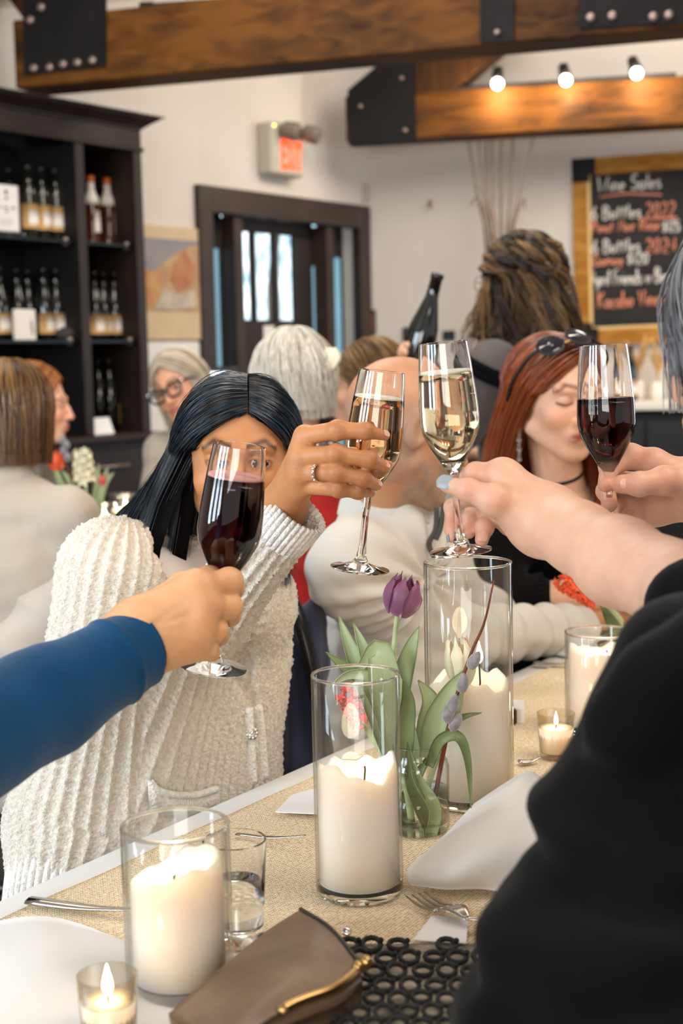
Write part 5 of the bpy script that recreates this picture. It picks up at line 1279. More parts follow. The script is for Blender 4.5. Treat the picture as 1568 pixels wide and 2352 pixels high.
def chair(pel, f, label, seat_z=.45, back=True, mat_='blacktube'):
    t = Thing('dining_chair', label, 'chair', [pel[0], pel[1], 0], 'bistro chairs at the tables'); r = np.cross(f, UP); b = np.array([pel[0], pel[1], 0])
    V, F = lathe([(0, 0), (.19, 0), (.205, .008), (.205, .022), (.19, .03), (0, .03)], 28, b + UP * (seat_z - .16) + f * .05); t.part('seat', V, F, M[mat_])
    for q in (-1, 1):
        t.part('leg', *tube([b + f * .2 + r * q * .15 + UP * (seat_z - .15), b + f * .24 + r * q * .19], .012, 8), mat=M[mat_])
        t.part('leg', *tube([b - f * .1 + r * q * .14 + UP * (seat_z - .15), b - f * .17 + r * q * .18], .012, 8), mat=M[mat_])
    if back:
        P = [b - f * .16 + r * .17 + UP * (seat_z - .14), b - f * .21 + r * .19 + UP * .76, b - f * .24 + r * .13 + UP * .96, b - f * .25 + UP * 1.01, b - f * .24 - r * .13 + UP * .96, b - f * .21 - r * .19 + UP * .76, b - f * .16 - r * .17 + UP * (seat_z - .14)]
        t.part('back_hoop', *tube(spline(P, 40), .0125, 8), mat=M[mat_])
    return t

def hand_sdf(wrist, rw, mcps, fingers, thumb, rp=None, k=.010):
    """every joint is (px, py, depth, pixel radius)"""
    J = lambda a: (W(a[0], a[1], a[2]), PR(a[3], a[2]))
    S = Sdf(); w_, r_ = J(wrist); S.ell(w_, r_ * .5, None, .02)
    if mcps:
        M_ = [J(m) for m in mcps]
        for m, r in M_: S.cone(w_, m, r_ * .8, r, .018)
        for a, b in zip(M_[:-1], M_[1:]): S.cone(a[0], b[0], a[1] * .95, b[1] * .95, .012)
    for fg in fingers + ([thumb] if thumb else []):
        q = Sdf(); j = [J(a) for a in fg]; pts = np.array([a[0] for a in j]); rs = [a[1] for a in j]
        for i in range(len(j) - 1):
            q.cone(pts[i], pts[i + 1], rs[i], rs[i + 1], .003)
        for i in range(1, len(j) - 1): q.ell(pts[i], rs[i] * 1.06, None, .006)
        S.sub(q, .0042)
    return S
def nail(t, tip, prev, out, rw, rl, m, parent=None):
    """small curved plate on a finger tip: tip point, direction along finger, outward normal"""
    ax = nv(tip - prev); n = nv(out - ax * np.dot(out, ax)); sd = np.cross(ax, n)
    G = np.array([[tip + ax * (u * rl) + sd * (math.sin(v) * rw) + n * (rw * .42 * (math.cos(v) - 1) + .0008 - .0012 * max(0, u) ** 2) for v in np.linspace(-1.15, 1.15, 9)] for u in np.linspace(-1, 1, 9)])
    for i, u in enumerate(np.linspace(-1, 1, 9)):
        sq = math.sqrt(max(0.05, 1 - (abs(u)) ** 4)); G[i] = (tip + ax * u * rl) + (G[i] - (tip + ax * u * rl)) * [1, 1, 1]
        mid_ = G[i, 4].copy(); G[i] = mid_ + (G[i] - mid_) * sq
    V, F = sheet(G, .0008); t.part('fingernail', V, F, m, parent=parent)
# ---------------------------------------------------------------- woman in the cream cardigan
def merge(parts):
    V, F, n = [], [], 0
    for v, f in parts: V.append(v); F.append(f + n); n += len(v)
    return np.concatenate(V), np.concatenate(F)
hd = Head(W(549, 1046, 1.93), 4, 5, 2, .96)
nb_p = W(505, 1300, 1.99); chest = W(412, 1500, 2.03); waist = W(380, 1820, 2.02); pelv = W(345, 2060, 2.04); pelv[2] = .55
tc = Thing('person', 'dark haired woman in a cream cable knit cardigan raising a glass at the table', 'person', [pelv[0], pelv[1], 0])
shR, shL = W(262, 1318, 1.86), W(548, 1385, 1.98)
elR, wrR = W(150, 1880, 1.80), W(122, 2040, 1.76)
elL, cuL, wrL = W(484, 1418, 1.72), W(668, 1190, 1.665), W(655, 1160, 1.66)
S = Sdf(); add_head(S, hd, neck_to=nb_p, crown=.88, eye_open=.0042); V1, F1 = mesh_sdf(S, .0022)
B = Sdf(); B.chain([nb_p, chest, waist, pelv], [.05, .09, .09, .10], .05); B.chain([shR, nb_p - UP * .05, shL], [.03, .035, .03], .03); B.chain([shR, elR, wrR], [.04, .036, .028], .02); B.chain([shL, elL, wrL], [.042, .036, .027], .02)
V2, F2 = mesh_sdf(B, .006)
HS = hand_sdf((652, 1160, 1.665, 44), 44, [(700, 1002, 1.605, 22), (692, 1050, 1.60, 24), (690, 1086, 1.602, 22), (695, 1116, 1.612, 20)],
    [[(700, 1002, 1.605, 22), (775, 988, 1.572, 21), (838, 990, 1.570, 17.5), (884, 1001, 1.588, 11)], [(692, 1050, 1.60, 24), (772, 1043, 1.566, 21), (848, 1056, 1.565, 18), (884, 1072, 1.585, 12.5)],
     [(690, 1086, 1.602, 21), (775, 1086, 1.566, 20), (835, 1099, 1.565, 17), (866, 1114, 1.583, 12.5)], [(695, 1116, 1.612, 19), (778, 1124, 1.572, 17), (822, 1130, 1.575, 14.5), (852, 1132, 1.592, 10)]],
    [(672, 1120, 1.67, 34), (730, 1100, 1.70, 27), (800, 1060, 1.69, 21), (850, 1045, 1.675, 16)])
HS.cone(W(655, 1160, 1.665), W(640, 1215, 1.672), PR(40, 1.66), PR(42, 1.67), .02)
V3, F3 = mesh_sdf(HS, .0014)
V, F = merge([(V1, F1), (V2, F2), (V3, F3)])
cf = skin_col('#b97d50', '#9a4c3c', hd, .15, brow='#241610', seed=2, spots=[(W(*q), PR(22, 1.58)) for q in ((775, 980, 1.565), (772, 1040, 1.56), (775, 1086, 1.56), (778, 1124, 1.566), (836, 988, 1.565), (846, 1056, 1.56), (833, 1098, 1.56), (820, 1128, 1.57))], spotc=(.62, .52, .46)); cbody = tc.part('body', V, F, M['skin'], col=cf(V)); eyes(tc, hd, '#1c0e08', look=(-.15, 0))
# ring
c = W(732, 1086, 1.577); axr = nv(W(775, 1086, 1.566) - W(690, 1086, 1.602)); rr = PR(20.5, 1.58)
V, F = lathe([(rr + .0012 * math.cos(a), .0014 * math.sin(a)) for a in np.linspace(0, 6.28, 9)], 28, c, axr); rg_ = tc.part('ring', V, F, M['ringmetal'])
for k in range(-2, 3):
    v = nv(CAM - c); v = nv(v - axr * np.dot(v, axr)); s_ = np.cross(axr, v); a = k * .42; tc.part('gem', *ball(c + (v * math.cos(a) + s_ * math.sin(a)) * (rr + .0012), .0017, 8, 6), mat=M['ringmetal'], parent=rg_)
for tip, prev in (((884, 1001, 1.588), (838, 990, 1.57)), ((884, 1072, 1.585), (848, 1056, 1.565)), ((866, 1114, 1.583), (835, 1099, 1.565)), ((852, 1132, 1.592), (822, 1130, 1.575))):
    a, b = W(*tip), W(*prev); d = nv(a - b); o_ = nv(CAM - a) + UP * .55; p = a - d * .002 + nv(o_ - d * np.dot(o_, d)) * PR(11, 1.58)
    nail(tc, p, b + (p - a), o_, .0042, .0048, M['nailn'])
# tee under the cardigan
T_ = Sdf(); T_.chain([nb_p - UP * .03, chest, waist, pelv], [.075, .125, .12, .135], .05, flat=(nv([.66, .75, 0]), 1.15)); T_.chain([shR, nb_p - UP * .05, shL], [.05, .06, .05], .04)
V, F = mesh_sdf(T_, .006); V = V + vnormals(V, F) * (.002 * vnoise(V, 40, 1))[:, None]; tc.part('tee_shirt', V, F, M['tee'])
# the cardigan: trunk and sleeves in one knitted surface with an open front
fbd = nv([.70, -.71, 0]); rbd = np.cross(fbd, UP)
K = Sdf(); K.chain([nb_p - UP * .045, chest, waist, pelv], [.085, .150, .146, .158], .06, flat=(rbd, 1.12)); K.chain([shR, nb_p - UP * .055, shL], [.068, .07, .066], .05)
K.cone(W(300, 1560, 1.90), W(230, 1900, 1.86), .10, .13, .05)
K.chain([shR, elR, wrR], [.072, .068, .060], .03)
K.chain([shL, elL, cuL], [.064, .047, .034], .03)
K0 = Sdf(); K0.it = [q for q in K.it if q[4] == 'u']
OP = Sdf(); OP.chain([W(480, 1250, 1.86), hit(K0, 540, 1455, 1.76, 2.2), hit(K0, 560, 1530, 1.76, 2.2), hit(K0, 580, 1625, 1.7, 2.2)], [.078, .026, .019, .005], .01)
o_ev = OP.ev; lo, hi = OP.bounds(); K.it.append((lambda P: o_ev(P, .3), lo, hi, .006, 's'))
K.it.append((lambda P: -((P - W(500, 1190, 1.93)) @ nv([0, 0, -1.0])), [-9] * 3, [9] * 3, .004, 'cutx')) if False else None
dcu = nv(cuL - elL); pc = cuL + dcu * .012
K.it.append((lambda P: np.maximum((P - pc) @ dcu, np.linalg.norm(P - pc, axis=1) - .09), pc - .1, pc + .1, .003, 'x')) if False else None
inn = Sdf(); inn.cone(cuL - dcu * .03, cuL + dcu * .08, .0285, .033, .01); i_ev = inn.ev; lo, hi = inn.bounds(); K.it.append((lambda P: i_ev(P, .3), lo, hi, .003, 's'))
V, F = mesh_sdf(K, .0030); Nn = vnormals(V, F)
# knit: ribs that follow each sleeve and the trunk
bones = [(shR, elR, .066), (elR, wrR, .064), (shL, elL, .06), (elL, cuL, .05), (nb_p - UP * .05, waist, .16), (waist, pelv, .165)]
best = np.full(len(V), 9.0); ph = np.zeros(len(V)); lenv = np.zeros(len(V)); which = np.zeros(len(V), int)
for bi, (a, b, r_) in enumerate(bones):
    ba = b - a; l2 = ba @ ba; hh = np.clip((V - a) @ ba / l2, 0, 1); q = V - a - hh[:, None] * ba; d = np.linalg.norm(q, axis=1) / r_; m = d < best
    x, y, _ = frame(ba, (1, .3, 0)); an = np.arctan2(q @ y, q @ x); best[m] = d[m]; nr = round(2 * math.pi * r_ / .0165); ph[m] = (an * nr)[m]; lenv[m] = (hh * math.sqrt(l2))[m]; which[m] = bi
rib = np.abs(np.cos(ph * .5)); 
bump = .0068 * (rib ** .45 - .7) + .0011 * np.sin(lenv * 900 + 2 * np.cos(ph)) * (rib > .35) + .0012 * vnoise(V, 240, 8)
V = V + Nn * bump[:, None]
colk = np.tile(lin('#d6cab9'), (len(V), 1)) * (1 + .05 * vnoise(V, 25, 2))[:, None]
tc.part('cardigan', V, F, M['knit'], col=np.clip(colk, 0, 1))
# cuff edge, ribbed welt, placket band, pocket welt, jewelled button
def ksurf(px, py, d0=1.6, d1=2.2): return hit(K, px, py, d0, d1)
mb = MB(); x, y, z = frame(dcu)
for a in np.linspace(0, 6.28, 34)[:-1]:
    e = x * math.cos(a) + y * math.sin(a); mb.add(*tube([cuL - dcu * .03 + e * .0355, cuL - dcu * .005 + e * .0362, cuL + dcu * .016 + e * .0375], [.0040, .0044, .0032], 6), lin('#e6dfd5'))
tc.part('cuff', mb, mat=M['knit'])
mb = MB(); bx_, by_, bz_ = frame(wrR - elR)
for a in np.linspace(0, 6.28, 40)[:-1]:
    e = bx_ * math.cos(a) + by_ * math.sin(a); mb.add(*tube([wrR - bz_ * .05 + e * .058, wrR - bz_ * .01 + e * .060, wrR + bz_ * .05 + e * .056], [.0045, .0055, .005], 6), lin('#e6dfd5'))
tc.part('cuff', mb, mat=M['knit'])
for side in (0, 1):
    pts = [ksurf(px, py) for px, py in (((590, 1620), (597, 1680), (602, 1740), (606, 1790)) if side else ((568, 1625), (572, 1690), (576, 1750), (580, 1800)))]
    mbp = MB(); mbp.add(*tube(spline(pts, 20), .008, 8, flat=(nv(CAM - pts[0]), .5)), lin('#e8e1d6')); tc.part('placket', mbp, mat=M['knit'])
pts = [ksurf(*p) for p in ((345, 1796), (362, 1814), (400, 1826), (450, 1826), (498, 1812))]; sp = spline(pts, 40); mb = MB(); 
for q in sp: mb.add(*tube([q + UP * .002 + nv(CAM - q) * .006, q - UP * .030 + nv(CAM - q) * .004], [.0036, .0042], 6), lin('#e0d7ca'))
mb.add(*tube(sp + nv(CAM - sp[0]) * .007, .0055, 6), lin('#e6dfd4')); tc.part('pocket', mb, mat=M['knit'])
cbn = ksurf(578, 1684); nbn = nv(CAM - cbn); bo = tc.part('button', *lathe([(0, -.002), (.0095, 0), (.0095, .003), (.007, .0045), (0, .004)], 20, cbn + nbn * .004, nbn), mat=M['chrome'])
bx_, by_, _ = frame(nbn)
for k in range(9): a = k * .698; tc.part('gem', *ball(cbn + nbn * .009 + (bx_ * math.cos(a) + by_ * math.sin(a)) * .0072, .0024, 8, 6), mat=M['ringmetal'], parent=bo)
tc.part('gem', *ball(cbn + nbn * .0095, .003, 8, 6), mat=M['ringmetal'], parent=bo)
# fuzz of loose fibres over the knit
mb = MB(); ids = RNG.choice(len(V), 5200, replace=False)
for i in ids:
    d = nv(Nn[i] + RNG.normal(0, .7, 3)); L_ = RNG.uniform(.003, .008); p = V[i]; mb.add(*tube([p - d * .001, p + d * L_ * .6 + RNG.normal(0, .001, 3), p + d * L_], [.00035, .0003, .00015], 3, caps=False), lin('#e9e3da'))
tc.part('wool_fuzz', mb, mat=M['knit'], kind='stuff')
# long hair, parted in the middle
def ch_shape(p, fr, sg, u):
    p = p.copy()
    if p[2] < .07:
        d = min(1.5, (.07 - p[2]) / .12)
        if sg > 0: p[0] += .052 * d * d * max(.55, min(1, (1 - fr) * 2.6)); p[1] += .026 * d * d        # her right side flows outward over the shoulder
        else: p[0] += .008 * d; p[1] -= .006 * d
    return p
cols_b = ['#060506', '#0c0a0b', '#120f11', '#0e2030', '#143c52', '#0a0a0c']  # blue strands put the window sheen into the hair colour
hairdo(tc, hd, cols_b, R=(.089, .108, .098), c=(0, -.012, .016), phim=116, zend=lambda p: -.15 - .13 * min(1, max(0, (p - 60) / 56)) + .012 * math.sin(p * .3) if p > 0 else -.24, y0=(.074, -.05), part=-.012, n=3400, r=.00075, wave=.0025, wf=1.6, thick=.034, mat='hairgloss', seed=5, ng=41, shape=ch_shape, endjit=.035, lift=.03)
def ch_in(p, fr, sg, u):
    p = p.copy()
    if p[2] < .0: d = min(1, -p[2] / .2); p[0] += .030 * d if sg > 0 else .0; p[1] += .03 * d
    return p
hairdo(tc, hd, cols_b, R=(.084, .104, .094), c=(0, -.012, .014), phim=112, zend=lambda p: -.285 if p > 0 else -.09, y0=(.06, -.05), part=-.012, n=1000, r=.0008, wave=.003, wf=1.6, thick=.03, mat='hairgloss', seed=6, ng=31, shape=ch_in, name='inner_hair')
hairdo(tc, hd, ['#0a0809', '#171213', '#20252c'], R=(.092, .111, .101), c=(0, -.012, .016), phim=112, zend=lambda p: -.26, y0=(.078, -.05), part=-.012, n=260, r=.0005, wave=.006, wf=1.2, thick=.012, mat='hairgloss', seed=15, ng=31, shape=ch_shape, endjit=.12, under=False, lift=.04, name='flyaway_hair')
J_ = Sdf()
for q in (-1, 1):
    hp = pelv + rbd * q * .09 - UP * .03; kn = hp + fbd * .40; an = kn * [1, 1, 0] + UP * .08; J_.chain([hp, kn, an], [.085, .066, .05], .03)
J_.cone(pelv - rbd * .05, pelv + rbd * .05, .12, .12, .04); V, F = mesh_sdf(J_, .01); tc.part('trousers', V, F, M['blackcloth'])
for q in (-1, 1):
    an = (pelv + rbd * q * .09 + fbd * .38) * [1, 1, 0] + UP * .05; B_ = Sdf(); B_.cone(an - fbd * .05, an + fbd * .13, .045, .036, .02); V, F = mesh_sdf(B_, .008); V[:, 2] = np.maximum(V[:, 2], .001); tc.part('shoe', V, F, M['blackcloth'])

# ---------------------------------------------------------------- arm in the blue sleeve
tbl = Thing('person', 'person in a blue fleece reaching in from the left edge with a red wine flute', 'person', [-.62, .82, 0])
hb_ = Head(np.array([-.60, .78, 1.26]), 150, 0, 0, 1.0)
wr = W(322, 1462, 1.365)
HS = hand_sdf((322, 1462, 1.365, 66), 66, [(462, 1350, 1.375, 34), (470, 1392, 1.368, 32), (455, 1438, 1.365, 32), (435, 1478, 1.368, 32)],
    [[(462, 1350, 1.375, 32), (526, 1336, 1.392, 30), (536, 1352, 1.44, 22), (505, 1366, 1.465, 17)], [(470, 1392, 1.368, 31), (526, 1392, 1.388, 28), (528, 1414, 1.435, 22), (498, 1418, 1.46, 17)],
     [(455, 1438, 1.365, 30), (496, 1446, 1.380, 25), (503, 1460, 1.425, 20), (478, 1464, 1.455, 16)], [(435, 1478, 1.368, 30), (478, 1492, 1.378, 20), (486, 1500, 1.415, 16), (465, 1502, 1.44, 13)]],
    [(345, 1400, 1.40, 40), (420, 1348, 1.42, 33), (480, 1328, 1.44, 26), (520, 1322, 1.455, 20)])
HS.cone(W(345, 1425, 1.37), W(440, 1352, 1.38), PR(46, 1.37), PR(34, 1.38), .02); HS.cone(W(350, 1490, 1.365), W(440, 1470, 1.37), PR(46, 1.36), PR(38, 1.37), .02)
HS.cone(wr, W(250, 1520, 1.345), PR(74, 1.36), PR(78, 1.34), .03)
V3, F3 = mesh_sdf(HS, .0015)
# tendons and veins over the back of the hand
N3 = vnormals(V3, F3); bm_ = np.zeros(len(V3))
for m in ((468, 1352, 1.375), (474, 1394, 1.366), (458, 1440, 1.364)):
    a, b = W(330, 1448, 1.33), W(*m); ba = b - a; hh = np.clip((V3 - a) @ ba / (ba @ ba), 0, 1); d = V3 - a - hh[:, None] * ba; d -= np.outer(d @ [0, 1, 0], [0, 1, 0]); bm_ += .0016 * np.exp(-(np.linalg.norm(d, axis=1) / .0035) ** 2) * (V3[:, 1] < 1.39)
V3 = V3 + N3 * bm_[:, None]
S = Sdf(); add_head(S, hb_, True); S.chain([hb_.P(0, -.035, -.16), np.array([-.62, .78, .85]), np.array([-.62, .8, .55])], [.06, .1, .11], .04)
shb = np.array([-.50, .88, 1.07]); elb = W(-260, 1790, 1.12); S.chain([shb, elb, W(250, 1520, 1.345)], [.045, .038, .03], .02)
V1, F1 = mesh_sdf(S, .006); V, F = merge([(V1, F1), (V3, F3)])
tbl.part('body', V, F, M['skin'], col=skin_col('#cb976c', h=hb_, brow='#3a2a20', seed=4, spots=[(W(*q), PR(26, 1.38)) for q in ((466, 1348, 1.35), (472, 1392, 1.345), (458, 1438, 1.34), (440, 1480, 1.35), (528, 1338, 1.37), (528, 1394, 1.36), (498, 1448, 1.36))], spotc=(.92, .72, .62))(V)); eyes(tbl, hb_)
C = Sdf(); C.chain([hb_.P(0, -.035, -.2), np.array([-.62, .78, .85]), np.array([-.62, .8, .5])], [.09, .15, .16], .05); C.chain([np.array([-.78, .72, 1.06]), hb_.P(0, -.035, -.2), shb], [.07, .07, .07], .04)
C.chain([shb, elb, W(105, 1610, 1.27), W(308, 1492, 1.352)], [.075, .068, .0485, .0405], .02)
dC = nv(W(308, 1492, 1.352) - W(180, 1560, 1.30)); pcC = W(322, 1482, 1.356)
inn2 = Sdf(); inn2.cone(pcC - dC * .02, pcC + dC * .09, .060, .065, .01); 
C.it.append((lambda P: np.maximum(-((P - pcC) @ dC), np.linalg.norm(P - pcC, axis=1) - .12), pcC - .12, pcC + .12, .003, 's'))
V, F = mesh_sdf(C, .0034); Nn = vnormals(V, F)
axb = dC; tt_ = (V - pcC) @ axb; V = V + Nn * (.0016 * vnoise(V, 30, 1) + .0009 * vnoise(V, 90, 2) + .0022 * np.exp(-((tt_ + .035) / .004) ** 2) * -1 + .0012 * np.exp(-((tt_ + .012) / .012) ** 2))[:, None]
tbl.part('fleece_sleeve', V, F, M['bluecloth'])
x, y, z = frame(dC); tbl.part('cuff_lining', *lathe([(.0375, .0), (.036, -.002), (.034, -.03)], 40, pcC, dC), mat=M['bluecloth'])
hairdo(tbl, hb_, ['#2a1d14', '#4a3524'], zend=-.06, n=300, r=.0016, phim=100)
T2 = Sdf(); T2.chain([np.array([-.62, .8, .5]), np.array([-.74, 1.04, .47]), np.array([-.74, 1.04, .08])], [.14, .07, .05], .03); T2.chain([np.array([-.62, .8, .5]), np.array([-.57, 1.06, .47]), np.array([-.58, 1.06, .08])], [.14, .07, .05], .03); V, F = mesh_sdf(T2, .012); tbl.part('trousers', V, F, M['denim'])

# ---------------------------------------------------------------- foreground person in black, with the grey nailed hand
tbk = Thing('person', 'grey haired person in black at the right edge raising white wine with grey nails', 'person', [.40, 1.02, 0])
hk = Head(W(1785, 800, 1.25), -142, 4, 0, 1.0)
nbk = W(1790, 1215, 1.25)
HS = hand_sdf((1262, 1190, 1.455, 62), 62, [(1150, 1090, 1.475, 30), (1158, 1130, 1.495, 30), (1165, 1170, 1.51, 30), (1175, 1200, 1.52, 28)],
    [[(1150, 1090, 1.478, 31), (1092, 1088, 1.488, 24), (1062, 1096, 1.515, 18), (1052, 1108, 1.535, 13)], [(1150, 1140, 1.50, 26), (1075, 1140, 1.53, 19), (1038, 1165, 1.545, 16.5), (1036, 1215, 1.535, 14), (1037, 1236, 1.53, 11)],
     [(1155, 1165, 1.51, 26), (1100, 1170, 1.535, 21), (1078, 1195, 1.53, 20), (1076, 1222, 1.52, 16)], [(1170, 1190, 1.515, 26), (1128, 1185, 1.525, 20), (1112, 1212, 1.51, 19), (1106, 1240, 1.50, 16)], [(1180, 1205, 1.515, 24), (1150, 1200, 1.515, 18), (1130, 1212, 1.51, 15), (1128, 1228, 1.51, 11)]][:4],
    [(1215, 1190, 1.45, 50), (1138, 1150, 1.442, 36), (1075, 1126, 1.452, 25), (1028, 1114, 1.466, 19)])
HS.cone(W(1235, 1200, 1.455), W(1165, 1105, 1.472), PR(60, 1.45), PR(38, 1.47), .02); HS.cone(W(1240, 1215, 1.46), W(1180, 1180, 1.475), PR(50, 1.46), PR(36, 1.47), .02)
HS.cone(W(1262, 1195, 1.455), W(1330, 1236, 1.40), PR(64, 1.45), PR(72, 1.40), .03)
HS.cone(W(1330, 1236, 1.40), W(1420, 1290, 1.33), PR(72, 1.40), PR(92, 1.33), .03); HS.cone(W(1420, 1290, 1.33), W(1570, 1355, 1.22), PR(92, 1.33), PR(112, 1.22), .03)
V3, F3 = mesh_sdf(HS, .0016)
S = Sdf(); add_head(S, hk, neck_to=nbk); shk2 = W(1790, 1480, 1.22); S.cone(W(1570, 1355, 1.22), shk2, PR(112, 1.22), .045, .02); trunk = [nbk, W(1975, 1620, 1.18), W(2050, 2000, 1.14), np.array([.53, 1.05, .52])]; S.chain(trunk, [.05, .09, .09, .1], .04); S.cone(nbk, W(1750, 1560, 1.02), .045, .045, .03)
V1, F1 = mesh_sdf(S, .0045); V, F = merge([(V1, F1), (V3, F3)])
tbk.part('body', V, F, M['skin'], col=skin_col('#cc9d82', h=hk, brow='#4a3a30', seed=6, blush=.2, spots=[(W(*q), PR(24, 1.49)) for q in ((1140, 1072, 1.47), (1075, 1126, 1.44), (1138, 1150, 1.42), (1095, 1085, 1.475), (1076, 1215, 1.515), (1108, 1230, 1.495), (1037, 1195, 1.53))], spotc=(1.0, .72, .68))(V)); eyes(tbk, hk)
a, b = W(1028, 1114, 1.466), W(1075, 1126, 1.452); d = nv(a - b); o_ = nv(CAM - a) + UP * .35; p = a + nv(o_ - d * np.dot(o_, d)) * PR(17.5, 1.466) + d * .001; nail(tbk, p, p - d, o_, .0088, .0090, M['nail'])
a, b = W(1106, 1240, 1.50), W(1112, 1212, 1.51); d = nv(a - b); o_ = nv(CAM - a); p = a + nv(o_ - d * np.dot(o_, d)) * PR(15, 1.5); nail(tbk, p, p - d, o_, .0058, .0062, M['nailn'])
a, b = W(1037, 1236, 1.53), W(1036, 1215, 1.535); d = nv(a - b); o_ = nv(np.array([-1, -.3, 0])); p = a + nv(o_ - d * np.dot(o_, d)) * PR(10, 1.53); nail(tbk, p, p - d, o_, .0042, .0055, M['nail'])
C = Sdf(); C.chain([W(1800, 1400, 1.2)] + trunk[1:], [.085, .15, .17, .18], .06); C.cone(W(1790, 1330, 1.22), nbk, .06, .058, .03)
C.chain([W(1610, 1565, .985), W(1460, 1960, .95), W(1385, 2360, .90)], [PR(212, .985), PR(238, .95), PR(330, .9)], .03)
C.chain([W(1385, 2360, .90), W(1195, 2400, .98)], [PR(330, .9), PR(165, .98)], .05)
C.chain([W(1452, 1668, .928), W(1520, 1580, .922), W(1680, 1480, .925)], [PR(118, .97), PR(112, .97), PR(120, .97)], .012)
C.cone(W(1605, 1398, 1.19), W(1750, 1440, 1.20), PR(128, 1.19), PR(150, 1.20), .02)
V, F = mesh_sdf(C, .005, lo=np.array([-.3, .5, .45])); Nn = vnormals(V, F); z1_, z2_ = W(1200, 2000, .94)[2], W(1100, 2160, .92)[2]; px_ = V[:, 0] * .25
V = V + Nn * (.0045 * vnoise(V, 17, 3) + .002 * vnoise(V, 45, 9) + .009 * np.exp(-((V[:, 2] - z1_ + px_ - .05) / .012) ** 2) - .007 * np.exp(-((V[:, 2] - z1_ + px_ - .075) / .014) ** 2) + .010 * np.exp(-((V[:, 2] - z2_ - px_ * .4 + .02) / .014) ** 2) - .007 * np.exp(-((V[:, 2] - z2_ - px_ * .4 - .008) / .014) ** 2))[:, None]; tbk.part('black_shawl', V, F, M['blackcloth'])
hairdo(tbk, hk, ['#2c2a2c', '#4d4a4b', '#8f8a88', '#5b5a5d'], R=(.092, .112, .122), phim=165, zend=-.066, n=1800, r=.0011, side_in=.10, endjit=.07, wave=.003, wf=1.5, thick=.03, seed=21, flare=.02, mat='hairgloss')
T2 = Sdf(); T2.chain([trunk[-1], np.array([.40, 1.40, .47]), np.array([.39, 1.42, .08])], [.15, .075, .05], .03); T2.chain([trunk[-1], np.array([.58, 1.40, .47]), np.array([.58, 1.42, .08])], [.15, .075, .05], .03); V, F = mesh_sdf(T2, .012); tbk.part('trousers', V, F, M['denim'])

# ---------------------------------------------------------------- hand at the right edge with the red wine
trr = Thing('person', 'person mostly out of the frame at right whose hand pinches a flute of red wine', 'person', [.95, 1.70, 0])
hr_ = Head(np.array([.95, 1.70, 1.26]), -60, 0, 0, 1.0)
HS = hand_sdf((1610, 1120, 1.61, 62), 62, [(1500, 1062, 1.615, 30), (1505, 1105, 1.63, 30), (1510, 1145, 1.64, 30), (1515, 1172, 1.645, 26)],
    [[(1500, 1062, 1.615, 30), (1448, 1048, 1.622, 27), (1400, 1072, 1.612, 23), (1391, 1112, 1.578, 19)], [(1505, 1110, 1.63, 28), (1420, 1105, 1.645, 22), (1392, 1128, 1.625, 21), (1400, 1158, 1.59, 18)],
     [(1510, 1145, 1.64, 27), (1430, 1150, 1.65, 21), (1402, 1165, 1.63, 19), (1408, 1192, 1.60, 15)], [(1515, 1175, 1.645, 26), (1470, 1185, 1.65, 24), (1440, 1190, 1.64, 20)]],
    [(1590, 1110, 1.59, 46), (1525, 1104, 1.575, 32), (1468, 1112, 1.565, 26), (1427, 1112, 1.572, 22)])
HS.cone(W(1610, 1125, 1.61), W(1500, 1172, 1.64), PR(60, 1.61), PR(28, 1.64), .02); HS.cone(W(1610, 1120, 1.61), W(1750, 1150, 1.66), PR(62, 1.61), PR(70, 1.66), .02)
V3, F3 = mesh_sdf(HS, .0016)
S = Sdf(); add_head(S, hr_); nbr = hr_.P(0, -.035, -.165); S.chain([nbr, np.array([.95, 1.72, .85]), np.array([.95, 1.72, .55])], [.05, .09, .1], .04); S.chain([W(1750, 1150, 1.66), W(2000, 1330, 1.62), nbr - UP * .06 - X3 * .12], [PR(70, 1.66), .045, .045], .02)
V1, F1 = mesh_sdf(S, .006); V, F = merge([(V1, F1), (V3, F3)]); trr.part('body', V, F, M['skin'], col=skin_col('#cb9a80', h=hr_, brow='#4a3a30', seed=7, spots=[(W(*q), PR(26, 1.58)) for q in ((1395, 1105, 1.57), (1430, 1112, 1.56), (1400, 1150, 1.58), (1480, 1045, 1.6), (1530, 1104, 1.56))], spotc=(1.0, .72, .68))(V)); eyes(trr, hr_)
a, b = W(1427, 1112, 1.572), W(1468, 1112, 1.565); d = nv(a - b); o_ = nv(CAM - a) + UP * .1; p = a + nv(o_ - d * np.dot(o_, d)) * PR(21, 1.57) - d * .004; nail(trr, p, p - d, o_, .0056, .0050, M['nailn'])
C = Sdf(); C.chain([nbr - UP * .05, np.array([.95, 1.72, .85]), np.array([.95, 1.72, .5])], [.09, .14, .15], .05); C.chain([W(1900, 1260, 1.64), W(2000, 1330, 1.62), nbr - UP * .07 - X3 * .12, nbr - UP * .06, nbr - UP * .07 + X3 * .14], [.055, .06, .065, .07, .065], .03); V, F = mesh_sdf(C, .008); trr.part('top', V, F, M['greycloth'])
hairdo(trr, hr_, ['#5a3a22', '#7a5230'], zend=-.16, n=300, r=.0016)
T2 = Sdf(); T2.chain([np.array([.95, 1.72, .5]), np.array([.86, 1.98, .47]), np.array([.86, 1.98, .05])], [.14, .07, .05], .03); T2.chain([np.array([.95, 1.72, .5]), np.array([1.02, 2.0, .47]), np.array([1.02, 2.0, .05])], [.14, .07, .05], .03); V, F = mesh_sdf(T2, .012); trr.part('trousers', V, F, M['denim'])
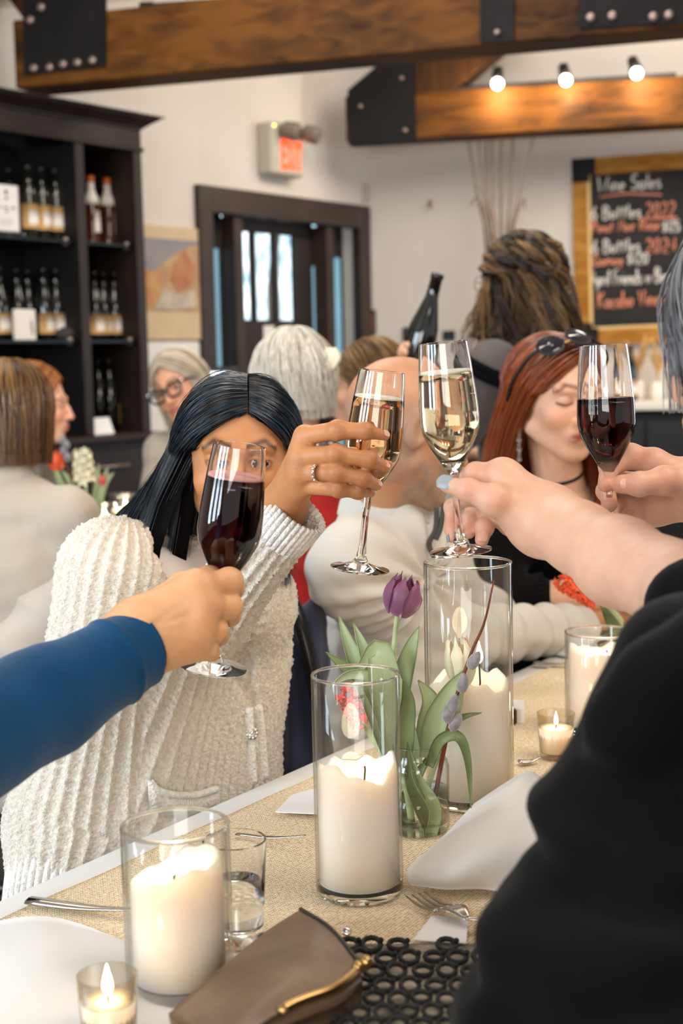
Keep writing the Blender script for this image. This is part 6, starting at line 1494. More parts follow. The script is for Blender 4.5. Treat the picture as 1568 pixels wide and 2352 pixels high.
# ---------------------------------------------------------------- bald man in the white shirt
hb = Head(W(930, 988, 2.34), 106, 14, 4, 1.04); tm = Thing('person', 'bald man in a white shirt turned away toward the red haired woman', 'person', [.12, 2.42, 0])
nbm = W(895, 1172, 2.40); tr_ = [nbm, W(905, 1440, 2.45), W(892, 1660, 2.45), np.array([W(885, 1800, 2.45)[0], 2.46, .55])]
fm = nv([.9, .42, 0]); rm = np.cross(fm, UP)
sR, sL = W(815, 1312, 2.30), W(985, 1275, 2.56); eR, wR = W(1040, 1470, 2.46), W(1385, 1415, 2.74)
S = Sdf(); add_head(S, hb, True, neck_to=nbm); S.chain(tr_, [.06, .1, .1, .1], .04); S.chain([sR, eR, wR], [.04, .03, .024], .02)
S.chain([wR, W(1440, 1412, 2.80)], [.024, .032], .02); S.cone(sR, sL, .05, .05, .04)
V, F = mesh_sdf(S, .003)
def man_col(V):
    C = skin_col('#c08a66', '#9a5a48', hb, .3, brow='#6a5a4c', beard='#8d8177', seed=9)(V); L = hb.L(V); x, y, z = L.T
    w = np.clip((.05 - z) / .03, 0, 1) * np.clip((.02 - y) / .03, 0, 1) * (z > -.09) * .38; g = np.array(lin('#7d7068')); return C * (1 - w[:, None]) + g * w[:, None]
tm.part('body', V, F, M['skin'], col=man_col(V)); eyes(tm, hb)
C = Sdf(); C.chain([nbm - UP * .03] + tr_[1:], [.078, .130, .137, .145], .05, flat=(rm, 1.1)); C.chain([sR, nbm - UP * .05, sL], [.075, .075, .07], .05); C.chain([sR, eR, W(1330, 1438, 2.69)], [.078, .058, .044], .03); C.chain([sL, W(1060, 1395, 2.66), W(1150, 1405, 2.72)], [.07, .055, .05], .03)
V, F = mesh_sdf(C, .0048); Nn = vnormals(V, F)
# creases that run from the armpit and along the sleeve
a0 = W(960, 1330, 2.33); rad = np.linalg.norm(V - a0, axis=1); ang = np.arctan2((V - a0) @ UP, (V - a0) @ nv(eR - sR)); cre = np.sin(ang * 17 + 3 * vnoise(V, 9, 4)) * np.exp(-((rad - .08) / .09) ** 2)
ba = wR - eR; hh = np.clip((V - eR) @ ba / (ba @ ba), 0, 1); ds = np.linalg.norm(V - eR - hh[:, None] * ba, axis=1); cre2 = np.sin(hh * 38 + 4 * vnoise(V, 16, 6)) * np.exp(-((ds - .045) / .03) ** 2) * (hh > .02)
low = np.sin((V @ nv([.5, 0, 1])) * 150 + 5 * vnoise(V, 9, 3)) * np.clip((1.0 - V[:, 2]) / .1, 0, 1)
V = V + Nn * (.008 * cre + .006 * cre2 + .0012 * low + .003 * vnoise(V, 22, 7))[:, None]; tm.part('shirt', V, F, M['shirt'])
x, y, z = frame(nv(W(905, 1110, 2.37) - nbm) ); G = []
for a in np.linspace(-2.6, 2.6, 40):
    e = -nv(fm) * math.cos(a) + rm * math.sin(a); b = nbm + UP * .018 + e * .070; dr = max(0, abs(a) - 1.6) * .022
    G.append([b - UP * (.012 + dr) + e * .004, b + UP * (.030 - dr) - e * .006, b + UP * (.032 - dr) + e * .002, b + e * .016 - UP * (.004 + dr * 1.4), b + e * .020 - UP * (.022 + dr * 1.9)])
V, F = sheet(np.array(G), .003); tm.part('collar', V, F, M['shirt'])
trim = mat('grey_trim', '#4a4643', .7)
for p in (((1003, 1165), (1000, 1215), (985, 1250), (1000, 1285)), ((1018, 1160), (1012, 1210), (1000, 1240))): tm.part('placket_trim', *tube(spline([W(a, b, 2.30 if i < 9 else 2.3) for i, (a, b) in enumerate(p)], 14), .0045, 6, flat=(Y3, .4)), mat=trim)
T_ = Sdf()
for q in (-1, 1):
    hp = tr_[-1] + rm * q * .09; kn = hp + fm * .38; T_.chain([hp, kn, kn * [1, 1, 0] + UP * .06], [.1, .07, .055], .03)
V, F = mesh_sdf(T_, .012); tm.part('trousers', V, F, M['denim'])

# ---------------------------------------------------------------- red haired woman
hw = Head(W(1276, 908, 2.78), 25, 7, -3, 1.04); tw_ = Thing('person', 'red haired woman in black with sunglasses pushed up on her head', 'person', [.45, 2.85, 0])
nbw = W(1290, 1150, 2.86); trw = [nbw, W(1262, 1360, 2.97), W(1250, 1560, 3.01), np.array([.38, 3.03, .55])]
fw = nv([.55, -.83, 0]); rw_ = np.cross(fw, UP); sRw, sLw = W(1135, 1235, 2.82), W(1440, 1245, 2.98); eRw, wRw = W(1120, 1395, 2.74), W(1350, 1362, 2.72)
S = Sdf(); add_head(S, hw, closed=True, neck_to=nbw, crown=.9); V1, F1 = mesh_sdf(S, .0026); S = Sdf(); S.chain(trw, [.06, .09, .09, .1], .04); S.chain([sRw, nbw - UP * .02, sLw], [.045, .05, .045], .03); S.chain([sRw, eRw, wRw, W(1440, 1345, 2.74)], [.04, .04, .033, .03], .02); S.cone(W(1430, 1345, 2.74), W(1480, 1350, 2.75), .035, .03, .02)
V2, F2 = mesh_sdf(S, .006); V, F = merge([(V1, F1), (V2, F2)])
tw_.part('body', V, F, M['skin'], col=skin_col('#dfae90', '#96352b', hw, .3, brow='#6e3218', lash='#1c0e08', seed=11)(V))
C = Sdf(); C.chain([nbw - UP * .07] + trw[1:], [.08, .135, .135, .15], .05, flat=(rw_, 1.2)); C.chain([sRw, nbw - UP * .075, sLw], [.065, .06, .065], .04); C.chain([sRw, eRw, W(1225, 1378, 2.735)], [.066, .060, .050], .03); C.chain([sLw, W(1520, 1400, 2.9)], [.066, .055], .03)
V, F = mesh_sdf(C, .005); Nn = vnormals(V, F); V = V + Nn * (.003 * vnoise(V, 25, 3))[:, None]; tw_.part('black_sweater', V, F, M['blackknit'])
mb = MB(); ax_ = nv(W(1258, 1372, 2.732) - W(1190, 1388, 2.738)); x, y, z = frame(ax_); o_ = W(1222, 1379, 2.735)
for a in np.linspace(0, 6.28, 30)[:-1]:
    e = x * math.cos(a) + y * math.sin(a); mb.add(*tube([o_ - ax_ * .03 + e * .050, o_ + e * .0485, o_ + ax_ * .033 + e * .045], .0045, 5))
tw_.part('ribbed_cuff', mb, mat=M['blackknit'])
def red_shape(p, fr, sg, u):
    p = p.copy()
    if p[2] < .0:
        d = min(1, -p[2] / .22); p[0] += (.055 * (1 - .4 * fr) if sg > 0 else -.012) * d; p[1] += (-.045 if sg > 0 else .03) * min(1, -p[2] / .05) * fr
    return p
hairdo(tw_, hw, ['#6a2a10', '#8f3d18', '#a9561f', '#5a2410'], R=(.090, .108, .102), c=(0, -.012, .016), phim=118, zend=lambda p: -.27 if p > 0 else -.28, y0=(.070, -.05), part=-.02, n=2600, r=.0011, wave=.004, wf=1.4, thick=.036, seed=31, shape=red_shape, mat='hairgloss', ng=37)
# sunglasses pushed up, choker, earring
sgl = Thing('sunglasses', 'dark sunglasses pushed up in the red hair', 'sunglasses', hw.P(0, .08, .12))
for q in (-1, 1):
    c = hw.P(q * .030 + .028, .066, .112 - .006 * q); n_ = hw.D([q * .2 + .1, .55, .8]); x = nv(hw.D([1, 0, 0]) - n_ * np.dot(n_, hw.D([1, 0, 0]))); y = np.cross(n_, x); a = np.linspace(0, 2 * math.pi, 29)
    P = [c + x * math.cos(t) * .027 + y * math.sin(t) * .023 for t in a]; sgl.part('rim', *tube(P, .0022, 6, caps=False), mat=M['black'])
    G = np.array([[c + n_ * (.004 * (1 - k * k)) + x * math.cos(t) * .027 * k + y * math.sin(t) * .023 * k for t in a] for k in np.linspace(.05, 1, 5)]); V, F = sheet(G, .0012); sgl.part('lens', V, F, M['lens'])
    P = spline([c + x * q * .027, hw.P(q * .094, .04, .075), hw.P(q * .099, .0, .03), hw.P(q * .096, -.02, -.005)], 14); sgl.part('temple', *tube(P, [.004, .0035, .003], 6), mat=M['black'])
sgl.part('bridge', *tube(spline([hw.P(.022, .078, .110), hw.P(.028, .083, .115), hw.P(.035, .078, .110)], 8), .0022, 6), mat=M['brass'])
cx = hw.P(0, -.018, -.055) * .36 + nbw * .64; V, F = lathe([(.050 + .0035 * math.cos(q), .0055 * math.sin(q)) for q in np.linspace(0, 6.28, 10)], 36, cx, nv(hw.P(0, -.01, -.05) - nbw)); tw_.part('choker', V, F, M['black'])
mb = MB(); p0 = hw.P(.082, .0, -.036)
for k in range(9):
    V, F = lathe([(.0045 + .0009 * math.cos(q), .0009 * math.sin(q)) for q in np.linspace(0, 6.28, 7)], 12, p0 - UP * (.006 + k * .0095), nv([1 if k % 2 else .2, .6, .1])); mb.add(V, F)
tw_.part('earring', mb, mat=M['bolt'])

# ---------------------------------------------------------------- standing woman with the bottle
hs = Head(W(1192, 650, 3.85), -128, 0, 0, 1.0); tst = Thing('person', 'standing woman with long curly brown hair in grey holding up a wine bottle', 'person', [.5, 3.9, 0])
wrS = W(962, 845, 3.62); elS = W(1060, 985, 3.70)
inf = seated(tst, hs, 'greycloth', skin_col('#e0b090', h=hs, brow='#4a3220', seed=13), stand=True, turn=0, sw=.20, dep=.125, elbow={-1: (elS, wrS)}, hvox=.0035, trousers='blackcloth')
HS = Sdf(); HS.ell(W(955, 825, 3.61), [.032, .030, .036], None, .02); HS.cone(wrS, W(958, 830, 3.61), .026, .03, .02)
for a, b, c_ in (((955, 808), (938, 793), (930, 790)), ((955, 822), (932, 810), (926, 806)), ((957, 838), (934, 828), (928, 824)), ((960, 852), (940, 845), (934, 842))): HS.chain([W(*a, 3.60), W(*b, 3.575), W(*c_, 3.60)], [.0105, .0098, .008], .004)
HS.chain([W(965, 815, 3.62), W(985, 800, 3.60), W(990, 785, 3.59)], [.013, .011, .009], .004)
V, F = mesh_sdf(HS, .0022); tst.part('hand', V, F, M['skin'], col=skin_col('#e0b090', seed=3)(V))
hairdo(tst, hs, ['#150d08', '#2c1d14', '#553c28', '#94703f', '#1c120b'], R=(.096, .112, .118), phim=128, zend=lambda p: -.235, y0=(.06, -.02), n=2300, r=.0019, wave=.027, wf=3.0, thick=.08, seed=41, flare=1.05, clump=75, endjit=.03, ng=29)
hairdo(tst, hs, ['#1c120b', '#3a281b', '#70543a'], R=(.100, .118, .116), phim=80, zend=.02, y0=(.06, .02), n=420, r=.0018, wave=.006, wf=1.5, thick=.03, seed=43, clump=50, name='hair_twist')
tst.part('hair_clip', *obox(hs.P(-.02, -.118, .035), hs.D([1, 0, 0]), hs.D([0, 1, 0]), hs.D([0, 0, 1]), .03, .012, .010, .004), mat=M['black'], smooth=False)
for q in (-1, 1):
    c = hs.P(q * .032, .108, .0); x, y = hs.D([1, 0, 0]), hs.D([0, 0, 1]); tst.part('spectacles', *tube([c + x * math.cos(t) * .025 + y * math.sin(t) * .022 for t in np.linspace(0, 6.283, 25)], .0016, 6, caps=False), mat=M['bolt'])
    tst.part('spectacles', *tube([hs.P(q * .057, .105, .004), hs.P(q * .078, .05, .004), hs.P(q * .08, -.01, .0)], .0015, 6), mat=M['bolt'])
f_, r_, sh_ = inf['f'], inf['r'], inf['sh']
for q, s_ in ((-1, sh_[0]), (1, sh_[1])):
    P = spline([s_ + f_ * .075 - UP * .10 - r_ * q * .05, s_ + f_ * .03 + UP * .058 - r_ * q * .045, s_ - f_ * .075 - UP * .01 - r_ * q * .05, s_ - f_ * .115 - UP * .16 - r_ * q * .065, s_ - f_ * .12 - UP * .32 - r_ * q * .09], 26); tst.part('apron_strap', *tube(P, .026, 8, flat=(UP, .3)) if False else tube(P, .020, 8), mat=M['blackcloth'])
# near sleeve edge: black armhole band
a_ = sh_[0]; dv_ = nv(elS - a_); V, F = lathe([(.070 + .010 * math.cos(q), .022 * math.sin(q)) for q in np.linspace(0, 6.28, 10)], 30, a_ + dv_ * .02, dv_); tst.part('armhole_band', V, F, M['blackcloth'])
bo_ = dup(b2.o, (0, 0, 0), 0, 'dark wine bottle held up by the standing woman'); bo_.pop('group', None)
ta_, ba_ = W(1003, 637, 3.585), W(943, 868, 3.60); zx, zy, zz = frame(ta_ - ba_); bo_.matrix_world = Matrix([[zx[i], zy[i], zz[i], (ba_ - zz * .028)[i]] for i in range(3)] + [[0, 0, 0, 1]]) 

# ---------------------------------------------------------------- people at the tables behind
hh_ = Head(W(672, 892, 3.3), -158, 4, 0, 1.0); twh = Thing('person', 'white haired woman in red seen from behind, a print scarf at her collar', 'person', [hh_.c[0], hh_.c[1], 0])
iw = seated(twh, hh_, 'redcloth', skin_col('#d8a286', h=hh_, seed=15), sw=.19, dep=.13)
hairdo(twh, hh_, ['#d9cdbb', '#e8decf', '#f6efe4', '#b5a794'], R=(.098, .116, .122), phim=150, zend=lambda p: -.10 + .03 * abs(p) / 150, y0=(.05, -.03), n=1900, r=.0013, wave=.005, wf=1.6, thick=.045, seed=51, flare=-.05, endjit=.03)
G = []
nbh = iw['nb']
for a in np.linspace(0, 2 * math.pi, 40):
    e = iw['r'] * math.cos(a) + iw['f'] * math.sin(a); b = nbh + UP * .045; G.append([b - UP * .075 + e * .135, b - UP * .055 + e * .115, b - UP * .02 + e * .085, b + UP * .012 + e * .072, b + UP * .018 + e * .064, b + UP * .0 + e * .058])
scarfm, nt, p = nodes('print_scarf'); vo = nt.nodes.new('ShaderNodeTexVoronoi'); vo.inputs['Scale'].default_value = 75; tcx = nt.nodes.new('ShaderNodeTexCoord'); nt.links.new(tcx.outputs['Object'], vo.inputs['Vector'])
rp = nt.nodes.new('ShaderNodeValToRGB'); sp_ = nt.nodes.new('ShaderNodeSeparateColor'); nt.links.new(vo.outputs['Color'], sp_.inputs[0]); nt.links.new(sp_.outputs[0], rp.inputs[0]); e = rp.color_ramp; e.interpolation = 'CONSTANT'
e.elements[0].color = (*lin('#141212'), 1); e.elements[1].position = .5; e.elements[1].color = (*lin('#d8cfc4'), 1); k = e.elements.new(.88); k.color = (*lin('#d8532a'), 1); k = e.elements.new(.93); k.color = (*lin('#5c554e'), 1)
nt.links.new(rp.outputs[0], p.inputs['Base Color']); p.inputs['Roughness'].default_value = .9
V, F = sheet(np.array(G), .006); twh.part('scarf', V, F, scarfm)
mb = MB()
for k in range(4):
    c = W(738, 822, 3.22) + X3 * (.006 * (k - 1.5)) ; mb.add(*tube(spline([c + UP * .022 + X3 * .02, c + X3 * .03, c - UP * .03 + X3 * .012], 8), [.005, .008, .004], 6))
mb.add(*obox(W(735, 815, 3.23), nv([1, 0, -.2]), Y3, nv([.2, 0, 1]), .026, .012, .012, .005)); twh.part('hair_claw', mb, mat=mat('ivory_claw', '#e8dcc0', .4))
chair(iw['pel'] + X3 * .14, iw['f'], 'black metal hoop backed chair under the woman in red')

hm = Head(W(846, 890, 3.75), -98, 0, 0, 1.0); tmm = Thing('person', 'man with short fair hair in profile, mostly hidden by the bald man', 'person', [hm.c[0], hm.c[1], 0])
im = seated(tmm, hm, 'navy', skin_col('#d6a080', h=hm, brow='#6a4a30', seed=17), male=True); eyes(tmm, hm)
hairdo(tmm, hm, ['#4a3420', '#8a6a42', '#b08a58'], R=(.084, .104, .112), phim=120, zend=lambda p: -.02 - .04 * (1 - abs(p) / 120), y0=(.085, -.02), n=900, r=.0014, wave=.003, wf=2, thick=.02, seed=53)

hg = Head(W(418, 893, 4.95), -24, 4, -22, 1.09); tgl = Thing('person', 'woman with long fair grey hair and thick black spectacles before the white paper', 'person', [hg.c[0], hg.c[1], 0])
ig = seated(tgl, hg, 'beige', skin_col('#d9a382', '#b05a48', hg, .3, brow='#5a4632', seed=19), hvox=.0032); eyes(tgl, hg)
hairdo(tgl, hg, ['#a08a70', '#cbb598', '#e8dfd0', '#d4c2a6'], R=(.090, .108, .115), phim=120, zend=-.22, y0=(.075, -.04), n=1300, r=.0015, wave=.003, wf=1.2, thick=.036, seed=55, flare=.1)
for q in (-1, 1):
    x, y = hg.D([1, 0, 0]), hg.D([0, 0, 1]); c = hg.P(q * .034, .106, -.004)
    P = [c + x * .029 * math.copysign(abs(math.cos(t)) ** .6, math.cos(t)) + y * .023 * math.copysign(abs(math.sin(t)) ** .7, math.sin(t)) + x * q * .004 * math.sin(t) for t in np.linspace(0, 6.283, 33)]
    tgl.part('spectacle_rim', *tube(P, .0042, 6, caps=False), mat=M['black']); tgl.part('spectacle_temple', *tube([hg.P(q * .063, .103, .012), hg.P(q * .082, .06, .012), hg.P(q * .083, .0, .005)], [.006, .0035, .003], 6), mat=M['black'])
    tgl.part('hinge_stud', *ball(hg.P(q * .068, .101, .013), .007, 8, 6), mat=M['ringmetal'])
tgl.part('spectacle_bridge', *tube([hg.P(-.008, .110, .002), hg.P(0, .114, .005), hg.P(.008, .110, .002)], .004, 6), mat=M['black'])

hgi = Head(W(84, 932, 4.75), 93, 2, 0, 1.08); tgi = Thing('person', 'ginger haired woman in profile in front of the wine cabinet', 'person', [hgi.c[0], hgi.c[1], 0])
igi = seated(tgi, hgi, 'greycloth', skin_col('#dba88c', '#b45a4c', hgi, .4, brow='#9a6a44', seed=21), hvox=.0032); eyes(tgi, hgi)
hairdo(tgi, hgi, ['#7a4420', '#a8622e', '#c98a4a', '#8d5226'], R=(.090, .108, .118), phim=112, zend=-.16, y0=(.075, -.04), n=1200, r=.0015, wave=.004, wf=1.4, thick=.036, seed=57)

hbr = Head(W(28, 962, 3.25), 160, 2, 0, 1.0); tbr = Thing('person', 'brown haired person in a pale beige top at left, back to the picture', 'person', [hbr.c[0], hbr.c[1], 0])
ibr = seated(tbr, hbr, 'beige', skin_col('#d8a68a', h=hbr, seed=23), sw=.165, dep=.145, arms=True)
hairdo(tbr, hbr, ['#3a2214', '#5f3c22', '#8f6438', '#b68a54', '#4a2c18'], R=(.094, .112, .118), phim=160, zend=lambda p: -.135, y0=(.06, -.03), n=2400, r=.0012, wave=.004, wf=1.3, thick=.045, seed=59, side_in=.12, mat='hairgloss')

# ---------------------------------------------------------------- coats over chairs
cq = Thing('quilted_coat', 'cream quilted coat hung over a chair back behind the blue sleeve', 'coat', [W(90, 1480, 2.6)[0], 2.6, .45])
Q = Sdf(); Q.chain([W(-60, 1560, 2.55), W(40, 1490, 2.58), W(110, 1420, 2.62), W(190, 1350, 2.68), W(300, 1330, 2.72)], [.05, .052, .055, .05, .05], .03); Q.chain([W(-60, 1640, 2.58), W(90, 1560, 2.62), W(250, 1500, 2.7)], [.06, .07, .07], .06); Q.chain([W(-60, 1800, 2.6), W(100, 1800, 2.64), W(250, 1800, 2.7)], [.05, .05, .05], .08); Q.chain([W(100, 1560, 2.62), W(100, 1800, 2.64)], [.06, .05], .06)
V, F = mesh_sdf(Q, .006); Nn = vnormals(V, F); s_ = (V @ nv([.45, .2, .85])); V = V + Nn * (.012 * (np.abs(np.sin(s_ * 34)) ** .45 - .7) + .003 * vnoise(V, 25, 2))[:, None]; cq.part('shell', V, F, M['quilt'])
chq = chair(np.array([W(90, 1500, 2.64)[0] - .03, 2.78, 0]), nv([-.2, 1, 0]), 'black chair at left carrying the cream quilted coat', back=False); 
nj = Thing('navy_jacket', 'navy jacket hung over the chair back behind the bald man', 'jacket', [W(700, 1600, 2.28)[0], 2.28, .5])
Q = Sdf(); Q.chain([W(722, 1405, 2.30), W(704, 1440, 2.28), W(696, 1520, 2.26), W(694, 1760, 2.24), W(690, 1850, 2.24)], [.020, .030, .040, .042, .042], .03)
V, F = mesh_sdf(Q, .004); Nn = vnormals(V, F); V = V + Nn * (.004 * np.sin(V[:, 0] * 160 + 3 * vnoise(V, 8, 1)) * np.clip((1.05 - V[:, 2]) / .2, 0, 1))[:, None]; nj.part('cloth', V, F, M['navy'])
chair(tr_[-1], fm, 'black chair under the bald man, hidden by a navy jacket')
# ---------------------------------------------------------------- flowers
def blade(pts, wd, fold=.25, twist=0.0, n=16, th=.0012, tipw=.05, hint=None):
    P = spline(pts, n); T = np.gradient(P, axis=0); T /= np.linalg.norm(T, axis=1)[:, None]; h = nv(CAM - P[0]) if hint is None else nv(hint); G = []
    for i in range(n):
        u = i / (n - 1); wdt = wd * (math.sin(math.pi * min(1, .22 + .78 * u) ** .9) ** .8) if u < .98 else wd * tipw; wdt = max(wdt, wd * tipw)
        nn = nv(h - T[i] * np.dot(h, T[i])); a = twist * u; s = np.cross(T[i], nn); s2 = s * math.cos(a) + nn * math.sin(a); n2 = np.cross(s2, T[i])
        G.append([P[i] + s2 * wdt * v + n2 * fold * wdt * (abs(v) ** 1.5) for v in np.linspace(-1, 1, 7)])
    return sheet(np.array(G), th)
def tulip_bloom(t, base, top, wdt, mats, openn=.55, seed=0):
    ax = nv(top - base); H = np.linalg.norm(top - base); x, y, _ = frame(ax, CAM - base); rg = np.random.default_rng(seed)
    for k in range(6):
        inner = k % 2; a0 = k * math.pi / 3 + .3; rr = wdt * (1.0 if not inner else .88); G = []
        for u in np.linspace(0, 1, 10):
            rad = rr * (math.sin(math.pi * (.12 + .62 * u)) ** .75) * (1 - (1 - openn) * u ** 2 * .8); hw_ = (.62 * math.sin(math.pi * (.15 + .80 * u)) ** .7) if u < 1 else .05
            G.append([base + ax * (H * (u * (1.0 + .05 * rg.normal() * u) - .10 * (v * v) * u)) + (x * math.cos(a0 + hw_ * v * 1.1) + y * math.sin(a0 + hw_ * v * 1.1)) * rad for v in np.linspace(-1, 1, 7)])
        V, F = sheet(np.array(G), .0011); t.part('petal', V, F, mats[k % len(mats)])
def tulip(label, base, top, wdt, mats, stem_pts, leaves=(), openn=.55, seed=0, stemm='stem', sr=.0034):
    t = Thing('tulip', label, 'flower', stem_pts[-1]); t.part('stem', *tube(spline([base] + list(stem_pts), 20), [sr * .9, sr, sr * 1.1], 8), mat=M[stemm]); tulip_bloom(t, base, top, wdt, mats, openn, seed)
    for pts, wd, m, kw in leaves: V, F = blade(pts, wd, **kw); t.part('leaf', V, F, M[m])
    return t
def hyacinth(label, a, b, rad, m, stem_pts, n=34, seed=1, leaves=()):
    t = Thing('hyacinth', label, 'flower', stem_pts[-1]); ax = nv(b - a); L_ = np.linalg.norm(b - a); x, y, _ = frame(ax); rg = np.random.default_rng(seed)
    t.part('stem', *tube(spline([b - ax * L_ * .2, a] + list(stem_pts), 16), .0045, 8), mat=M['stem'])
    for k in range(n):
        u = (k + .5) / n; an = k * 2.4; e = x * math.cos(an) + y * math.sin(an); c = a + ax * (u * L_) + e * rad * .35 * (1 - .4 * u); mb = MB()
        for j in range(5):
            an2 = j * 1.2566 + rg.uniform(0, .3); d = nv(e * .7 + ax * .35); fx, fy, _ = frame(d); r2 = rad * .52 * (1 - .35 * u); q = fx * math.cos(an2) + fy * math.sin(an2)
            V, F = blade([c + d * rad * .2, c + d * rad * .45 + q * r2 * .5, c + d * rad * .42 + q * r2 * 1.1], r2 * .34, fold=.3, n=6, th=.0006, hint=d); mb.add(V, F)
        t.part('floret', mb, mat=M[m])
    for pts, wd, mm, kw in leaves: V, F = blade(pts, wd, **kw); t.part('leaf', V, F, M[mm])
    return t
def willow(label, pts, cats, r=.0022, cr=.0065, cl=.018):
    t = Thing('pussy_willow', label, 'branch', pts[0]); t.part('twig', *tube(spline(pts, 24), [r * 1.4, r, r * .45], 7), mat=M['twig'])
    for p, d in cats: d = nv(d); V, F = lathe([(0, -cl * .5), (cr * .7, -cl * .38), (cr, -cl * .1), (cr * .85, cl * .2), (cr * .4, cl * .45), (0, cl * .55)], 12, p, d); t.part('catkin', V, F, M['catkin'])
    return t
def jar(c, r, h, label, water=.5):
    t = Thing('flower_jar', label, 'jar', c)
    V, F = lathe([(0, 0), (r * .9, 0), (r, .006), (r, h * .74), (r * .93, h * .82), (r * .80, h * .86), (r * .82, h * .885), (r * .80, h * .91), (r * .82, h * .935), (r * .80, h * .96), (r * .83, h * .985), (r * .80, h), (r * .77, h * .985), (r * .76, h * .86), (r * .90, h * .80), (r * .965, h * .73), (r * .965, .012), (0, .008)], 44, c); t.part('glass_wall', V, F, M['glass'])
    V, F = lathe([(0, .0082), (r * .955, .0125), (r * .955, h * water), (0, h * water)], 36, c); t.part('water', V, F, thin_water)
    return t
thin_water = thin_glass('jar_water', (.93, .94, .88), (.7, .72, .62))
cj = W(962, 1946, 1.63); cj[2] = ZR; DJ = cj[1]
jar(cj, PR(74, DJ), W(962, 1706, DJ)[2] - ZR, 'threaded glass jar of tulips between two candle cylinders', .48)
P_ = lambda a, b, d=DJ: W(a, b, d)
tulip('purple tulip standing highest in the jar', P_(912, 1412, 1.66), P_(938, 1326, 1.66), PR(50, 1.66), [M['purple'], M['purple'], M['purple'], M['peach'], M['purple'], M['purple']],
    [P_(906, 1470, 1.655), P_(904, 1540, 1.65), P_(925, 1650, 1.64), P_(950, 1760), P_(975, 1930)],
    [([P_(908, 1640, 1.645), P_(925, 1560, 1.64), P_(945, 1490, 1.635), P_(963, 1438, 1.63)], PR(24, DJ), 'leaf', dict(fold=.4, twist=.5)), ([P_(940, 1760, 1.63), P_(905, 1640, 1.63), P_(884, 1560, 1.62), P_(868, 1492, 1.625), P_(815, 1548, 1.64)], PR(42, DJ), 'leaf', dict(fold=.2, twist=.3, n=22))], .64, 3)
tulip('cream and yellow tulip in front of the tallest candle', P_(1062, 1572, 1.66), P_(1050, 1466, 1.66), PR(40, 1.66), [M['cream'], M['cream'], M['cream'], M['peach'], M['cream'], M['cream']],
    [P_(1050, 1640, 1.655), P_(1010, 1730, 1.65), P_(985, 1800, 1.64), P_(965, 1935)],
    [([P_(985, 1740, 1.625), P_(1000, 1660, 1.62), P_(1035, 1590, 1.62), P_(1072, 1535, 1.63)], PR(28, DJ), 'leaf', dict(fold=.4, twist=.2)), ([P_(975, 1740, 1.635), P_(985, 1670, 1.64), P_(988, 1610, 1.645), P_(960, 1562, 1.65)], PR(30, DJ), 'leaf', dict(fold=.3, twist=-.3))], .6, 5)
t = hyacinth('coral flower head seen through the middle candle cylinder', P_(842, 1672, 1.70), P_(788, 1590, 1.72), PR(34, 1.7), 'coral', [P_(880, 1730, 1.68), P_(930, 1800, 1.65), P_(950, 1930, 1.64)], 26, 4,
    [([P_(900, 1740, 1.65), P_(860, 1620, 1.66), P_(815, 1510, 1.67), P_(778, 1416, 1.68)], PR(26, DJ), 'leaf', dict(fold=.45, twist=.2)), ([P_(900, 1720, 1.65), P_(868, 1600, 1.655), P_(838, 1500, 1.66), P_(812, 1432, 1.67)], PR(20, DJ), 'leaf', dict(fold=.45, twist=-.2)),
     ([P_(890, 1680, 1.65), P_(850, 1580, 1.64), P_(790, 1530, 1.64), P_(748, 1498, 1.64)], PR(17, DJ), 'leafd', dict(fold=.3, twist=.4)), ([P_(880, 1650, 1.63), P_(850, 1560, 1.63), P_(800, 1550, 1.63), P_(755, 1580, 1.63)], PR(14, DJ), 'leaf', dict(fold=.3, twist=.6)),
     ([P_(925, 1760, 1.62), P_(930, 1680, 1.615), P_(936, 1610, 1.61), P_(925, 1560, 1.60)], PR(22, DJ), 'leafd', dict(fold=.35))])
t = Thing('tulip_leaves', 'bundle of long green tulip leaves drooping from the jar rim', 'leaves', cj + UP * .01)
for pts, wd, m, kw in (([P_(985, 1760, 1.61), P_(1010, 1702, 1.60), P_(1052, 1692, 1.59), P_(1074, 1748, 1.59), P_(1082, 1862, 1.60)], PR(13, DJ), 'leafd', dict(fold=.3, n=22)), ([P_(1000, 1740, 1.63), P_(1030, 1670, 1.63), P_(1065, 1646, 1.62), P_(1106, 1637, 1.62)], PR(9, DJ), 'leafd', dict(fold=.3)),
        ([P_(1000, 1930), P_(965, 1850, 1.61), P_(940, 1780, 1.61), P_(935, 1705, 1.61)], PR(17, DJ), 'leafd', dict(fold=.4)), ([P_(985, 1935, 1.62), P_(1000, 1860, 1.61), P_(960, 1790, 1.61), P_(940, 1720, 1.61)], PR(15, DJ), 'leaf', dict(fold=.4)), ([P_(945, 1930, 1.65), P_(930, 1850, 1.66), P_(960, 1780, 1.66), P_(1000, 1715, 1.66)], PR(16, DJ), 'leafd', dict(fold=.4)), ([P_(995, 1936, 1.62), P_(988, 1890, 1.62), P_(968, 1830, 1.62), P_(955, 1760, 1.62)], PR(20, DJ), 'leaf', dict(fold=.4))):
    V, F = blade(pts, wd, **kw); t.part('leaf', V, F, M[m])
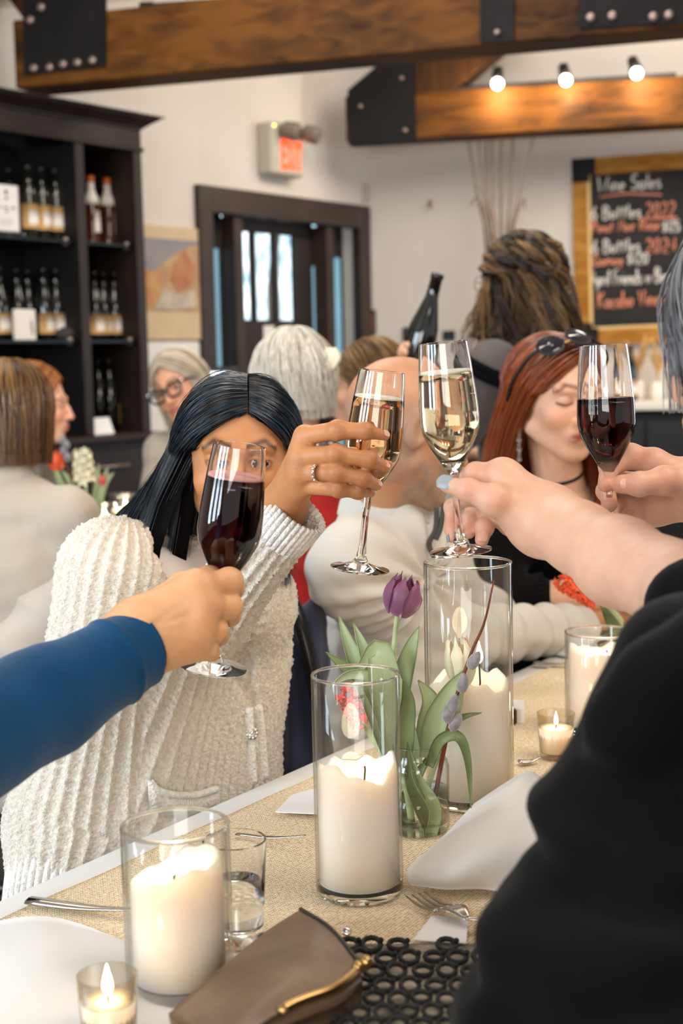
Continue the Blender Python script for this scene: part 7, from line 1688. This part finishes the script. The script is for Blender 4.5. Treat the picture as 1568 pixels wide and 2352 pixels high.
willow('pussy willow twig leaning up to the right in the tulip jar', [P_(985, 1900, 1.62), P_(1020, 1720, 1.61), P_(1042, 1620, 1.60), P_(1082, 1500, 1.60), P_(1112, 1430, 1.60), P_(1134, 1332, 1.61)],
    [(P_(1088, 1518, 1.592), P_(1110, 1480) - P_(1088, 1518)), (P_(1062, 1570, 1.592), P_(1068, 1530) - P_(1062, 1570)), (P_(1040, 1618, 1.59), P_(1052, 1580) - P_(1040, 1618)), (P_(1046, 1660, 1.59), P_(1062, 1630) - P_(1046, 1660)), (P_(1028, 1640, 1.59), P_(1032, 1600) - P_(1028, 1640))], cr=.0075, cl=.024)
# orange hyacinth at the right, its jar behind the black sleeve
cj2 = W(1492, 1655, 2.28); cj2[2] = ZR; jar(cj2, .036, .12, 'second flower jar behind the black sleeve, below the orange bloom', .5)
hyacinth('orange hyacinth leaning left over the far candle cylinder', W(1380, 1372, 2.26), W(1292, 1332, 2.26), PR(38, 2.26), 'orange', [W(1400, 1395, 2.26), W(1436, 1445, 2.27), W(1475, 1560, 2.28), cj2 + UP * .012], 34, 7,
    [([W(1470, 1560, 2.27), W(1430, 1470, 2.27), W(1400, 1410, 2.27), W(1378, 1380, 2.28)], PR(22, 2.27), 'leafd', dict(fold=.3))])

# ---- tall dry branches by the back wall
fv = Thing('branch_vase', 'floor vase of tall bare branches behind the standing woman', 'vase', on_back(1150, 900, .35) * [1, 1, 0]); fb = fv.loc
V, F = lathe([(.09, 0), (.13, .1), (.15, .35), (.10, .62), (.06, .74), (.075, .80), (.065, .80), (.05, .73), (0, .7)], 28, fb); fv.part('vase', V, F, M['vase'])
for (xb, xm, xt, yt, dd) in ((1120, 1098, 1075, 322, .35), (1128, 1110, 1098, 300, .4), (1135, 1118, 1116, 300, .3), (1140, 1132, 1128, 300, .35), (1150, 1150, 1150, 320, .3), (1160, 1172, 1178, 300, .35), (1165, 1190, 1224, 318, .4), (1170, 1200, 1206, 480, .35), (1118, 1100, 1080, 470, .3), (1132, 1122, 1088, 420, .45)):
    P = [fb + UP * .7, on_back(xb, 590, dd), on_back(xm, 460, dd), on_back(xt, yt, dd)]; fv.part('branch', *tube(spline(P, 14), [.010, .009, .006, .004], 6), mat=M['drytwig'])

# ---------------------------------------------------------------- second table behind at left, with its flowers and lights
zt2 = .75; c0 = W(215, 1268, 4.25)
t2_ = Thing('side_table', 'white clothed table in the left background with flowers and candles', 'table', [c0[0] - .25, c0[1] + .1, 0]); tc0 = np.array([c0[0] + .12, c0[1] - .06, 0])
V, F = obox(tc0 + UP * (zt2 - .015), X3, Y3, UP, .28, .36, .014, .004); t2_.part('tabletop', V, F, M['cloth'], smooth=False)
for i in (-1, 1):
    for j in (-1, 1): V, F = obox(tc0 + X3 * i * .24 + Y3 * j * .30 + UP * .36, X3, Y3, UP, .022, .022, .36, .003); t2_.part('leg', V, F, M['door'], smooth=False)
jb = np.array([c0[0], c0[1], zt2]); dj = jb[1]
jar(jb, .036, W(213, 1150, dj)[2] - zt2, 'flower jar with red tulip on the background table', .45)
Q_ = lambda a, b, d=dj: W(a, b, d)
tulip('red orange tulip in the background jar beside the brown hair', Q_(131, 1080), Q_(128, 1034), PR(22, dj), [M['orange']], [Q_(150, 1120), Q_(190, 1180), Q_(207, 1258)], [([Q_(195, 1200), Q_(150, 1130), Q_(120, 1072)], PR(12, dj), 'leaf', dict(fold=.3)), ([Q_(200, 1200), Q_(170, 1120), Q_(140, 1078)], PR(11, dj), 'leaf', dict(fold=.3))], .7, 8, sr=.005)
hyacinth('cream hyacinth in the background jar', Q_(196, 1110), Q_(188, 1040), PR(30, dj), 'cream', [Q_(200, 1150), Q_(212, 1258)], 30, 9)
tulip('closed pink tulip bud at the right of the background jar', Q_(233, 1114), Q_(238, 1090), PR(10, dj), [M['coral']], [Q_(232, 1130), Q_(222, 1180), Q_(215, 1258)], [([Q_(215, 1200), Q_(222, 1120), Q_(226, 1064)], PR(9, dj), 'leaf', dict(fold=.3)), ([Q_(220, 1180), Q_(240, 1110), Q_(262, 1085)], PR(9, dj), 'leaf', dict(fold=.3)), ([Q_(222, 1180), Q_(236, 1110), Q_(248, 1072)], PR(9, dj), 'leaf', dict(fold=.3))], .3, 10, sr=.005)
willow('pussy willow twig in the background jar', [Q_(206, 1255), Q_(170, 1120), Q_(150, 1060), Q_(144, 1005)], [(Q_(143, 1010, dj - .02), UP), (Q_(152, 1022, dj - .02), UP), (Q_(146, 1034, dj - .02), UP), (Q_(155, 1050, dj - .02), UP)], r=.0035, cr=.012, cl=.03)
cv = W(243, 1258, 4.4); cv[2] = zt2; cyl_vase(cv, .036, .14, 'small candle glass beside the background flower jar'); candle(cv + UP * .0125, .028, .085, 'small candle burning beside the background flower jar', 21, .003, flame=cv + UP * .10, fh=.025, power=.5)
cv = W(292, 1250, 4.5); cv[2] = zt2; cyl_vase(cv, .055, .16, 'candle glass glowing behind the dark hair'); candle(cv + UP * .0125, .045, .10, 'candle glowing behind the dark hair', 23, .003, flame=cv + UP * .115, fh=.035, power=1.2)
# tumblers glinting at the far right end of the table
c = onz(1500, 1375, ZR) ; c = tp(1.35, .55, ZR); tumbler(c, .034, .10, .05, 'water tumbler at the far right beyond the raised hands')
bpy.context.view_layer.update()
